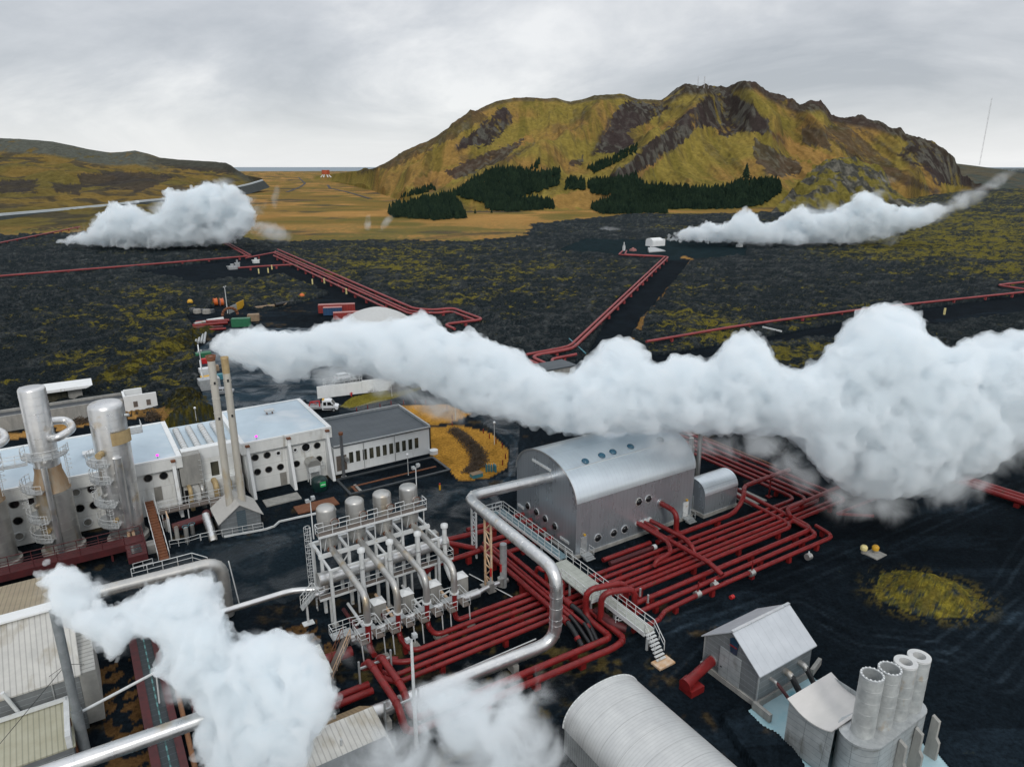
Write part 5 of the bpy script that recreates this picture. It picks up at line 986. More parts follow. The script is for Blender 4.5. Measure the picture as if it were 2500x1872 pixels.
gas = thing('gas_cylinder', 'x', 'gas cylinder', (0, 0, 0), 'gas bottles on the grass island')
MB().cyl((0, 0, 0), (0, 0, 1.1), .17, 10).cyl((0, 0, 1.1), (0, 0, 1.3), .17, 10, .05).build('bottle', TEAL, gas); MB().cyl((0, 0, 1.3), (0, 0, 1.42), .05, 6).build('valve', GALV, gas)
for i, (u, v) in enumerate(((1188, 1151), (1194, 1150), (1200, 1151), (1206, 1149), (1210, 1152))):
    a, b, _ = Q(u, v, 0); lb = f'{bl_lab[i]} teal gas bottle of the row on the grass island, from the crate side'
    if i == 0: gas.location = W(a, b, 0); LOC[gas.name] = Vector((a, b, 0)); gas['label'] = lb
    else: dup(gas, loc=(a, b, 0), label=lb)
a, b, _ = Q(1163, 1163, 0); cr = thing('wooden_crate', 'teal crate piled with boards at the tip of the grass island', 'crate', (a, b, 0)); MB().box(a - .9, a + .9, b - .6, b + .6, 0, .6).build('crate_box', TEAL, cr)
for k in range(4): MB().box(a - 1, a + 1, b - .6 + k * .3, b - .4 + k * .3, .6, .7).build('board', WOOD, cr)
a, b, _ = Q(1059, 1107, 0); MB().cyl((a, b, 0), (a, b, .7), .75, 18).build('concrete_well', CONCP, label='round white well cover at the corner of the office', cat='well')
for i, (u, v, mt) in enumerate(((2104, 1338, 0), (2132, 1338, 0))):
    a, b, _ = Q(u, v + 10, 0); b += -.2; t = thing('capped_post', ['low post with a pale cream cap, nearer the pipes', 'low post with a yellow cap standing on the concrete slab'][i], 'post', (a, b, 0)); MB().cyl((a, b, 0), (a, b, .5), .3, 12).build('post', GREYC, t); MB().lathe(a, b, [(.42, .5), (.45, .9), (.3, 1.1), (.001, 1.15)], 14).build('cap', CREAM if i == 0 else YEL, t)
a, b, _ = Q(2135, 1353, 0); MB().box(a - 1.1, a + 1.1, b - 1.0, b + .9, 0, .12).build('concrete_slab', CONCB, label='small grey slab with capped posts on the black gravel', cat='slab')
a, b, _ = Q(1783, 1463, 0); MB().cyl((a, b, .25), (a + .5, b, .25), .25, 10).build('pipe_offcut', REDV, label='small red and black pipe offcut lying on the gravel', cat='pipe offcut')
# ================================================================= storage yard
def container(name, label, u, v, L_, h, w, mt, rot, top=None):
    a, b, _ = Q(u, v, 0); t = thing(name, label, 'container', (0, 0, 0), 'shipping containers in the yard')
    MB().box(0, L_, 0, w, .1, h).build('container_body', mt, t); MB().box(-.02, L_ + .02, -.02, w + .02, h, h + .06).build('container_roof', top or PINKR, t)
    for s_ in (.03, w / 2 + .03): MB().box(-.07, -.01, s_, s_ + w / 2 - .06, .2, h - .1).build('door', REDC if mt is REDC else mt, t)
    t.location = W(a, b, 0); LOC[t.name] = Vector((a, b, 0)); place(t, rot)
container('shipping_container', 'long red shipping container behind the blue one', 778, 766, 12.2, 2.9, 2.4, REDC, -.38)
container('shipping_container', 'blue shipping container with a red end in front of the long red one', 790, 771, 6.1, 2.6, 2.4, BLUE, -.38, top=PINKR)
container('shipping_container', 'second long red container beside the white tent roof', 815, 781, 12.2, 2.2, 2.4, REDC, -.30)
container('site_container', 'green site container among the stored pipes', 566, 800, 5.5, 2.6, 2.4, GREEN, -.35, top=GREEN)
container('wooden_case', 'tan wooden case next to the green site container', 605, 786, 3.5, 2.2, 2.4, WOOD, -.35, top=WOOD)
a, b, _ = Q(900, 815, 0)
th_ = thing('white_tent_hall', 'wide white arched tent hall mostly buried in the steam', 'building', (a, b, 0)); pr3 = vault(-11, 11, .6, 5.6, 20, 1.6)
m = MB(); vs = [(b_, -14, z) for b_, z in pr3] + [(b_, 14, z) for b_, z in pr3]; n3 = len(pr3); m.add(vs, [(i, n3 + i, n3 + i + 1, i + 1) for i in range(n3 - 1)], True); m.add([vs[i] for i in range(n3)], [tuple(range(n3))])
LOC[th_.name] = Vector((0, 0, 0)); m.build('tent_roof', mk('tent_fabric', (.55, .56, .55), (.45, .46, .45), rough=.7), th_); LOC[th_.name] = Vector((a, b, 0)); place(th_, -.6)
for i, u in enumerate((527, 542)):
    a, b, _ = Q(u, 746, 0); t = thing('cable_drum', ['orange cable drum farther from the lamp pole', 'pale orange cable drum next to the lamp pole'][i], 'cable drum', (a, b, 0))
    MB().cyl((a - .5, b, 1.3), (a + .5, b, 1.3), 1.3, 18).build('drum_core', ORANGE, t)
    for x in (a - .6, a + .5): MB().cyl((x, b, 1.3), (x + .1, b, 1.3), 1.5, 18).build('drum_flange', ORANGE if i == 0 else PINKR, t)
for i, (u, v) in enumerate(((465, 745), (738, 730))):
    a, b, _ = Q(u, v, 0); m = MB(); m.lathe(a, b, [(.01, .2)] + [(1.0 * math.sin(k * math.pi / 8), 1.2 - 1.0 * math.cos(k * math.pi / 8)) for k in range(1, 8)] + [(.01, 2.2)], 14); m.build('round_buoy', YEL if i == 0 else ORANGE, label=['small yellow ball marker on the lava beside the yard', 'orange ball marker at the far edge of the black yard'][i], cat='marker')
def lying(name, label, u0, v0, u1, v1, r, mt, z=None): MB().cyl(Q(u0, v0, z or r), Q(u1, v1, z or r), r, 8).build(name, mt, label=label, cat='stored pipe', group='pipes lying in the storage yard')
lp = [(478, 787, 560, 782, .5, RED, 'red'), (470, 795, 556, 788, .5, RED, 'faded red'), (480, 801, 545, 797, .4, REDD, 'dark red'), (474, 791, 540, 778, .5, SILD, 'grey'), (492, 806, 552, 802, .35, RED, 'thin red'), (505, 784, 545, 778, .6, WHITE, 'white'), (468, 800, 520, 797, .4, RUST, 'rusty'), (620, 752, 700, 742, .5, WOOD, 'brown'), (672, 745, 716, 737, .7, BLACK, 'black')]
for i, (a0_, b0_, a1_, b1_, r, mt, cn) in enumerate(lp): lying('stored_pipe', f'{cn} pipe lying in the storage yard beyond the twin stacks', a0_, b0_, a1_, b1_, r, mt)
for i in range(6): lying('steel_tube', f'{ORD[i] if i < 4 else bl_lab[i]} short silver tube of the fanned bundle in the yard', 463 + i * 7, 835 + (i % 2), 470 + i * 6.4, 812, .35, GALV)
a, b, _ = Q(563, 778, 0); MB().tube([(a + 2.4 * math.cos(k * .35), b, 1.2 + 2.4 * abs(math.sin(k * .35))) for k in range(10)], .45, 0, 8).build('rusty_bend', RUST, label='rusty brown pipe bend arching in the storage yard', cat='pipe bend')
a, b, _ = Q(560, 766, 0); a2, b2, _ = Q(596, 750, 0); m = MB(); m.bar((a, b, 1.1), ((a + a2) / 2, (b + b2) / 2, 1.1), .2, 2.4); bb = m.build('barrier_board', GALV, label='grey and yellow board wall standing in the storage yard', cat='board'); MB().bar(((a + a2) / 2, (b + b2) / 2, 1.15), (a2, b2, 1.3), .2, 2.9).build('yellow_panel', YEL, bb)
mast('yard_light_mast', 'tall thin white light mast rising from the far storage yard', 556, 765, 9.0, .16, 'twin')
mast('yard_light_mast', 'tall white lamp pole at the left edge of the wet car park', 499, 948, 8.5, .14, 'twin')
rk = thing('storage_rack', 'long white edged rack stacked with coloured goods beside the wet car park', 'rack', (Q(497, 940, 0)))
p0, p1 = Q(497, 945, 0), Q(484, 850, 0); MB().bar((*p0[:2], .6), (*p1[:2], .6), .3, 1.0).build('rack_side', WHITE, rk)
for i, (u, v, s_, mt, lb) in enumerate(((498, 878, 1.8, GREEN, 'green goods box'), (503, 886, 1.1, REDV, 'red goods box'), (506, 932, 1.3, YEL, 'yellow machine part'), (522, 905, 1.2, WOOD, 'brown goods box'), (505, 915, 1.6, WHITE, 'white bundle'), (535, 925, 1.1, TEAL, 'teal goods box'), (512, 948, 2.2, GALV, 'grey pallet load'))):
    a, b, _ = Q(u, v, 0); MB().box(a - s_, a + s_, b - s_ * .6, b + s_ * .6, 0, s_ * 1.1).build('goods_box', mt, label=lb + ' on the long rack beside the wet car park', cat='box')
for i, (u, v) in enumerate(((470, 760), (482, 764), (495, 762), (505, 765), (517, 763))):
    a, b, _ = Q(u, v, 0); s_ = 1.2 + .3 * (i % 2); MB().cyl((a, b, 0), (a, b, s_ * .9), s_, 9, s_ * .8).build('scrap_drum', GREYC if i % 2 else DKK, label=f'{bl_lab[i]} grey drum of the pile near the yard edge, from the left end', cat='drum', group='grey drums')
# low concrete building behind the towers
def Zc(u, v, z=0): return Q(u, v, z)
lc = thing('concrete_bunker', 'long low concrete building with a dark channel roof behind the towers', 'building', Q(150, 1040, 0))
p0 = Q(0, 1056, 0); p1 = Q(352, 1000, 0); b_ = (p0[1] + p1[1]) / 2
MB().box(-96, p1[0] - 3.5, b_, b_ + .4, 0, 3.0).build('wall', CONCB, lc); MB().box(-96, p1[0] - 3.5, b_ + .4, b_ + 4.2, 0, 2.6).build('roof', DKK, lc); MB().box(-96, p1[0] - 3.5, b_ + 4.2, b_ + 4.6, 0, 3.1).build('rear_wall', CONCB, lc)
w_ = MB().box(p1[0] - 3.4, p1[0] + 2.6, b_ - .5, b_ - .1, 0, 3.5).build('end_wall', CONCP, lc); MB().box(p1[0] - 3.4, p1[0] - 3.0, b_ - .1, b_ + 4.4, 0, 3.4).build('end_wall', CONCP, lc); MB().box(p1[0] - 3.0, p1[0] + .4, b_ + 4.4, b_ + 4.8, 0, 3.5).build('end_wall', CONCP, lc)
for x in (p1[0] - 1.8, p1[0] + .6): MB().box(x, x + .8, b_ - .54, b_ - .5, 1.0, 2.2).build('wall_opening', BROWNG, lc)
cn = thing('white_canopy', 'white flat canopy roof sticking out behind the stepped tower', 'canopy', Q(140, 985, 0)); a, b, _ = Q(150, 985, 0)
MB().prism([(a - 7, 3.0), (a + 5.0, 3.0), (a + 6.2, 3.5), (a - 7, 3.6)], 'b', b - 1.5, b + 4.5).build('canopy_roof', CONCP, cn); MB().box(a - 3, a + 4, b, b + 3.5, 0, 3.0).build('glazed_room', OGLASS, cn); MB().box(a + 1.5, a + 4.1, b - .1, b, 0, 3.0).build('wall', CONCB, cn)
# dark roofed gatehouse half hidden in the steam
a, b, _ = Q(1345, 918, 0); gt = thing('dark_roofed_hut', 'dark flat roofed hut showing between two steam lobes below the fanned pipes', 'building', (a, b, 0)); MB().box(a - 7, a + 5, b - 3, b + 2.5, 0, 2.6).build('wall', CONCB, gt); MB().box(a - 7.3, a + 5.3, b - 3.3, b + 2.8, 2.6, 2.8).build('roof', ROOFD, gt)
# ================================================================= far pipelines
FAR = [
 ([(678, 609), (1012, 754), (1060, 757), (1105, 752), (1181, 780), (1083, 792), (1110, 803)], .55, 'outer long red pipeline crossing the lava towards the white tent hall'),
 ([(672, 614), (1001, 760), (1065, 765), (1102, 760), (1158, 781)], .5, 'second long red pipeline crossing the lava towards the white tent hall'),
 ([(670, 618), (997, 765), (1020, 768)], .5, 'third long red pipeline crossing the lava towards the white tent hall'),
 ([(668, 624), (985, 772), (940, 782)], .5, 'fourth long red pipeline crossing the lava, ending by the tent hall'),
 ([(600, 630), (672, 616)], .5, 'short red link pipe between the two far pipe groups'),
 ([(1520, 613), (1510, 622), (1632, 627), (1398, 851), (1295, 870), (1335, 889)], .55, 'outer red pipe of the pair coming down from the far white silencer house'),
 ([(1530, 612), (1525, 621), (1624, 626), (1390, 846), (1284, 866)], .5, 'inner red pipe of the pair coming down from the far white silencer house'),
 ([(1407, 865), (1345, 877), (1352, 886)], .5, 'short red pipe with a hooked end beside the fanned pipes'),
 ([(1578, 834), (1781, 799), (1900, 782), (2116, 754), (2215, 743), (2500, 713), (2560, 706)], .5, 'single red pipeline on stilts running along the right hand road'),
 ([(2540, 685), (2496, 689), (2433, 696), (2540, 712)], .5, 'red pipeline kink at the right edge of the lava field'),
 ([(-60, 680), (0, 674), (407, 642), (610, 625)], .55, 'single red pipeline crossing the lava from the left edge'),
 ([(549, 589), (612, 623)], .5, 'pink pipe pair coming out of the left steam cloud, upper'),
 ([(545, 592), (604, 625)], .5, 'pink pipe pair coming out of the left steam cloud, lower'),
 ([(-60, 607), (0, 593), (195, 554)], .6, 'thin far pink pipeline at the left edge'),
 ([(582, 654), (640, 650), (716, 646)], .5, 'short red pipe leading to the grey wellhead on the far pad'),
 ([(1294, 880), (1322, 893)], .5, 'first fan pipe beside the steam'), ([(1288, 884), (1312, 896)], .5, 'second fan pipe beside the steam'), ([(1284, 889), (1303, 897)], .5, 'third fan pipe beside the steam')]
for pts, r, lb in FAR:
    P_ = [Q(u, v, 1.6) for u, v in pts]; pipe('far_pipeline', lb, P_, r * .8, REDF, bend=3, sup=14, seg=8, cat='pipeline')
# far white silencer house and wellhead gear
a, b, _ = Q(1600, 600, 0); sl = thing('silencer_house', 'small white silencer house where the far steam plume begins', 'building', (a, b, 0))
m = MB(); prs = vault(-3.2, 3.2, 3, 5.0, 10); m.prism([(b + y, z) for y, z in [(-3.2, 0)] + prs + [(3.2, 0)]], 'a', a - 5.5, a + 3.2); m.build('house_shell', CONCP, sl); MB().box(a + 3.2, a + 5, b - 3.4, b + 3.4, 0, 4.2).build('outlet_box', CONCP, sl)
for i, (u, v, w_, h_, mt, lb) in enumerate(((1523, 612, 1.2, 5, WHITE, 'white upright wellhead beside the far silencer house'), (1545, 613, 3, 2, PINKR, 'pinkish wellhead frame on the far black pad'), (1588, 615, 1.4, 4, WHITE, 'white separator post by the far pad sheet'), (1805, 603, 3, 3, WHITE, 'tiny white box on the far black pad right of the silencer'), (568, 657, 4, 2.5, GALV, 'grey wellhead with crossed arms on the left far pad'), (580, 652, 2, 3.5, GALV, 'grey valve tree on the left far pad'), (625, 642, 3, 2.5, WHITE, 'white valve tree above the short far pipe'))):
    a, b, _ = Q(u, v, 0); t = thing('wellhead', lb, 'wellhead', (a, b, 0)); MB().box(a - w_ / 2, a + w_ / 2, b - w_ / 2, b + w_ / 2, 0, h_ * .5).build('wellhead_base', mt, t); MB().cyl((a, b, 0), (a, b, h_), w_ * .22, 8).build('wellhead_stem', mt, t); MB().bar((a - w_ * .7, b, h_ * .6), (a + w_ * .7, b, h_ * .6), .4).build('wellhead_arm', mt, t)
a, b, _ = Q(1596, 616, 0); MB().add([(a - 6, b - 2.5, .8), (a + 7, b - 2.5, .8), (a + 3, b + 3, 2.6), (a - 2, b + 3, 2.6), (a - 6, b - 2.5, .3), (a + 7, b - 2.5, .3), (a + 3, b + 3, .3), (a - 2, b + 3, .3)], [(0, 1, 2, 3), (0, 4, 5, 1), (1, 5, 6, 2), (3, 7, 4, 0), (2, 6, 7, 3)]).build('pad_cover', GALV, label='slanting grey sheet cover on the far black pad', cat='cover')
a, b, _ = Q(1430, 872, 0); MB().bar((a, b, 1), (a + 5, b + 14, 1.6), .25, .25).build('road_barrier', TEAL, label='blue grey barrier arm beside the gravel road under the pipe pair', cat='barrier')
a, b, _ = Q(1862, 802, 0); MB().bar((*Q(1862, 798, 1.5)[:2], 1.5), (*Q(1908, 809, 1.5)[:2], 1.5), .4).build('road_barrier', WHITE, label='white barrier arm across the right hand gravel road', cat='barrier')
for i, (u, v) in enumerate(((763, 694), (792, 692), (846, 718), (632, 668), (664, 658), (2305, 768), (655, 666))):
    a, b, _ = Q(u, v, 0); MB().bar((a, b, 0), (a, b, 2.2), .5).build('road_marker', CREAM, label=f'{bl_lab[i]} small pale marker post along the far gravel tracks', cat='marker post', group='marker posts')
# orange topped water tank on legs, far
Yt = 1500; r_ = ray(796, 433); tt = Yt / r_[1]; X_ = r_[0] * tt; Zg = H + r_[2] * tt; ta, tb = AB(X_, Yt)
wt = thing('water_tank', 'orange round water tank on splayed white legs near the horizon', 'water tank', (ta, tb, Zg)); MB().cyl((ta, tb, Zg + 6), (ta, tb, Zg + 14), 8, 20).build('tank_drum', mk('tank_orange', (.45, .09, .03), (.35, .07, .03), rough=.6), wt)
for k in range(8): q = k * math.pi / 4; MB().bar((ta + 11 * math.cos(q), tb + 11 * math.sin(q), Zg), (ta + 5 * math.cos(q), tb + 5 * math.sin(q), Zg + 6.2), 1.4).build('leg', CONCP, wt)
# bushes
def bush(name, label, a, b, rx, ry, rz, n_, mt, group=None, sz=.16):
    m = MB(); rr = random.Random(int(abs(a * 31 + b * 17) * 10))
    for _ in range(n_):
        q, p_ = rr.uniform(0, 6.283), rr.uniform(0, 1) ** .5; z = rr.uniform(0, 1); k = math.sqrt(max(0, 1 - z * z)) * rr.uniform(.6, 1.1)
        c = Vector((a + rx * p_ * k * math.cos(q), b + ry * p_ * k * math.sin(q), rz * z * rr.uniform(.5, 1.1)))
        d = Vector((rr.gauss(0, 1), rr.gauss(0, 1), rr.gauss(0, .8) + .6)).normalized() * sz * rr.uniform(.7, 2.2); e = d.orthogonal().normalized() * sz * .5
        m.add([c - e, c + e, c + d], [(0, 1, 2)])
    return m.build(name, mt, loc=(a, b, 0), label=label, cat='bush', group=group)
TW = SHRUBM
for i, (u, v, rx, ry, rz, n_) in enumerate(((1112, 1056, 1.7, 2.2, .9, 800), (1126, 1066, 1.8, 2.2, 1.0, 900), (1138, 1077, 1.8, 2.0, 1.1, 900), (1150, 1089, 1.8, 1.8, 1.1, 900), (1160, 1101, 2.0, 1.7, 1.2, 1000), (1168, 1114, 2.2, 1.7, 1.3, 1000), (1170, 1127, 2.2, 1.6, 1.3, 1000), (1164, 1140, 2.2, 1.4, 1.0, 900), (1150, 1150, 2.0, 1.3, .9, 800))):
    a, b, _ = Q(u, v, 0); bush('bare_shrub', f'{bl_lab[i]} brown bare shrub of the curved hedge on the grass island, from the far end', a, b, rx, ry, rz, n_, TW, 'curved hedge')
for i, (u, v, rx, rz, n_) in enumerate(((912, 955, 1.6, 1.3, 500), (965, 955, 2.0, 1.8, 900), (990, 950, 2.4, 2.4, 1100), (1015, 945, 2.4, 2.4, 1000), (198, 1035, 1.8, 1.5, 600), (375, 1025, 1.7, 2.2, 700))):
    a, b, _ = Q(u, v, 0); bush('bare_shrub', ['small round bare shrub alone before the white wall', 'bare shrub next to the globe lamp by the yard wall', 'tall dark shrub in the middle of the row by the road', 'dark shrub of the row nearest the steam', 'bare brown shrub behind the domed tower', 'dark bare shrub by the gold grass behind the powerhouse'][i], a, b, rx, rx * .8, rz, n_, TW)
def clump(name, label, u, v, rx, ry, n_):
    pass
# ================================================================= noise
def _h(ix, iy, s):
    n_ = (ix.astype(np.int64) * 374761393 + iy.astype(np.int64) * 668265263 + s * 1442695041) & 0xffffffff
    n_ = ((n_ ^ (n_ >> 13)) * 1274126177) & 0xffffffff
    return ((n_ ^ (n_ >> 16)) & 0xffff) / 65535.0
def vn(x, y, s=0):
    ix, iy = np.floor(x), np.floor(y); fx, fy = x - ix, y - iy; fx = fx * fx * (3 - 2 * fx); fy = fy * fy * (3 - 2 * fy)
    return (_h(ix, iy, s) * (1 - fx) + _h(ix + 1, iy, s) * fx) * (1 - fy) + (_h(ix, iy + 1, s) * (1 - fx) + _h(ix + 1, iy + 1, s) * fx) * fy
def fbm(x, y, o=4, s=0, g=.5):
    t = 0; a = 1.; n_ = 0
    for k in range(o): t = t + a * vn(x * 2 ** k + 17.3 * k, y * 2 ** k - 9.1 * k, s + k); n_ += a; a *= g
    return t / n_
def ridged(x, y, o=4, s=0):
    t = 0; a = 1.; n_ = 0
    for k in range(o): t = t + a * (1 - np.abs(2 * vn(x * 2 ** k + 5.7 * k, y * 2 ** k + 3.3 * k, s + k) - 1)); n_ += a; a *= .5
    return t / n_
def inpoly(px, py, poly):
    r = np.zeros(px.shape, bool); n_ = len(poly)
    for i in range(n_):
        x1_, y1_ = poly[i]; x2_, y2_ = poly[(i + 1) % n_]
        if y1_ == y2_: continue
        c = ((y1_ > py) != (y2_ > py)) & (px < (x2_ - x1_) * (py - y1_) / (y2_ - y1_) + x1_); r ^= c
    return r
def ss(a, b, x): t = np.clip((x - a) / (b - a), 0, 1); return t * t * (3 - 2 * t)
def mixc(c, d, w): return c * (1 - w[..., None]) + np.array(d) * w[..., None]
def gridmesh(name, X, Y, Z, Cc, mat, label=None, kind='structure', ex=None):
    r, c = X.shape; me = bpy.data.meshes.new(name); nv = r * c
    co = np.stack([X, Y, Z], -1).reshape(-1).astype(np.float32); me.vertices.add(nv); me.vertices.foreach_set('co', co)
    i = np.arange(r - 1)[:, None] * c + np.arange(c - 1)[None, :]; q = np.stack([i, i + 1, i + c + 1, i + c], -1).reshape(-1)
    nf = (r - 1) * (c - 1); me.loops.add(nf * 4); me.loops.foreach_set('vertex_index', q.astype(np.int32)); me.polygons.add(nf)
    me.polygons.foreach_set('loop_start', (np.arange(nf) * 4).astype(np.int32)); me.polygons.foreach_set('loop_total', np.full(nf, 4, np.int32)); me.polygons.foreach_set('use_smooth', np.ones(nf, bool))
    me.update(calc_edges=True)
    at = me.color_attributes.new('gcol', 'FLOAT_COLOR', 'POINT'); at.data.foreach_set('color', np.concatenate([Cc, np.ones((r, c, 1))], -1).reshape(-1).astype(np.float32))
    for k_, v_ in (ex or {}).items(): a_ = me.attributes.new(k_, 'FLOAT', 'POINT'); a_.data.foreach_set('value', v_.reshape(-1).astype(np.float32))
    me.materials.append(mat); o = bpy.data.objects.new(name, me); COL.objects.link(o); o['kind'] = kind
    if label: o['label'] = label
    return o
def lavamat(m):          # adds fine lava tips and moss tufts, driven by two coverage attributes
    nt = m.node_tree; N = nt.nodes; L = nt.links; b = N['Principled BSDF']; src = b.inputs['Base Color'].links[0].from_socket; geo = N.new('ShaderNodeNewGeometry')
    def att(n_): a = N.new('ShaderNodeAttribute'); a.attribute_name = n_; return a.outputs['Fac']
    def noi(s_, d_, r_, dist=0.):
        n_ = N.new('ShaderNodeTexNoise'); n_.inputs['Scale'].default_value = s_; n_.inputs['Detail'].default_value = d_; n_.inputs['Roughness'].default_value = r_; n_.inputs['Distortion'].default_value = dist; L.new(geo.outputs['Position'], n_.inputs['Vector']); return n_.outputs[0]
    def mth(op, a, b_): x = N.new('ShaderNodeMath'); x.operation = op; [L.new(q, x.inputs[i]) if not isinstance(q, (int, float)) else setattr(x.inputs[i], 'default_value', q) for i, q in enumerate((a, b_))]; return x.outputs[0]
    def rng_(v_, a, b_): r_ = N.new('ShaderNodeMapRange'); r_.inputs[1].default_value = a; r_.inputs[2].default_value = b_; L.new(v_, r_.inputs[0]); return r_.outputs[0]
    def mix(f, a, c): x = N.new('ShaderNodeMix'); x.data_type = 'RGBA'; L.new(f, x.inputs[0]); L.new(a, x.inputs[6]); x.inputs[7].default_value = (*c, 1); return x.outputs[2]
    n1, n2 = noi(1.5, 9, .78, .6), noi(.5, 9, .74, .4); n3 = noi(3.2, 6, .7)
    tips = mth('MULTIPLY', mth('MULTIPLY', rng_(n1, .52, .68), att('lava')), .55); col = mix(tips, src, (.115, .135, .142))
    dk = mth('MULTIPLY', mth('MULTIPLY', rng_(n1, .50, .38), att('lava')), .7); col = mix(dk, col, (.006, .008, .009))
    th_ = mth('SUBTRACT', n2, mth('SUBTRACT', .69, mth('MULTIPLY', att('moss'), .45)))
    col = mix(mth('MULTIPLY', rng_(th_, -.05, .05), .5), col, (.085, .083, .028)); col = mix(mth('MULTIPLY', mth('MULTIPLY', rng_(th_, .0, .07), rng_(n3, .40, .56)), .9), col, (.235, .195, .026))
    wt = mth('MULTIPLY', rng_(noi(.16, 6, .6, .8), .42, .60), att('wet')); L.new(mth('SUBTRACT', .95, mth('MULTIPLY', wt, .62)), b.inputs['Roughness']); L.new(mth('ADD', .03, mth('MULTIPLY', wt, .30)), b.inputs['Specular IOR Level'])
    L.new(col, b.inputs['Base Color']); bp = [n_ for n_ in N if n_.type == 'BUMP'][0]; b2 = N.new('ShaderNodeBump'); b2.inputs['Distance'].default_value = .9; L.new(mth('MULTIPLY', n1, att('lava')), b2.inputs['Height']); L.new(bp.outputs[0], b2.inputs['Normal']); L.new(b2.outputs[0], b.inputs['Normal']); return m
def landmat(name, s1, bd, bs_, rough=.95, var=.5, spec=.03, wet=None):
    m = bpy.data.materials.new(name); m.use_nodes = True; nt = m.node_tree; N = nt.nodes; L = nt.links; b = N['Principled BSDF']
    at = N.new('ShaderNodeAttribute'); at.attribute_name = 'gcol'; geo = N.new('ShaderNodeNewGeometry')
    n1 = N.new('ShaderNodeTexNoise'); n1.inputs['Scale'].default_value = s1; n1.inputs['Detail'].default_value = 8; n1.inputs['Roughness'].default_value = .72; L.new(geo.outputs['Position'], n1.inputs['Vector'])
    mr = N.new('ShaderNodeMapRange'); mr.inputs[1].default_value = .3; mr.inputs[2].default_value = .7; mr.inputs[3].default_value = 1 - var; mr.inputs[4].default_value = 1 + var; L.new(n1.outputs[0], mr.inputs[0])
    mu = N.new('ShaderNodeVectorMath'); mu.operation = 'SCALE'; L.new(at.outputs['Color'], mu.inputs[0]); L.new(mr.outputs[0], mu.inputs['Scale']); L.new(mu.outputs[0], b.inputs['Base Color'])
    b.inputs['Roughness'].default_value = rough; b.inputs['Specular IOR Level'].default_value = spec
    n2 = N.new('ShaderNodeTexNoise'); n2.inputs['Scale'].default_value = bs_; n2.inputs['Detail'].default_value = 7; n2.inputs['Roughness'].default_value = .7; L.new(geo.outputs['Position'], n2.inputs['Vector'])
    bp = N.new('ShaderNodeBump'); bp.inputs['Distance'].default_value = bd; L.new(n2.outputs[0], bp.inputs['Height']); L.new(bp.outputs[0], b.inputs['Normal'])
    return m
# ================================================================= ground sheet
vr = np.concatenate([np.arange(2500, 1000, -5.), np.arange(1000, 620, -2.0), np.arange(620, 520, -1.6), np.arange(520, 430, -1.3), np.arange(430, 411.5, -.7)])
Yr = np.array([G(1250, v, 0)[1] for v in vr]); sx = np.arange(-1.12, 1.12, .0019)
Y = np.repeat(Yr[:, None], len(sx), 1); X = Y * sx[None, :]
d_ = Y * CP + H * SP; U = 1250 + F * X / d_; V = 936 - F * (Y * SP - H * CP) / d_
def P(poly, j=1.): # polygon test in the plane, edges roughened by world noise (j metres)
    wp = [G(u, v, 0) for u, v in poly]; jx = (fbm(X * .09, Y * .09, 4, 71) - .5) * 9 * j; jy = (fbm(X * .09, Y * .09, 4, 81) - .5) * 9 * j
    return inpoly(X + jx, Y + jy, wp)
def Pa(poly, j=0.):
    wp = [tuple(W(a, b)[:2]) for a, b in poly]; jx = (fbm(X * .35, Y * .35, 3, 71) - .5) * 3 * j; jy = (fbm(X * .35, Y * .35, 3, 81) - .5) * 3 * j
    return inpoly(X + jx, Y + jy, wp)
nL = fbm(X * .012, Y * .012, 4, 3); nM = fbm(X * .06, Y * .06, 4, 9); nS = fbm(X * .35, Y * .35, 4, 15); nT = fbm(X * 1.1, Y * 1.1, 3, 25)
rg_ = ridged(X * .13, Y * .13, 4, 33); rgf = ridged(X * .45, Y * .45, 3, 44)
LAVA = np.array([.017, .0245, .0285]); LAVT = np.array([.115, .122, .12]); MOSS = np.array([.19, .155, .022]); MOSD = np.array([.085, .08, .028]); GOLD = np.array([.34, .19, .06]); GOLD2 = np.array([.19, .125, .035]); BLK = np.array([.0055, .0090, .0125]); ASP = np.array([.0085, .0150, .0205])
hgt = ss(.42, .9, rg_) * .75 + ss(.4, .85, rgf) * .35
C = mixc(np.broadcast_to(LAVA, X.shape + (3,)), LAVT, np.clip(ss(.60, .92, ridged(X * .7, Y * .7, 3, 46)) * ss(.40, .65, nS) * .55 + ss(.7, .95, rg_) * .4, 0, 1) * ss(.25, .6, nM + .1))
zl = np.ones(X.shape)
def reg(poly, f=60):   # soft weight of an image-traced patch on the plane
    wp = [G(u, v, 0) for u, v in poly]; return inpoly(X + (nL - .5) * f * 2, Y + (fbm(X * .012, Y * .012, 3, 99) - .5) * f * 2, wp)
mossw = np.full(X.shape, .05)
for poly, w in (([(1900, 600), (2200, 560), (2600, 520), (2600, 690), (2300, 640), (2100, 660)], .62), ([(2050, 470), (2700, 440), (2700, 560), (2200, 560)], .45), ([(850, 640), (1100, 620), (1350, 640), (1330, 740), (1000, 730), (870, 700)], .42),
                ([(1350, 690), (1480, 700), (1440, 760), (1300, 770)], .4), ([(1560, 740), (1640, 650), (1750, 760), (2100, 780), (2100, 850), (1700, 900)], .5), ([(150, 860), (440, 800), (460, 960), (250, 1000), (100, 980)], .48), ([(540, 700), (820, 690), (800, 735), (560, 735)], .6), ([(420, 730), (470, 730), (480, 900), (400, 960)], .45),
                ([(700, 580), (1300, 560), (1320, 610), (900, 620)], .32), ([(1300, 520), (2100, 510), (2100, 540), (1400, 550)], .3)):
    mossw = np.where(reg(poly, 34), w, mossw)
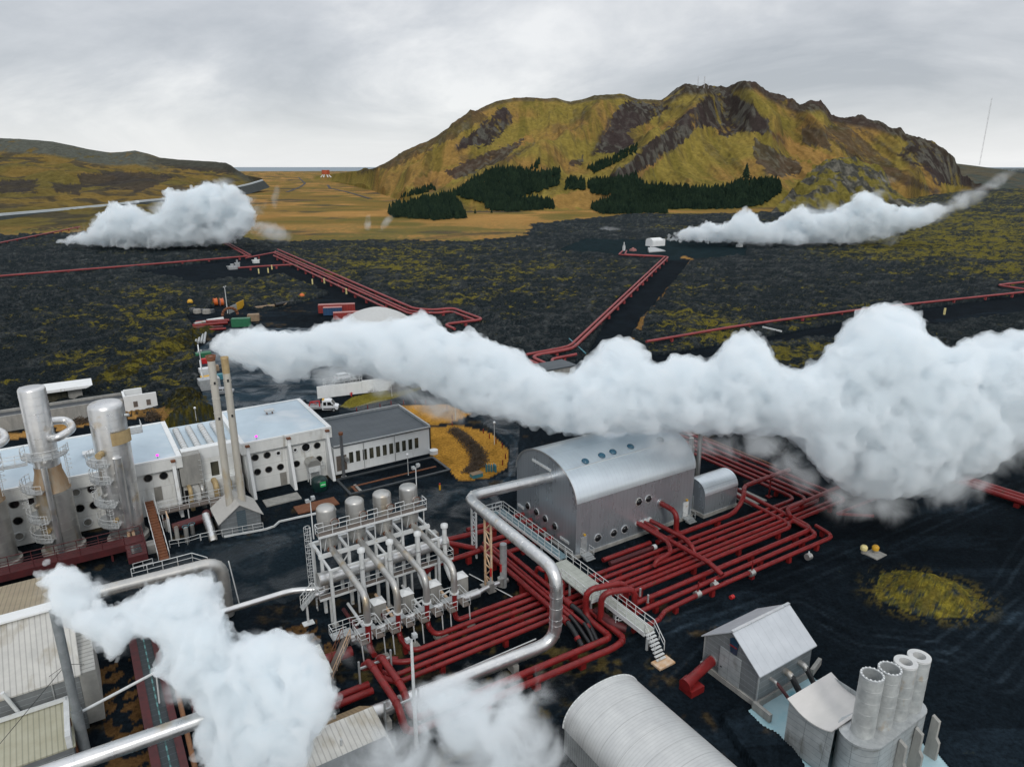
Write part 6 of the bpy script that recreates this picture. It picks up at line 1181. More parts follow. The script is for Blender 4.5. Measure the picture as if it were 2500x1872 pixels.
for ax_ in (0, 1):
    for _ in range(2):
        k_ = 23; pd = [(0, 0), (0, 0)]; pd[ax_] = (k_, k_); q_ = np.cumsum(np.pad(mossw, pd, mode='edge'), axis=ax_); n_ = mossw.shape[ax_]; mossw = (np.take(q_, range(2 * k_, 2 * k_ + n_), axis=ax_) - np.take(q_, range(0, n_), axis=ax_)) / (2 * k_)
mq = fbm(X * .30, Y * .34, 5, 55, .65) * .7 + fbm(X * .05, Y * .09, 4, 57) * .4 + nS * .35 - hgt * .12; mq = .5 + (mq - mq.mean()) / (mq.std() * 3.4)
mm = ss(1 - mossw - .05, 1 - mossw + .12, mq)
mossa = np.clip(mossw * .85 + (mq - .5) * .55 + (nL - .5) * .5, 0, .95)
# golden plain
GP = [(-900, 580), (0, 575), (250, 566), (560, 577), (700, 592), (930, 586), (1130, 592), (1290, 575), (1295, 548), (1420, 536), (1560, 522), (1700, 524), (2050, 512), (2300, 470), (2330, 440), (2420, 412), (1700, 409), (-1500, 409)]
gp = P(GP, 1.2); gz = ss(0, 1, nM); gcol = GOLD * (.75 + .5 * nM[..., None]); gcol = mixc(gcol, GOLD2, ss(.4, .6, nL)); gcol = mixc(gcol, [.12, .105, .03], ss(.5, .68, fbm(X * .02, Y * .035, 5, 61)) * .8); gcol = mixc(gcol, [.045, .046, .04], ss(.62, .72, fbm(X * .012, Y * .02, 5, 66)) * .8)
nearb = ss(560, 600, V); gcol = mixc(gcol, MOSD * 1.3, ss(520, 580, V) * ss(.35, .6, nS * .5 + nM * .5) * .75)
C = np.where(gp[..., None], gcol, C); rough = np.where(gp, .12, 1.)
ridge_ = ss(6, 0, np.abs(V - (590 - 22 * ss(900, 1270, U) + 8 * (nM - .5)))) * ss(880, 960, U) * ss(1300, 1260, U)
zl = zl + 0
C = mixc(C, [.06, .055, .035], ridge_ * .6)
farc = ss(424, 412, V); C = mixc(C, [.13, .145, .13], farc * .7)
# built ground
def put(mask, col, r=.05, var=None):
    global C, rough
    cc = np.broadcast_to(np.array(col), X.shape + (3,)) * (1 + (.9 * (nS[..., None] - .5) if var is None else var[..., None]))
    C = np.where(mask[..., None], cc, C); rough = np.where(mask, r, rough)
yard = P([(462, 770), (540, 742), (640, 762), (720, 744), (850, 706), (910, 742), (905, 790), (1030, 830), (1250, 900), (1420, 890), (1600, 868), (2700, 700), (2700, 745), (1800, 850), (1740, 1000), (1950, 1120), (2280, 1190), (2340, 1150), (2700, 1130), (2900, 2600), (-900, 2600), (-900, 1130), (330, 1010), (440, 1050), (500, 1010), (480, 860)], .35)
put(yard, BLK * 1.05, .10, (nM - .5) * 1.3 + (nT - .5) * .7)
def segw(pts):
    wp = [G(u, v, 0) for u, v in pts]; d = np.full(X.shape, 1e9)
    for (x1_, y1_), (x2_, y2_) in zip(wp[:-1], wp[1:]):
        t = np.clip(((X - x1_) * (x2_ - x1_) + (Y - y1_) * (y2_ - y1_)) / ((x2_ - x1_) ** 2 + (y2_ - y1_) ** 2), 0, 1); d = np.minimum(d, np.hypot(X - x1_ - t * (x2_ - x1_), Y - y1_ - t * (y2_ - y1_)))
    return d
def tracks():
    global C
    for pts in ([(2700, 1120), (2460, 1195), (2330, 1250), (2150, 1330), (1900, 1430), (1650, 1520), (1500, 1600), (1380, 1700), (1250, 1800), (1200, 1900)], [(2600, 1240), (2480, 1440), (2300, 1580), (2100, 1560), (1950, 1480), (1700, 1560), (1560, 1700)], [(2700, 1330), (2550, 1500), (2420, 1650), (2300, 1600)], [(420, 1420), (560, 1385), (700, 1330), (1000, 1240), (1200, 1190), (1260, 1130)], [(500, 1330), (640, 1310), (900, 1250), (1130, 1200)], [(1100, 960), (1180, 1010), (1250, 1080), (1230, 1170)]):
        d = segw(pts) + (nM - .5) * .5
        k = np.maximum(ss(.35, .1, np.abs(d - .95)), ss(.35, .1, np.abs(d - 2.3)) * .5) * (.35 + .65 * ss(.4, .6, nS)); C = C * (1 + .9 * k[..., None]) + .003 * k[..., None]
# rusty soil and sparse moss specks inside the plant
sp_ = yard * ss(1950, 1800, U) * ss(.56, .72, fbm(X * .4, Y * .4, 5, 91)) * ss(.42, .6, nM) * ss(.4, .65, nT) * .8; C = mixc(C, [.05, .036, .018], sp_)
tw = yard & (fbm(X * .05, Y * .3, 4, 95) > .62); C = np.where(tw[..., None], C * 1.6, C)
put(P([(1250, 905), (1430, 880), (1500, 740), (1632, 632), (1690, 632), (1560, 790), (1500, 890)], .12), BLK * 1.1, .05)
put(P([(1362, 612), (1430, 583), (1600, 588), (1818, 598), (1822, 624), (1700, 632), (1630, 636)], .12), np.array([.008, .018, .022]), .03)
put(P([(1588, 876), (2200, 762), (2600, 706), (2600, 735), (2250, 785), (1900, 830), (1600, 925)], .12), BLK, .05)
put(P([(330, 665), (560, 634), (650, 610), (700, 630), (712, 652), (800, 672), (850, 700), (905, 740), (850, 745), (770, 700), (690, 674), (600, 680), (480, 690)], .3), BLK * 1.2, .08)
put(P([(640, 660), (700, 662), (800, 690), (905, 745), (880, 765), (800, 715), (720, 680)], .1), BLK, .04)
put(P([(500, 1010), (486, 850), (560, 800), (760, 800), (900, 900), (780, 960), (780, 1000), (745, 975), (530, 1008)], .1), ASP * 2.4, .02, (nM - .5) * .7 + (fbm(X * .05, Y * .5, 4, 97) - .5) * 1.5)   # wet car park
rd = [(792, 1000), (850, 1016), (975, 985), (1090, 985), (1190, 1040), (1245, 1090), (1240, 1150), (1190, 1175), (1250, 1260), (1040, 1330), (1035, 1440), (820, 1420), (700, 1470), (560, 1490), (330, 1600), (-300, 1700), (-300, 1500), (300, 1380), (560, 1320), (720, 1275), (960, 1200), (1260, 1160), (1270, 1040), (1130, 940), (1090, 930), (1000, 950), (860, 995), (820, 985)]
put(P(rd, .0), ASP, .02, (nM - .5) * .9); wetm = P(rd, 0) | P([(500, 1010), (486, 850), (560, 800), (760, 800), (900, 900), (780, 960), (780, 1000), (745, 975), (530, 1008)], .1)
tracks()
for poly in ([(968, 990), (1090, 987), (1150, 1010), (1112, 1028), (1052, 1038)], [(1050, 1045), (1118, 1036), (1200, 1058), (1242, 1100), (1238, 1140), (1190, 1168), (1120, 1172), (1090, 1140), (1052, 1112)]):
    g_ = P(poly, .05); put(g_, np.array([.36, .185, .032]), .12, (nS - .5) * 1.0 + (nT - .5) * .5)
C = np.where(P([(830, 992), (856, 970), (1035, 925), (1042, 945), (950, 975), (852, 996)], .05)[..., None], np.array([.14, .12, .02]) * (.6 + nS[..., None] * .8), C)
C = np.where((P([(388, 1004), (440, 1000), (450, 1052), (400, 1058)], .1) | P([(0, 1056), (300, 1005), (420, 1003), (420, 1018), (300, 1022), (0, 1080)], .2) & (nS > .5))[..., None], GOLD * (.6 + nS[..., None] * .6), C)
C = np.where((P([(1645, 640), (1668, 624), (1695, 634), (1662, 660), (1572, 790), (1535, 870), (1515, 860), (1550, 790)], .15) & ~P([(1400, 900), (1500, 740), (1632, 632), (1690, 632), (1560, 790), (1500, 880)], .12) & (fbm(X * .15, Y * .15, 3, 7) > .45))[..., None], GOLD * .8, C)
for (x0, x1, y0, y1) in ((-33.5, -3, -20.5, -2),): 
    sp2 = Pa([(x0, y0), (x1, y0), (x1, y1), (x0, y1)], .5) * ss(.5, .7, fbm(X * .5, Y * .5, 5, 93)) * ss(.42, .6, nT); C = mixc(C, [.075, .058, .022], sp2)
sp3 = (Pa([(-53, -9), (-49.9, -9), (-49.9, 9), (-53, 9)], .3) | Pa([(-38, -6), (-32, -3), (-32, 1), (-41, 2)], .5) | Pa([(-42, 1), (-33, 0), (-32, 5), (-42, 6)], .5)) & (nT > .45); C = np.where(sp3[..., None], np.array([.10, .055, .022]) * (.3 + nS[..., None] * 1.1), C)
zr = hgt * 1.5 * rough + (nM - .5) * 1.2 * rough
zr = np.where(rough > .5, zr * ss(0, 1, 1) , (nS - .5) * .12 * (rough > .03))
fl_ = ss(450, 430, V); zr = zr * (1 + fl_ * 2) 
# mounds of mossy lava near the yard: behind the connecting block and along the storage yard
def mound(u, v, ru, rv, h_, r2=1.):
    global zr, C
    cx_, cy_ = G(u, v, 0); ex = np.sqrt(((X - cx_) / ru) ** 2 + ((Y - cy_) / rv) ** 2) + (nM - .5) * .35 + (nS - .5) * .35
    k = ss(1, .15, ex); zr = np.maximum(zr, k * h_ + k * hgt * .7 + np.where(ex < 1, 0, -9))
    C = np.where((ex < .98)[..., None], mixc(mixc(np.broadcast_to(LAVA * 1.2, X.shape + (3,)), MOSS * r2 * np.array([.50, .56, .9]), ss(.40, .50, fbm(X * 1.3, Y * 1.3, 5, 47, .7)) * .9), MOSS * r2 * 1.1, ss(.53, .62, fbm(X * 1.9, Y * 1.9, 4, 49, .7)) * .9), C)
mound(462, 1030, 4.6, 9, 3.6, .34); mound(455, 985, 4.2, 6, 3.2, .32); mound(2268, 1452, 6.2, 4.8, 1.9, .95); mound(420, 850, 5, 34, 2.4, .36)
rim_ = ss(1.5, .95, np.sqrt(((X - G(2268, 1452)[0]) / 6.2) ** 2 + ((Y - G(2268, 1452)[1]) / 4.8) ** 2) + (nM - .5) * .4) * ss(.50, .58, fbm(X * 1.5, Y * 1.5, 4, 51, .7)); C = mixc(C, [.11, .085, .018], rim_ * .7)
# turquoise pool basin
pool = P([(1812, 1738), (1850, 1715), (1975, 1650), (2020, 1665), (2100, 1700), (2300, 1840), (2420, 1990), (1990, 1990), (1968, 1872), (1950, 1848), (1905, 1806), (1850, 1775)], .1)
isl = P([(1922, 1790), (1940, 1792), (1990, 1840), (1985, 1850), (1950, 1825)], .06)
zr = np.where(P([(1760, 1765), (1790, 1745), (1815, 1745), (1850, 1783), (1900, 1812), (1945, 1855), (1962, 1880), (1985, 1990), (1880, 1990), (1850, 1900)], .1), .7 + hgt * .5, zr); zr = np.where(pool & ~isl, -.5, zr)
E_ = ss(12, 0, np.abs(U - 0)) 
ground = gridmesh('ground', X, Y, zr, np.clip(C, 0, 1), lavamat(landmat('ground_mix', 2.3, .20, 2.2, var=.6)), 'rough lava plain, gravel yard and golden grassland', ex={'wet': wetm * 1.0, 'lava': ((rough > .5) * 1.0), 'moss': np.where(rough > .5, mossa, np.where(gp & (V < 600) & (V > 500), (mossa - .2) * ss(520, 580, V), 0))})
cx_, cy_ = W(1, -38)[:2]
wm = mk('turquoise_silt', (.42, .56, .60), (.27, .47, .53), rough=.35, sc=.35, stain=((.03, .30, .38), .60, .28, (1, 1, 1)), bump=.01)
MB().quad((-8, -52, -.12), (14, -52, -.12), (14, -29.5, -.12), (-8, -29.5, -.12)).build('water_pool', wm, kind='structure', label='milky turquoise silt pool around the vent building')
# ================================================================= hills (left) and mountain
def build_relief(name, us, rows, v_base, Ybase, Yridge, vridge, prof, detail, colour, mat, back=.35, label=None):
    u = np.array(us); n_ = len(u); t = rows[:, None]; rb = Ybase(u)[None, :]; rr = Yridge(u)[None, :]; vr_ = vridge(u)
    ry_ = CP - (vr_ - 936) / F * SP; rz_ = -SP - (vr_ - 936) / F * CP; zr_ = (H + rz_ / ry_ * Yridge(u))[None, :]
    k = ((u - 1250) / F / ry_)[None, :]
    tt_ = np.clip(t, 0, 1); Ym = rb + (rr - rb) * t; Zm = zr_ * prof(tt_, u[None, :]) - np.clip(t - 1, 0, 9) * (rr - rb) * .5
    Xm = Ym * k; Zm = Zm + detail(Xm, Ym, tt_, u[None, :] + 0 * t) * np.where(t > 1, 1, 1)
    d = Ym * CP - (Zm - H) * SP; Um = 1250 + F * Xm / d; Vm = 936 - F * (Ym * SP + (Zm - H) * CP) / d
    Cm = colour(Xm, Ym, Zm, tt_, Um, Vm)
    o = gridmesh(name, Xm, Ym, Zm, np.clip(Cm, 0, 1), mat, label); return (Xm, Ym, Zm, Um, Vm)
def interp(pts): xs, ys = zip(*pts); return lambda u: np.interp(u, xs, ys)
def lookup(S, u, v):
    Xm, Ym, Zm, Um, Vm = S; c = int(np.argmin(np.abs(Um[Um.shape[0] // 2] - u)))
    for _ in range(2):
        col = Vm[:, c]; i = int(np.argmin(np.abs(col - v))); c = int(np.argmin(np.abs(Um[i] - u)))
    return Xm[i, c], Ym[i, c], Zm[i, c]
sky_ = interp([(700, 431), (760, 433), (800, 427), (850, 421), (906, 414), (950, 392), (995, 366), (1060, 337), (1109, 307), (1166, 272), (1211, 250), (1256, 240), (1361, 241), (1394, 250), (1451, 237.5), (1524, 233), (1553, 243), (1614, 247.6), (1638, 233), (1671, 215), (1775, 217), (1800, 207), (1820, 202), (1845, 204), (1860, 215), (1877, 227), (1909, 243.6), (1946, 262), (1975, 257), (2003, 255), (2015, 262), (2029, 284), (2068, 290), (2141, 302.6), (2198, 321), (2210, 335), (2243, 339), (2270, 350), (2292, 361.6), (2310, 380), (2324, 394), (2350, 430), (2380, 452), (2420, 462)])
base_ = interp([(700, 433), (760, 437), (830, 447), (900, 464), (1000, 500), (1100, 515), (1400, 512), (1700, 512), (1860, 508), (2000, 500), (2230, 488), (2373, 466), (2420, 466)])
Yb = lambda u: np.array([G(1250, v, 0)[1] for v in base_(u)])
Yrg = lambda u: np.maximum(Yb(u) + 20 + 120 * ss(1000, 900, u), Yb(u) + 20 + (1480 - Yb(u)) * np.clip(ss(620, 940, u) * ss(2420, 2250, u), .03, 1))
def seg_d(Um, Vm, pts):
    d = np.full(Um.shape, 1e9); 
    for (x1_, y1_), (x2_, y2_) in zip(pts[:-1], pts[1:]):
        l2 = (x2_ - x1_) ** 2 + (y2_ - y1_) ** 2; t = np.clip(((Um - x1_) * (x2_ - x1_) + (Vm - y1_) * (y2_ - y1_)) / l2, 0, 1)
        d = np.minimum(d, np.hypot(Um - x1_ - t * (x2_ - x1_), Vm - y1_ - t * (y2_ - y1_)))
    return d
def mprof(t, u): return .30 * t + .70 * t ** 1.5 - 0.06 * np.sin(np.pi * t)
SPUR = [([(1775, 225), (1690, 320), (1560, 430), (1520, 480)], 26, 30), ([(1790, 230), (1850, 320), (1900, 350)], 34, 22), ([(1256, 245), (1180, 300), (1100, 380), (1000, 440)], 20, 22), ([(1500, 240), (1440, 330), (1330, 400), (1250, 440)], 18, 30), ([(2029, 284), (2150, 360), (2250, 450)], 14, 26), ([(1940, 262), (1990, 330), (2060, 385)], 14, 20)]
def mdet(Xm, Ym, t, u):
    vb = base_(u); vt = sky_(u); vv = vb + (vt - vb) * np.clip(t * 1.02, 0, 1); z = 0
    for pts, amp, w in SPUR: z = z + 1.5 * amp * np.exp(-(seg_d(u, vv, pts) / w) ** 2)
    env = ss(0, .08, t) * (1 - ss(.9, 1, t) * .8) * ss(780, 980, u) * ss(2420, 2300, u); z = z * (1 - ss(.72, .97, t))
    gull = (ridged(Xm * .011, Ym * .0022, 5, 101) - .5) * 48 + (ridged(Xm * .04, Ym * .008, 4, 107) - .5) * 6 + (fbm(Xm * .12, Ym * .06, 3, 111) - .5) * 1.5
    crag = (ridged(Xm * .03, Ym * .03, 5, 121) - .45) * 15 * ss(.84, .96, t)
    return (z + gull) * env + crag * (.25 + .75 * ss(1600, 1660, u + 0 * t)) * ss(1100, 1200, u + 0 * t)
ROCKP = [([(1227, 262), (1255, 280), (1240, 315), (1195, 355), (1110, 362), (1170, 310), (1200, 280)], 1), ([(1081, 422), (1166, 380), (1288, 335), (1231, 392), (1117, 437)], .9), ([(1524, 245), (1483, 313), (1451, 374), (1508, 378), (1553, 349), (1528, 321), (1585, 300), (1640, 262)], 1),
         ([(1722, 237), (1600, 341), (1480, 440), (1530, 440), (1661, 355), (1702, 310), (1734, 313), (1775, 340), (1811, 321), (1860, 325), (1890, 321), (1840, 256), (1771, 222)], 1), ([(1838, 338), (1960, 400), (1950, 428), (1890, 432), (1840, 390)], .85),
         ([(2222, 345), (2292, 368), (2330, 400), (2385, 455), (2292, 450), (2251, 412), (2190, 382)], 1), ([(2060, 300), (2110, 340), (2210, 425), (2290, 470), (2180, 430), (2060, 360), (2010, 310)], .75), ([(1960, 310), (2010, 320), (2030, 370), (1960, 350)], .8), ([(900, 416), (1000, 366), (1170, 275), (1190, 290), (1080, 350), (960, 410)], .65), ([(1393, 395), (1428, 380), (1420, 400), (1390, 412)], .9), ([(1490, 435), (1560, 405), (1540, 440)], .7), ([(1560, 360), (1650, 330), (1640, 380), (1560, 400)], .5)]
STRK = [([(1166, 272), (1060, 342), (960, 398), (880, 420)], 7, .8), ([(1205, 300), (1180, 340), (1120, 362)], 8, .9), ([(1430, 262), (1418, 305)], 4, .7), ([(1490, 290), (1450, 372)], 6, .9), ([(1556, 250), (1580, 300)], 4, .8), ([(1600, 262), (1612, 300)], 3, .7), ([(1728, 235), (1655, 320), (1560, 400), (1490, 446)], 9, 1), ([(1828, 250), (1880, 318), (1912, 348)], 6, .8), ([(1795, 250), (1812, 318)], 5, .9), ([(1975, 312), (2040, 345), (2110, 402), (2210, 446), (2290, 470)], 8, .9), ([(1250, 285), (1215, 330)], 4, .6), ([(1300, 350), (1240, 392)], 5, .7), ([(1930, 280), (1990, 305), (2030, 330)], 5, .7), ([(1860, 360), (1875, 425)], 7, .7), ([(2090, 310), (2180, 370), (2260, 430)], 5, .7), ([(1650, 262), (1700, 262)], 4, .6)]
ORNG = [[(1880, 318), (2042, 390), (2007, 406), (1930, 378)], [(1000, 440), (1130, 400), (1290, 330), (1300, 342), (1150, 420), (1050, 470)], [(1480, 470), (1600, 380), (1720, 270), (1700, 310), (1600, 400), (1500, 490)], [(1300, 500), (1400, 465), (1480, 460), (1500, 505), (1400, 515)], [(1900, 380), (1990, 400), (1980, 440), (1900, 440)]]
def mcol(Xm, Ym, Zm, t, Um, Vm):
    n1 = fbm(Xm * .012, Ym * .012, 5, 131); n2 = fbm(Xm * .05, Ym * .04, 5, 137); n3 = fbm(Xm * .2, Ym * .1, 4, 141)
    st_ = fbm(Xm * .05, Ym * .006, 5, 133, .6); sp_ = fbm(Xm * .25, Ym * .12, 3, 135)
    c = mixc(np.broadcast_to(np.array([.205, .158, .038]), Um.shape + (3,)), [.245, .150, .045], ss(.40, .70, n1)); c = mixc(c, [.125, .105, .024], ss(.48, .66, st_) * .7); c = mixc(c, [.075, .065, .03], ss(.56, .74, sp_) * .35)
    ju, jv = (n2 - .5) * 34, (n3 - .5) * 22
    for poly in ORNG: c = mixc(c, [.27, .155, .05], inpoly(Um + ju, Vm + jv, poly) * .8)
    gx = np.gradient(Zm, axis=1) / (np.abs(np.gradient(Xm, axis=1)) + .01); steep = ss(.55, 1.2, np.abs(gx))
    rk = np.zeros(Um.shape)
    for poly, w in ROCKP: rk = np.maximum(rk, w * inpoly(Um + ju * .7, Vm + jv, poly) * ss(.30, .48, n3 * .4 + st_ * .75))
    band = ss(26, 8, Vm - sky_(Um)) * ss(1550, 1640, Um) * .95; band = np.maximum(band, ss(12, 3, Vm - sky_(Um)) * .7 * ss(880, 960, Um)); rk = np.maximum(rk, band * ss(.3, .5, n2 + n3 * .3)); rk = np.maximum(rk, steep * .25)
    rk = np.maximum(rk, ss(.62, .72, fbm(Xm * .035, Ym * .012, 5, 151, .6)) * .35)
    for pts, w_, k_ in STRK: rk = np.maximum(rk, k_ * np.exp(-(seg_d(Um + ju * .5, Vm + jv * .8, pts) / w_) ** 2) * ss(.28, .5, n3 * .6 + n2 * .5))
    rc = mixc(np.broadcast_to(np.array([.036, .029, .026]), Um.shape + (3,)), [.082, .078, .066], ss(.48, .66, fbm(Xm * .16, Ym * .07, 4, 143))); rc = mixc(rc, [.045, .033, .032], ss(.45, .6, n1) * .6)
    c = c * (1 - rk[..., None]) + rc * rk[..., None]
    return c * (.78 + .44 * n3[..., None])
MTN = build_relief('mountain', np.arange(765, 2421, 1.7), np.concatenate([np.linspace(-.02, 1, 330), np.linspace(1.03, 1.6, 20)]), None, Yb, Yrg, sky_, mprof, mdet, mcol, landmat('mountain_mix', .16, 1.1, .22, var=.3), label='broad brown and olive mountain with craggy summit')
# crag in front of the mountain
csky = interp([(1880, 520), (1930, 470), (1975, 430), (2010, 400), (2035, 389), (2050, 386), (2075, 393), (2110, 398), (2150, 412), (2165, 440), (2180, 470), (2215, 488), (2240, 500)])
cb = interp([(1880, 522), (2000, 515), (2100, 508), (2240, 500)]); cYb = lambda u: np.array([G(1250, v, 0)[1] for v in cb(u)]); cYr = lambda u: cYb(u) + 12 + 190 * ss(1880, 2000, u) * ss(2240, 2150, u)
def cdet(Xm, Ym, t, u): return ((ridged(Xm * .035, Ym * .03, 5, 161) - .5) * 20 + (ridged(Xm * .12, Ym * .1, 3, 163) - .5) * 6) * ss(0, .12, t) * ss(1885, 1960, u) * ss(2235, 2170, u) * (1 - .6 * ss(.9, 1, t))
def ccol(Xm, Ym, Zm, t, Um, Vm):
    n2 = fbm(Xm * .05, Ym * .05, 5, 171); n3 = fbm(Xm * .16, Ym * .16, 4, 173); c = mixc(np.broadcast_to(np.array([.06, .06, .052]), Um.shape + (3,)), [.125, .12, .10], ss(.45, .7, n3)); c = mixc(c, [.16, .135, .03], ss(.47, .56, n2) * .9); return c * (.7 + .6 * n3[..., None])
build_relief('rock_hill', np.arange(1880, 2241, 1.5), np.concatenate([np.linspace(-.02, 1, 130), np.linspace(1.05, 2, 12)]), None, cYb, cYr, csky, lambda t, u: t ** .8, cdet, ccol, landmat('crag_mix', .2, 1.6, .3, var=.4), label='craggy rock spur in front of the mountain')
# left hill
hs = interp([(-700, 322), (0, 338), (60, 341), (130, 346), (180, 356), (210, 363), (270, 372), (300, 371), (330, 368), (360, 375), (390, 386), (460, 391), (520, 395), (550, 398), (565, 404), (580, 416), (600, 428), (640, 436)])
hb = interp([(-700, 560), (0, 560), (250, 548), (450, 520), (560, 480), (640, 445)]); hYb = lambda u: np.array([G(1250, v, 0)[1] for v in hb(u)]); hYr = lambda u: hYb(u) + 10 + (2300 - hYb(u)) * np.clip(ss(660, 520, u), .02, 1)
def hprof(t, u):
    c = ss(.86, 1., t) * .28 * ss(420, 250, u) + ss(.9, 1., t) * .2 * ss(250, 480, u); return np.clip((.10 * t + .62 * t ** 1.6 + c) / (.10 + .62 + .28 * ss(420, 250, u) + .2 * ss(250, 480, u)), 0, 1)
def hdet(Xm, Ym, t, u): return ((fbm(Xm * .006, Ym * .006, 4, 181) - .5) * 46 * ss(.1, .5, t) + (ridged(Xm * .02, Ym * .008, 4, 183) - .5) * 12) * ss(0, .15, t) * (1 - ss(.9, 1, t) * .85) * ss(640, 480, u)
def hcol(Xm, Ym, Zm, t, Um, Vm):
    n1 = fbm(Xm * .008, Ym * .006, 5, 191); n2 = fbm(Xm * .03, Ym * .02, 5, 193); n3 = fbm(Xm * .12, Ym * .06, 4, 195)
    c = mixc(np.broadcast_to(np.array([.17, .115, .035]), Um.shape + (3,)), [.12, .096, .03], ss(.4, .6, n1)); c = mixc(c, [.05, .046, .036], ss(.5, .6, n2) * .8)
    for poly in ([(180, 425), (330, 420), (430, 430), (340, 470), (300, 460), (200, 455)], [(120, 450), (200, 450), (190, 478), (130, 470)], [(330, 385), (470, 390), (560, 398), (590, 420), (560, 425), (420, 410)], [(0, 440), (90, 440), (80, 470), (0, 470)]): c = mixc(c, [.042, .037, .034], inpoly(Um + (n2 - .5) * 50, Vm + (n3 - .5) * 16, poly) * .85)
    cl = ss(38, 28, Vm - hs(Um)) * ss(430, 330, Um); c = mixc(c, [.085, .09, .075], cl * ss(.3, .5, n3 + n2 * .3)); c = mixc(c, [.06, .062, .05], ss(22, 10, Vm - hs(Um)) * ss(330, 420, Um) * .8)
    return c * (.75 + .5 * n3[..., None])
HIL = build_relief('hill', np.arange(-700, 641, 2.2), np.concatenate([np.linspace(-.02, 1, 260), np.linspace(1.03, 1.5, 12)]), None, hYb, hYr, hs, hprof, hdet, hcol, landmat('hill_mix', .1, 2., .15, var=.35), label='long low hill with a cliff top at the left')
# low land at the right horizon, sea
rs = interp([(2280, 398), (2330, 399), (2380, 405), (2440, 413), (2500, 424), (2700, 436)]); rb_ = lambda u: np.full(u.shape, 1650.) ; rr_ = lambda u: np.full(u.shape, 2900.)
build_relief('far_hill', np.arange(2250, 2701, 3), np.concatenate([np.linspace(-.02, 1, 60), np.linspace(1.05, 1.6, 8)]), None, rb_, rr_, rs, lambda t, u: t ** .7, lambda Xm, Ym, t, u: (fbm(Xm * .01, Ym * .01, 4, 201) - .5) * 10 * ss(0, .2, t) * (1 - ss(.8, 1, t)), lambda Xm, Ym, Zm, t, Um, Vm: mixc(np.broadcast_to(np.array([.085, .075, .05]), Um.shape + (3,)), [.06, .07, .06], ss(.4, .6, fbm(Xm * .02, Ym * .01, 4, 205))), landmat('far_hill_mix', .05, 2, .1), label='low dark land at the right end of the horizon')
def sea_mesh():
    me = bpy.data.meshes.new('sea'); n_ = 40; vs = []
    for r in (5200, 9000, 20000, 60000):
        for k in range(n_ + 1): q = math.radians(20 + 140 * k / n_); vs.append((r * math.cos(q), r * math.sin(q), 1.0 if r > 5200 else -6))
    me.from_pydata(vs, [], [(j * (n_ + 1) + k, (j + 1) * (n_ + 1) + k, (j + 1) * (n_ + 1) + k + 1, j * (n_ + 1) + k + 1) for j in range(3) for k in range(n_)]); me.materials.append(mk('sea_water', (.20, .25, .29), (.16, .21, .25), rough=.6, sc=.002)); o = bpy.data.objects.new('sea', me); COL.objects.link(o); o['kind'] = 'structure'; o['label'] = 'flat grey sea at the horizon'
sea_mesh()
# pale road embankment over the left hill foot
def ribbon(name, pts, S, w, mat, lift, kind='structure', label=None, hgt_=0, w2=None):
    P3 = []
    for u, v in pts:
        if S is None: x, y = G(u, v, 0); P3.append(Vector((x, y, 0)))
        else: P3.append(Vector(lookup(S, u, v)))
    vs, fs = [], []
    for i, p in enumerate(P3):
        a = P3[max(0, i - 1)]; b = P3[min(len(P3) - 1, i + 1)]; d = Vector(((b - a).x, (b - a).y, 0)).normalized(); n_ = Vector((-d.y, d.x, 0)); w2_ = w2 or w * 1.8
        vs += [p - n_ * w2_ + Vector((0, 0, -3)), p - n_ * w + Vector((0, 0, lift)), p + n_ * w + Vector((0, 0, lift)), p + n_ * w2_ + Vector((0, 0, -3))]
        if i: k = 4 * i; fs += [(k - 4 + j, k - 3 + j, k + 1 + j, k + j) for j in range(3)]
    me = bpy.data.meshes.new(name); me.from_pydata(vs, [], fs); me.materials.append(mat); o = bpy.data.objects.new(name, me); COL.objects.link(o); o['kind'] = kind
    if label: o['label'] = label
def dens(pts, st=18):
    out = [pts[0]]
    for (a, b), (c, d) in zip(pts[:-1], pts[1:]):
        n_ = max(1, int(math.hypot(c - a, d - b) / st)); out += [(a + (c - a) * k / n_, b + (d - b) * k / n_) for k in range(1, n_ + 1)]
    return out
def span(name, A_, Z_, w, h_, mt, label):   # straight pipeline duct on a bank between two world points
    pass
rp_ = [(-60, 531), (0, 524), (120, 514), (270, 500), (345, 491), (420, 484), (500, 471), (575, 457), (610, 449), (640, 440)]
def rpt(u, v):
    Yk = np.interp(u, [-60, 0, 345, 500, 640], [640, 660, 860, 1060, 1500]); r = ray(u, v); t = Yk / r[1]; return Vector((r[0] * t, Yk, H + r[2] * t))
def bank(name, pts, w, drop, mat, label, kind=None, lift=0., side=0):
    P3 = [rpt(u, v) for u, v in dens(pts, 30)]; vs, fs = [], []
    for i, p in enumerate(P3):
        a = P3[max(0, i - 1)]; b = P3[min(len(P3) - 1, i + 1)]; d = Vector(((b - a).x, (b - a).y, 0)).normalized(); n_ = Vector((-d.y, d.x, 0))
        vs += [p - n_ * (w + drop * .8) + Vector((0, 0, -drop)), p - n_ * w + Vector((0, 0, lift)), p + n_ * w + Vector((0, 0, lift)), p + n_ * (w + drop * .8) + Vector((0, 0, -drop))]
        if i: k = 4 * i; fs += [(k - 4 + j, k - 3 + j, k + 1 + j, k + j) for j in range(3)]
    me = bpy.data.meshes.new(name); me.from_pydata(vs, [], fs); me.materials.append(mat); o = bpy.data.objects.new(name, me); COL.objects.link(o)
    if kind: o['kind'] = kind
    o['label'] = label; return o
bank('embankment', rp_, 3.2, 14, mk('dark_bank', (.03, .038, .036), (.02, .028, .028), rough=.9, sc=.1), 'dark gravel embankment crossing the foot of the left hill', 'structure', -1.0)
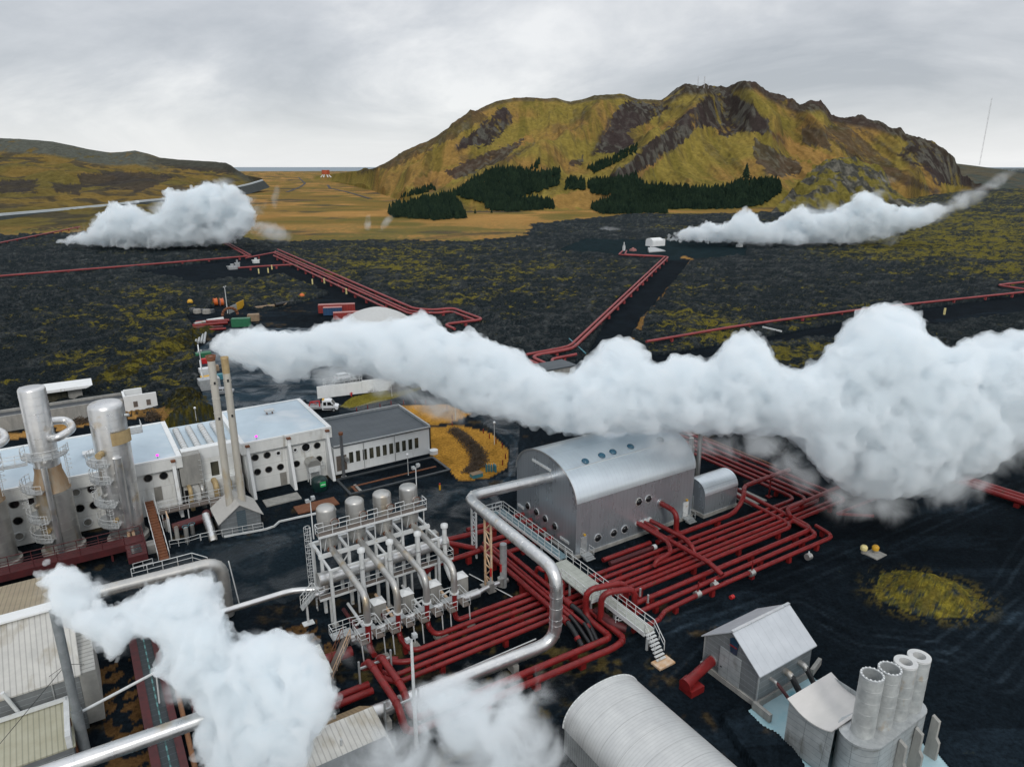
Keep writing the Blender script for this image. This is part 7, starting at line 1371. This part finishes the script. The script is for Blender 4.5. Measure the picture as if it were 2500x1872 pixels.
o = bank('pipeline_duct', rp_, 1.5, 1.6, mk('duct_cover', (.42, .46, .47), (.34, .38, .4), rough=.6, sc=.1), 'long pale covered pipeline on the embankment at the foot of the left hill', None, 1.0); o['category'] = 'pipeline'
DARKR = mk('dark_track', (.03, .032, .035), (.022, .024, .027), rough=.9)
for i, pts in enumerate(([(728, 433), (745, 448), (735, 456), (700, 470)], [(800, 452), (806, 460), (850, 470), (905, 486)])): ribbon('road', dens(pts, 8), None, 3.0, DARKR, .5, label=['winding dark track below the orange tank', 'dark track curving across the golden plain'][i], w2=3.1)
ribbon('road', dens([(935, 492), (1010, 488)], 12), None, 3, DARKR, .4, label='short dark track at the foot of the mountain', w2=3.1)
# ================================================================= trees and masts
def tree_mesh(seed, seg=7, layers=6):
    r = random.Random(seed); vs, fs = [], []
    for l in range(layers):
        z0 = .08 + l / layers * .8; z1 = z0 + .34 - l * .02; rr = .27 * (1 - l / layers) ** .85 + .03; off = r.uniform(0, 6)
        n_ = len(vs)
        for k in range(seg * 2):
            q = off + math.pi * k / seg; q_r = rr * (r.uniform(.85, 1.2) if k % 2 == 0 else r.uniform(.45, .65)); vs.append((q_r * math.cos(q), q_r * math.sin(q), z0 + r.uniform(-.03, .03) + (.04 if k % 2 else 0)))
        vs.append((r.uniform(-.01, .01), r.uniform(-.01, .01), min(1., z1)))
        fs += [(n_ + k, n_ + (k + 1) % (2 * seg), n_ + 2 * seg) for k in range(2 * seg)]
    n_ = len(vs); vs += [(.02 * math.cos(k * 1.57), .02 * math.sin(k * 1.57), z) for z in (-.05, .2) for k in range(4)]; fs += [(n_ + k, n_ + (k + 1) % 4, n_ + 4 + (k + 1) % 4, n_ + 4 + k) for k in range(4)]
    me = bpy.data.meshes.new('spruce_tree'); me.from_pydata(vs, [], fs); me.materials.append(CONIFER); return me, vs, fs
TM = [tree_mesh(s_) for s_ in range(5)]
FOR = {'A': [(1109, 478), (1154, 445), (1207, 416), (1288, 420), (1325, 427), (1365, 420), (1365, 453), (1292, 478), (1186, 498)], 'B': [(946, 520), (963, 506), (1044, 486), (1109, 477), (1138, 534), (1064, 538), (963, 532)], 'C': [(1186, 498), (1268, 486), (1349, 498), (1351, 512), (1247, 518), (1190, 514)],
       'D': [(1435, 447), (1553, 437), (1573, 457), (1700, 467), (1760, 465), (1815, 446), (1905, 442), (1905, 472), (1860, 502), (1790, 512), (1630, 512), (1500, 480), (1440, 474)], 'E': [(1439, 510), (1508, 486), (1626, 502), (1626, 522), (1471, 524)], 'F': [(1433, 412), (1557, 356), (1553, 376), (1451, 424)], 'G': [(1378, 445), (1426, 442), (1428, 465), (1380, 465)], 'H': [(975, 484), (1050, 454), (1068, 465), (975, 486)], 'I': [(1290, 415), (1320, 392), (1312, 412)]}
tr_ = random.Random(8); cand = []
for key, poly in FOR.items():
    xs = [p[0] for p in poly]; ys = [p[1] for p in poly]; ar = (max(xs) - min(xs)) * (max(ys) - min(ys)); nn_ = int(ar / 9)
    for _ in range(nn_):
        u, v = tr_.uniform(min(xs), max(xs)), tr_.uniform(min(ys), max(ys))
        if inpoly(np.array([u]), np.array([v]), poly)[0]: cand.append((u, v, key))
allp = []
Ug, Vg = MTN[3], MTN[4]
for (u, v, key) in cand:
    if v > base_(u) - 2: x, y = G(u, v, 0); z = 0.
    else: x, y, z = lookup(MTN, u, v)
    allp.append((x, y, z, tr_.uniform(5.5, 11.5) * (.75 if key in 'FIH' else 1.)))
allp.sort(key=lambda p: p[1]); groups_lab = []
near = []; rest = []; seen = {}
for p in allp:      # front trees of every angular slot become individuals
    k = int(math.atan2(p[0], p[1]) * 520)
    if seen.get(k, 0) < 1 and len(near) < 270: seen[k] = seen.get(k, 0) + 1; near.append(p)
    else: rest.append(p)
for i, (x, y, z, h_) in enumerate(near):
    o = bpy.data.objects.new('spruce_tree', TM[i % 5][0]); COL.objects.link(o); o.location = (x, y, z - .3); o.scale = (h_, h_, h_); o.rotation_euler = (0, 0, tr_.uniform(0, 6)); o['label'] = 'dark green spruce in the front row of the plantation below the mountain'; o['category'] = 'tree'; o['group'] = 'front row spruces of the plantation'
vs, fs = [], []
for i, (x, y, z, h_) in enumerate(rest):
    _, tv, tf = TM[i % 5]; n_ = len(vs); q = tr_.uniform(0, 6); c_, s_ = math.cos(q), math.sin(q)
    vs += [(x + h_ * (a * c_ - b * s_), y + h_ * (a * s_ + b * c_), z + h_ * w_ - .3) for a, b, w_ in tv]; fs += [tuple(n_ + k for k in f) for f in tf]
me = bpy.data.meshes.new('forest'); me.from_pydata(vs, [], fs); me.materials.append(CONIFER); o = bpy.data.objects.new('forest', me); COL.objects.link(o); o['kind'] = 'stuff'; o['label'] = 'dark spruce plantation at the foot of the mountain'; o['category'] = 'forest'
for i, (u, v) in enumerate(((1239, 519), (1160, 522), (1200, 521), (1820, 420), (1060, 540))):
    x, y = G(u, v, 0) if v > 500 else (0, 0); z = 0
    if v < 500: x, y, z = lookup(MTN, u, 440)
    o = bpy.data.objects.new('spruce_tree', TM[i][0]); COL.objects.link(o); o.location = (x, y, z); s_ = (11, 6, 5, 24, 6)[i]; o.scale = (s_, s_, s_); o['label'] = ['lone spruce standing on the gold grass before the plantation', 'small lone spruce left of the middle wood', 'tiny lone spruce beside the middle wood', 'tallest spruce sticking out of the right hand plantation', 'tiny spruce at the end of the left wood'][i]; o['category'] = 'tree'
MAST = mk('mast_steel', (.62, .63, .65), rough=.5)
def far_mast(label, Xw, Yw, z0, z1, w):
    a, b = AB(Xw, Yw); t = thing('radio_mast', label, 'mast', (a, b, z0)); m = MB(); o_ = [(w / 2 * math.cos(q), w / 2 * math.sin(q)) for q in (0, 2.09, 4.19)]
    for dx, dy in o_: m.cyl((a + dx, b + dy, z0), (a + dx, b + dy, z1), w * .09, 4)
    n_ = int((z1 - z0) / (w * 2.2))
    for k in range(n_): z = z0 + (z1 - z0) * k / n_; zz = z0 + (z1 - z0) * (k + 1) / n_; p, q = o_[k % 3], o_[(k + 1) % 3]; m.bar((a + p[0], b + p[1], z), (a + q[0], b + q[1], zz), w * .1)
    m.build('mast_lattice', MAST, t); m = MB(); 
    for q in (0, 2.09, 4.19): m.cyl((a, b, z1 * .98), (a + (z1 - z0) * .3 * math.cos(q), b + (z1 - z0) * .3 * math.sin(q), z0), w * .03, 4)
    return t
for i, (u, vt, vb) in enumerate(((1703, 187, 216), (1718, 187, 216), (1729, 202, 217))):
    x, y, z = lookup(MTN, u, vb); r = ray(u, vt); far_mast(['taller left radio mast on the summit ridge', 'slim radio mast standing next to the taller one on the ridge', 'short mast stub on the summit ridge'][i], x, y, z - 5, H + r[2] / r[1] * y, 1.9 if i < 2 else 1.2)
Ym_ = 2600; r = ray(2392, 400); xb, zb_ = r[0] / r[1] * Ym_, H + r[2] / r[1] * Ym_; r2 = ray(2400, 240); far_mast('very tall thin guyed radio mast far away at the right', xb, Ym_, zb_ - 5, H + r2[2] / r2[1] * Ym_, 3.2)
# ================================================================= steam
def ico(sub):
    import bmesh
    bm = bmesh.new(); bmesh.ops.create_icosphere(bm, subdivisions=sub, radius=1); v = np.array([tuple(x.co) for x in bm.verts]); f = np.array([[x.index for x in q.verts] for q in bm.faces]); bm.free(); return v, f
ICO = {s_: ico(s_) for s_ in (1, 2, 3)}
def volmat(name, dens_, aniso=0., noise=None, wisp=None, col=(.955, .984, 1.)):
    m = bpy.data.materials.new(name); m.use_nodes = True; nt = m.node_tree; nt.nodes.clear(); N = nt.nodes; L = nt.links
    out = N.new('ShaderNodeOutputMaterial'); pv = N.new('ShaderNodeVolumePrincipled'); pv.inputs['Color'].default_value = (*col, 1); pv.inputs['Density'].default_value = dens_; pv.inputs['Anisotropy'].default_value = aniso
    L.new(pv.outputs[0], out.inputs['Volume'])
    if noise:
        sc_, lo_, hi_, sr_ = noise; geo = N.new('ShaderNodeNewGeometry'); n1 = N.new('ShaderNodeTexNoise'); n1.inputs['Scale'].default_value = sc_; n1.inputs['Detail'].default_value = 3.5; n1.inputs['Roughness'].default_value = .62; n1.inputs['Distortion'].default_value = .35; L.new(geo.outputs['Position'], n1.inputs['Vector'])
        mr = N.new('ShaderNodeMapRange'); mr.inputs[1].default_value = lo_; mr.inputs[2].default_value = hi_; mr.inputs[3].default_value = 0; mr.inputs[4].default_value = dens_; L.new(n1.outputs[0], mr.inputs[0]); L.new(mr.outputs[0], pv.inputs['Density']); m.cycles.volume_step_rate = sr_
    if wisp:
        sc_, thr, st = wisp
        tc = N.new('ShaderNodeTexCoord'); ln = N.new('ShaderNodeVectorMath'); ln.operation = 'LENGTH'; L.new(tc.outputs['Object'], ln.inputs[0])
        fo = N.new('ShaderNodeMapRange'); fo.interpolation_type = 'SMOOTHSTEP'; fo.inputs[1].default_value = 1.0; fo.inputs[2].default_value = .25; fo.inputs[3].default_value = 0; fo.inputs[4].default_value = 1; L.new(ln.outputs['Value'], fo.inputs[0])
        geo = N.new('ShaderNodeNewGeometry'); n1 = N.new('ShaderNodeTexNoise'); n1.inputs['Scale'].default_value = sc_; n1.inputs['Detail'].default_value = 5; n1.inputs['Roughness'].default_value = .6; n1.inputs['Distortion'].default_value = .6; L.new(geo.outputs['Position'], n1.inputs['Vector'])
        ad = N.new('ShaderNodeMath'); ad.operation = 'MULTIPLY_ADD'; ad.inputs[1].default_value = .26; ad.inputs[2].default_value = -.15; L.new(fo.outputs[0], ad.inputs[0])
        a2 = N.new('ShaderNodeMath'); a2.operation = 'ADD'; L.new(n1.outputs[0], a2.inputs[0]); L.new(ad.outputs[0], a2.inputs[1])
        mr = N.new('ShaderNodeMapRange'); mr.interpolation_type = 'SMOOTHSTEP'; mr.inputs[1].default_value = thr; mr.inputs[2].default_value = thr + st; mr.inputs[3].default_value = 0; mr.inputs[4].default_value = dens_; L.new(a2.outputs[0], mr.inputs[0])
        mu = N.new('ShaderNodeMath'); mu.operation = 'MULTIPLY'; L.new(mr.outputs[0], mu.inputs[0]); L.new(fo.outputs[0], mu.inputs[1]); L.new(mu.outputs[0], pv.inputs['Density'])
    return m
def blob_at(u, v, rpx, Yd):
    r = ray(u, v); t = Yd / r[1]; return (r[0] * t, Yd, H + r[2] * t, rpx / F * t)
def plume(name, label, up, lo, Yf, seed, voxel, step, mat, disp, tscale, jit=.06, rmax=1e9, zmin=.3, sub=(14, 5), cloud2=None):
    R = random.Random(seed); U0, U1 = up[0][0], up[-1][0]; fu, fl = interp(up), interp(lo); big = []
    def inside(u, v):
        d = 1e9
        for k in range(-8, 9):
            uu = u + k * 18
            if uu < U0 - 5 or uu > U1 + 5: continue
            d = min(d, math.hypot(uu - u, float(fu(uu)) - v) if True else d, math.hypot(uu - u, float(fl(uu)) - v))
        return d
    cells = []
    u = U0
    while u <= U1:
        t_, b_ = float(fu(u)), float(fl(u)); n_ = max(1, int((b_ - t_) / step))
        for k in range(n_ + 1):
            v = t_ + (b_ - t_) * (k + .5 + R.uniform(-.25, .25)) / (n_ + 1) ; uu = u + R.uniform(-.4, .4) * step
            if not (U0 <= uu <= U1) or v < fu(uu) or v > fl(uu): continue
            rr = min(inside(uu, v) * 1.02, rmax)
            if rr > 3: cells.append((uu, v, rr))
        u += step
    vs, fs = [], []; off = 0
    def put_(c, r, s_):
        nonlocal off
        v, f = ICO[s_]; vs.append(v * r + np.array(c)); fs.append(f + off); off += len(v)
    for (uu, v, rr) in cells:
        x, y, z, r = blob_at(uu, v, rr, Yf(uu, v) * (1 + R.uniform(-jit, jit))); z = max(z, zmin + r * .5)
        put_((x, y, z), r * .86, 2)
        for i in range(sub[0]):
            n_ = Vector((R.gauss(0, 1), R.gauss(0, 1), R.gauss(0, 1))).normalized(); r2 = r * R.uniform(.16, .38); c2 = Vector((x, y, z)) + n_ * r * .78
            put_(c2, r2, 2 if r2 > 1.5 * voxel else 1)
            for j in range(sub[1]):
                n2 = (Vector((R.gauss(0, 1), R.gauss(0, 1), R.gauss(0, 1))).normalized() + n_).normalized(); r3 = r2 * R.uniform(.28, .5)
                if r3 > voxel * .9: put_(c2 + n2 * r2 * .85, r3, 1)
    V_ = np.concatenate(vs); F_ = np.concatenate(fs); me = bpy.data.meshes.new('tmp'); me.vertices.add(len(V_)); me.vertices.foreach_set('co', V_.astype(np.float32).ravel())
    me.loops.add(len(F_) * 3); me.loops.foreach_set('vertex_index', F_.astype(np.int32).ravel()); me.polygons.add(len(F_)); me.polygons.foreach_set('loop_start', (np.arange(len(F_)) * 3).astype(np.int32)); me.polygons.foreach_set('loop_total', np.full(len(F_), 3, np.int32)); me.update(calc_edges=True)
    o = bpy.data.objects.new('tmp', me); COL.objects.link(o)
    md = o.modifiers.new('r', 'REMESH'); md.mode = 'VOXEL'; md.voxel_size = voxel
    for (st, sc_, hn) in ((disp, tscale, 0), (disp * (1.15 if voxel > .5 else .75), tscale * .36, 1)):
        tx = bpy.data.textures.new('t', 'CLOUDS'); tx.noise_scale = sc_; tx.noise_depth = 4; tx.noise_type = 'HARD_NOISE' if hn else 'SOFT_NOISE'; d = o.modifiers.new('d', 'DISPLACE'); d.texture = tx; d.strength = st; d.texture_coords = 'GLOBAL'; d.mid_level = .55
    md = o.modifiers.new('r2', 'REMESH'); md.mode = 'VOXEL'; md.voxel_size = voxel * .92
    dg = bpy.context.evaluated_depsgraph_get(); nm = bpy.data.meshes.new_from_object(o.evaluated_get(dg)); nm.materials.clear(); nm.materials.append(mat); nm.name = name
    bpy.data.objects.remove(o); bpy.data.meshes.remove(me)
    s_ = bpy.data.objects.new(name, nm); COL.objects.link(s_); s_['kind'] = 'stuff'; s_['label'] = label; s_['category'] = 'steam'
    print(name, len(nm.polygons), len(cells)); return s_
def wisps(parent, lst, mat, Yf, name='steam_wisp'):
    v, f = ICO[2]; me = bpy.data.meshes.new(name); me.from_pydata([tuple(p) for p in v], [], [tuple(int(k) for k in q) for q in f]); me.materials.append(mat)
    for (u, vv, ru, rv, *rest) in lst:
        Yd = Yf(u, vv) + (rest[1] if len(rest) > 1 else 0); x, y, z, r = blob_at(u, vv, 1., Yd)
        o = bpy.data.objects.new(name, me); COL.objects.link(o); o.location = (x, y, max(z, rv * r * .3 + .3)); o.scale = (ru * r, (ru + rv) * .5 * r * .8, rv * r)
        rt = math.radians(rest[0]) if rest else 0; o.rotation_euler = (0, rt, 0)
        if parent is not None: o.parent = parent
        o['kind'] = 'stuff'
def sthing(name, label):
    o = bpy.data.objects.new(name, None); COL.objects.link(o); o['kind'] = 'stuff'; o['label'] = label; o['category'] = 'steam'; return o
ST = volmat('dense_steam', 1.05, noise=(.40, .36, .62, .12))
upM = [(500, 836), (520, 812), (545, 796), (600, 795), (640, 790), (665, 806), (700, 796), (745, 802), (800, 772), (860, 776), (930, 778), (985, 772), (1004, 756), (1040, 752), (1072, 770), (1092, 800), (1125, 808), (1160, 790), (1190, 812), (1230, 838), (1285, 842), (1300, 880), (1335, 905), (1400, 905), (1445, 850), (1480, 826), (1520, 810), (1560, 822), (1580, 850), (1590, 895), (1640, 858), (1690, 852), (1730, 880), (1770, 812), (1815, 792), (1860, 812), (1895, 872), (1945, 900), (1990, 872), (2030, 835), (2060, 785), (2110, 745), (2160, 728), (2210, 735), (2245, 765), (2270, 815), (2320, 850), (2370, 815), (2430, 805), (2500, 800), (2600, 770), (2720, 760), (2850, 790), (2920, 860)]
loM = [(500, 850), (520, 872), (560, 892), (620, 905), (680, 935), (730, 942), (765, 905), (830, 905), (900, 925), (970, 945), (1040, 958), (1075, 990), (1120, 1005), (1180, 1020), (1240, 1035), (1300, 1045), (1360, 1060), (1430, 1072), (1500, 1062), (1560, 1072), (1620, 1062), (1680, 1065), (1740, 1070), (1800, 1068), (1880, 1070), (1930, 1080), (1970, 1118), (2000, 1165), (2060, 1200), (2120, 1225), (2180, 1228), (2250, 1215), (2310, 1200), (2322, 1180), (2370, 1172), (2420, 1160), (2470, 1120), (2500, 1090), (2600, 1080), (2720, 1060), (2850, 1000), (2920, 900)]
def Ymain(u, v): return np.interp(u, [500, 900, 1300, 1700, 2100, 2500], [92.5, 92, 89, 89, 88, 88]) + np.interp(v, [750, 1000, 1250], [3, 0, -1.5])
sm = plume('steam_cloud', 'huge white steam cloud billowing from the twin stacks across the picture to the right edge', upM, loM, Ymain, 3, .33, 21, ST, 1.5, 2.2, rmax=72)
WI = volmat('steam_wisp_soft', .4, wisp=(.24, .47, .3))
wl = [(660, 915, 110, 45, 8), (800, 915, 150, 50), (980, 950, 150, 60, 12), (1080, 1000, 130, 55, 18), (1640, 1085, 190, 50), (1830, 1085, 160, 60), (1950, 1150, 130, 80, 25), (2120, 1225, 190, 75), (2320, 1180, 170, 90, -15), (2480, 1090, 160, 120), (570, 880, 90, 40, 12)]
wisps(sm, wl, WI, lambda u, v: Ymain(u, v) - 3.5)
# lower left plume
up2 = [(92, 1385), (105, 1368), (130, 1372), (160, 1366), (190, 1378), (222, 1400), (236, 1432), (262, 1470), (300, 1462), (340, 1425), (400, 1412), (450, 1392), (480, 1370), (510, 1375), (528, 1420), (545, 1480), (560, 1545), (610, 1548), (640, 1522), (700, 1530), (750, 1540), (782, 1566), (790, 1620), (800, 1700), (810, 1760)]
lo2 = [(92, 1410), (105, 1450), (135, 1500), (150, 1545), (215, 1560), (240, 1590), (262, 1625), (290, 1620), (320, 1580), (360, 1560), (400, 1590), (405, 1680), (460, 1710), (500, 1750), (505, 1830), (520, 1900), (640, 1990), (700, 1990), (740, 1900), (770, 1830), (800, 1780), (810, 1770)]
ST2 = volmat('dense_steam_near', 1.6, noise=(.72, .39, .62, .12))
def Y2(u, v): return np.interp(u, [92, 300, 550, 800], [48.5, 48, 46, 43]) - np.interp(v, [1400, 1900], [0, 4])
s2_ = plume('steam_cloud', 'thick white steam cloud rolling down from the guyed flue at the lower left', up2, lo2, Y2, 9, .2, 22, ST2, 1.3, 1.3, rmax=75, sub=(12, 4))
WI2 = volmat('steam_wisp_near', .7, wisp=(.42, .50, .25))
wisps(s2_, [(150, 1470, 90, 70), (280, 1560, 80, 80), (430, 1690, 80, 70), (400, 1450, 90, 60), (520, 1700, 90, 110), (560, 1860, 100, 90), (700, 1840, 110, 90), (760, 1640, 90, 110), (640, 1580, 120, 70), (500, 1420, 60, 70), (520, 1380, 30, 26), (470, 1560, 100, 110), (250, 1430, 50, 50)], WI2, lambda u, v: Y2(u, v) - 1.5)
# thin central steam
s3_ = sthing('steam_cloud', 'thin ragged steam drifting over the red pipes at the bottom centre')
WI3 = volmat('steam_wisp_thin', .75, wisp=(.27, .49, .2))
wisps(s3_, [(1180, 1740, 300, 130, -12), (1250, 1860, 300, 150), (1010, 1850, 260, 150), (1080, 1690, 200, 60, -30), (870, 1590, 90, 60, 20)], WI3, lambda u, v: 44.0 - (v - 1700) * .008)
# far left plume
up4 = [(125, 588), (150, 576), (200, 560), (225, 545), (250, 512), (275, 482), (300, 498), (325, 482), (350, 510), (380, 520), (402, 490), (410, 455), (450, 462), (485, 450), (520, 444), (560, 443), (590, 458), (605, 480), (615, 515), (618, 545), (600, 575), (570, 590)]
lo4 = [(125, 592), (150, 602), (250, 608), (350, 611), (430, 611), (520, 606), (560, 600), (590, 585), (618, 556)]
def Y4(u, v): return 430.
up4 = [p for p in up4 if p[0] <= 618][:20]
FARST = volmat('dense_steam_far', .55, noise=(.12, .40, .62, .12))
s4_ = plume('steam_cloud', 'white steam cloud spreading low over the black lava at the left', up4, lo4, Y4, 21, .8, 10, FARST, 4.6, 6.5, rmax=26, zmin=1., sub=(12, 4), jit=.03)
WI4 = volmat('steam_wisp_far', .085, wisp=(.075, .50, .2))
wisps(s4_, [(440, 500, 150, 60, -12), (580, 520, 110, 90), (380, 560, 170, 60), (650, 560, 110, 40, 12), (674, 478, 18, 56, 10), (240, 560, 110, 50, -20), (530, 450, 80, 30, -15)], WI4, lambda u, v: 425.)
s6_ = sthing('steam_cloud', 'faint steam wisps rising from the golden plain left of the mountain woods')
wisps(s6_, [(898, 545, 16, 50, 14), (940, 568, 18, 46, 38), (1490, 620, 44, 12)], WI4, lambda u, v: 560.)
# far right plume
up5 = [(1615, 584), (1640, 566), (1670, 552), (1700, 548), (1735, 536), (1780, 538), (1798, 512), (1818, 500), (1838, 512), (1860, 536), (1895, 534), (1935, 508), (1955, 494), (1980, 515), (2020, 516), (2060, 496), (2090, 468), (2115, 456), (2135, 470), (2165, 490), (2200, 498), (2250, 500), (2290, 490)]
lo5 = [(1615, 590), (1650, 594), (1750, 598), (1850, 600), (1950, 602), (2050, 604), (2110, 598), (2160, 588), (2200, 575), (2240, 565), (2290, 540)]
s5_ = plume('steam_cloud', 'long white steam plume trailing right from the small silencer house', up5, lo5, lambda u, v: 452., 31, .8, 9, FARST, 4.4, 6.0, rmax=24, zmin=1., sub=(12, 4), jit=.03)
wisps(s5_, [(2230, 530, 190, 50, -14), (2120, 580, 170, 36), (2350, 490, 150, 34, -28), (2440, 440, 110, 26, -32), (1900, 580, 220, 40), (2130, 470, 80, 50, -35), (1980, 520, 130, 50, -12)], WI4, lambda u, v: 448.)
# ================================================================= sky, sun, camera
w = bpy.data.worlds.new('World'); scene.world = w; w.use_nodes = True; nt = w.node_tree; N = nt.nodes; L = nt.links; N.clear()
out = N.new('ShaderNodeOutputWorld'); bg1 = N.new('ShaderNodeBackground'); bg2 = N.new('ShaderNodeBackground'); add = N.new('ShaderNodeAddShader')
sk = N.new('ShaderNodeTexSky'); sk.sky_type = 'NISHITA'; sk.sun_disc = False; sk.sun_elevation = math.radians(38); sk.sun_rotation = math.radians(168)
bg1.inputs['Strength'].default_value = .01; L.new(sk.outputs[0], bg1.inputs['Color'])
tc = N.new('ShaderNodeTexCoord'); sep = N.new('ShaderNodeSeparateXYZ'); L.new(tc.outputs['Generated'], sep.inputs[0])
az = N.new('ShaderNodeMath'); az.operation = 'ADD'; az.inputs[1].default_value = .24; L.new(sep.outputs['Z'], az.inputs[0])
mx_ = N.new('ShaderNodeMath'); mx_.operation = 'MAXIMUM'; mx_.inputs[1].default_value = .02; L.new(az.outputs[0], mx_.inputs[0])
dv = N.new('ShaderNodeVectorMath'); dv.operation = 'DIVIDE'; L.new(tc.outputs['Generated'], dv.inputs[0]); cb_ = N.new('ShaderNodeCombineXYZ'); [L.new(mx_.outputs[0], cb_.inputs[k]) for k in range(3)]; L.new(cb_.outputs[0], dv.inputs[1])
mp = N.new('ShaderNodeMapping'); mp.inputs['Scale'].default_value = (.95, .8, .0); mp.inputs['Location'].default_value = (2.3, 1.1, 0); mp.inputs['Rotation'].default_value = (0, 0, .35); L.new(dv.outputs[0], mp.inputs[0])
n1 = N.new('ShaderNodeTexNoise'); n1.inputs['Scale'].default_value = 1.0; n1.inputs['Detail'].default_value = 7; n1.inputs['Roughness'].default_value = .58; n1.inputs['Distortion'].default_value = .5; L.new(mp.outputs[0], n1.inputs['Vector'])
rp = N.new('ShaderNodeValToRGB'); e = rp.color_ramp.elements; e[0].position = .34; e[0].color = (.43, .455, .49, 1); e[1].position = .66; e[1].color = (.82, .825, .83, 1); e2 = rp.color_ramp.elements.new(.5); e2.color = (.575, .595, .625, 1); L.new(n1.outputs[0], rp.inputs[0])
hz = N.new('ShaderNodeMapRange'); hz.inputs[1].default_value = .0; hz.inputs[2].default_value = .10; hz.inputs[3].default_value = 1; hz.inputs[4].default_value = 0; hz.interpolation_type = 'SMOOTHSTEP'; L.new(sep.outputs['Z'], hz.inputs[0])
mh = N.new('ShaderNodeMath'); mh.operation = 'MULTIPLY'; mh.inputs[1].default_value = .75; L.new(hz.outputs[0], mh.inputs[0])
m1 = N.new('ShaderNodeMix'); m1.data_type = 'RGBA'; L.new(mh.outputs[0], m1.inputs[0]); L.new(rp.outputs[0], m1.inputs[6]); m1.inputs[7].default_value = (.86, .87, .875, 1)
# overcast skies are brightest overhead
ov = N.new('ShaderNodeMapRange'); ov.inputs[1].default_value = .3; ov.inputs[2].default_value = 1.; ov.inputs[3].default_value = 1.0; ov.inputs[4].default_value = 1.75; L.new(sep.outputs['Z'], ov.inputs[0])
L.new(m1.outputs[2], bg2.inputs['Color']); L.new(ov.outputs[0], bg2.inputs['Strength'])
L.new(bg1.outputs[0], add.inputs[0]); L.new(bg2.outputs[0], add.inputs[1]); L.new(add.outputs[0], out.inputs['Surface'])
sun = bpy.data.lights.new('sun', 'SUN'); sun.energy = 1.15; sun.angle = math.radians(16); sun.color = (1, .96, .9); so = bpy.data.objects.new('sun', sun); COL.objects.link(so)
el, azm = math.radians(38), math.radians(168); dsun = Vector((math.sin(azm) * math.cos(el), math.cos(azm) * math.cos(el), math.sin(el))); so.rotation_euler = dsun.to_track_quat('Z', 'Y').to_euler()
cam = bpy.data.cameras.new('camera'); co_ = bpy.data.objects.new('camera', cam); COL.objects.link(co_); scene.camera = co_
co_.location = (0, 0, H); co_.rotation_euler = (math.pi / 2 - PITCH, 0, 0); cam.sensor_width = 36; cam.lens = 36 * F / 2500; cam.clip_start = .5; cam.clip_end = 200000
vs_ = scene.view_settings; vs_.view_transform = 'Standard'; vs_.look = 'None'; vs_.exposure = 0; vs_.gamma = 1
cy = scene.cycles; cy.max_bounces = 14; cy.diffuse_bounces = 3; cy.glossy_bounces = 3; cy.transmission_bounces = 2; cy.volume_bounces = 12; cy.transparent_max_bounces = 32; cy.use_denoising = True; cy.volume_step_rate = 1.0; cy.volume_max_steps = 256; cy.use_adaptive_sampling = True; cy.adaptive_threshold = .02
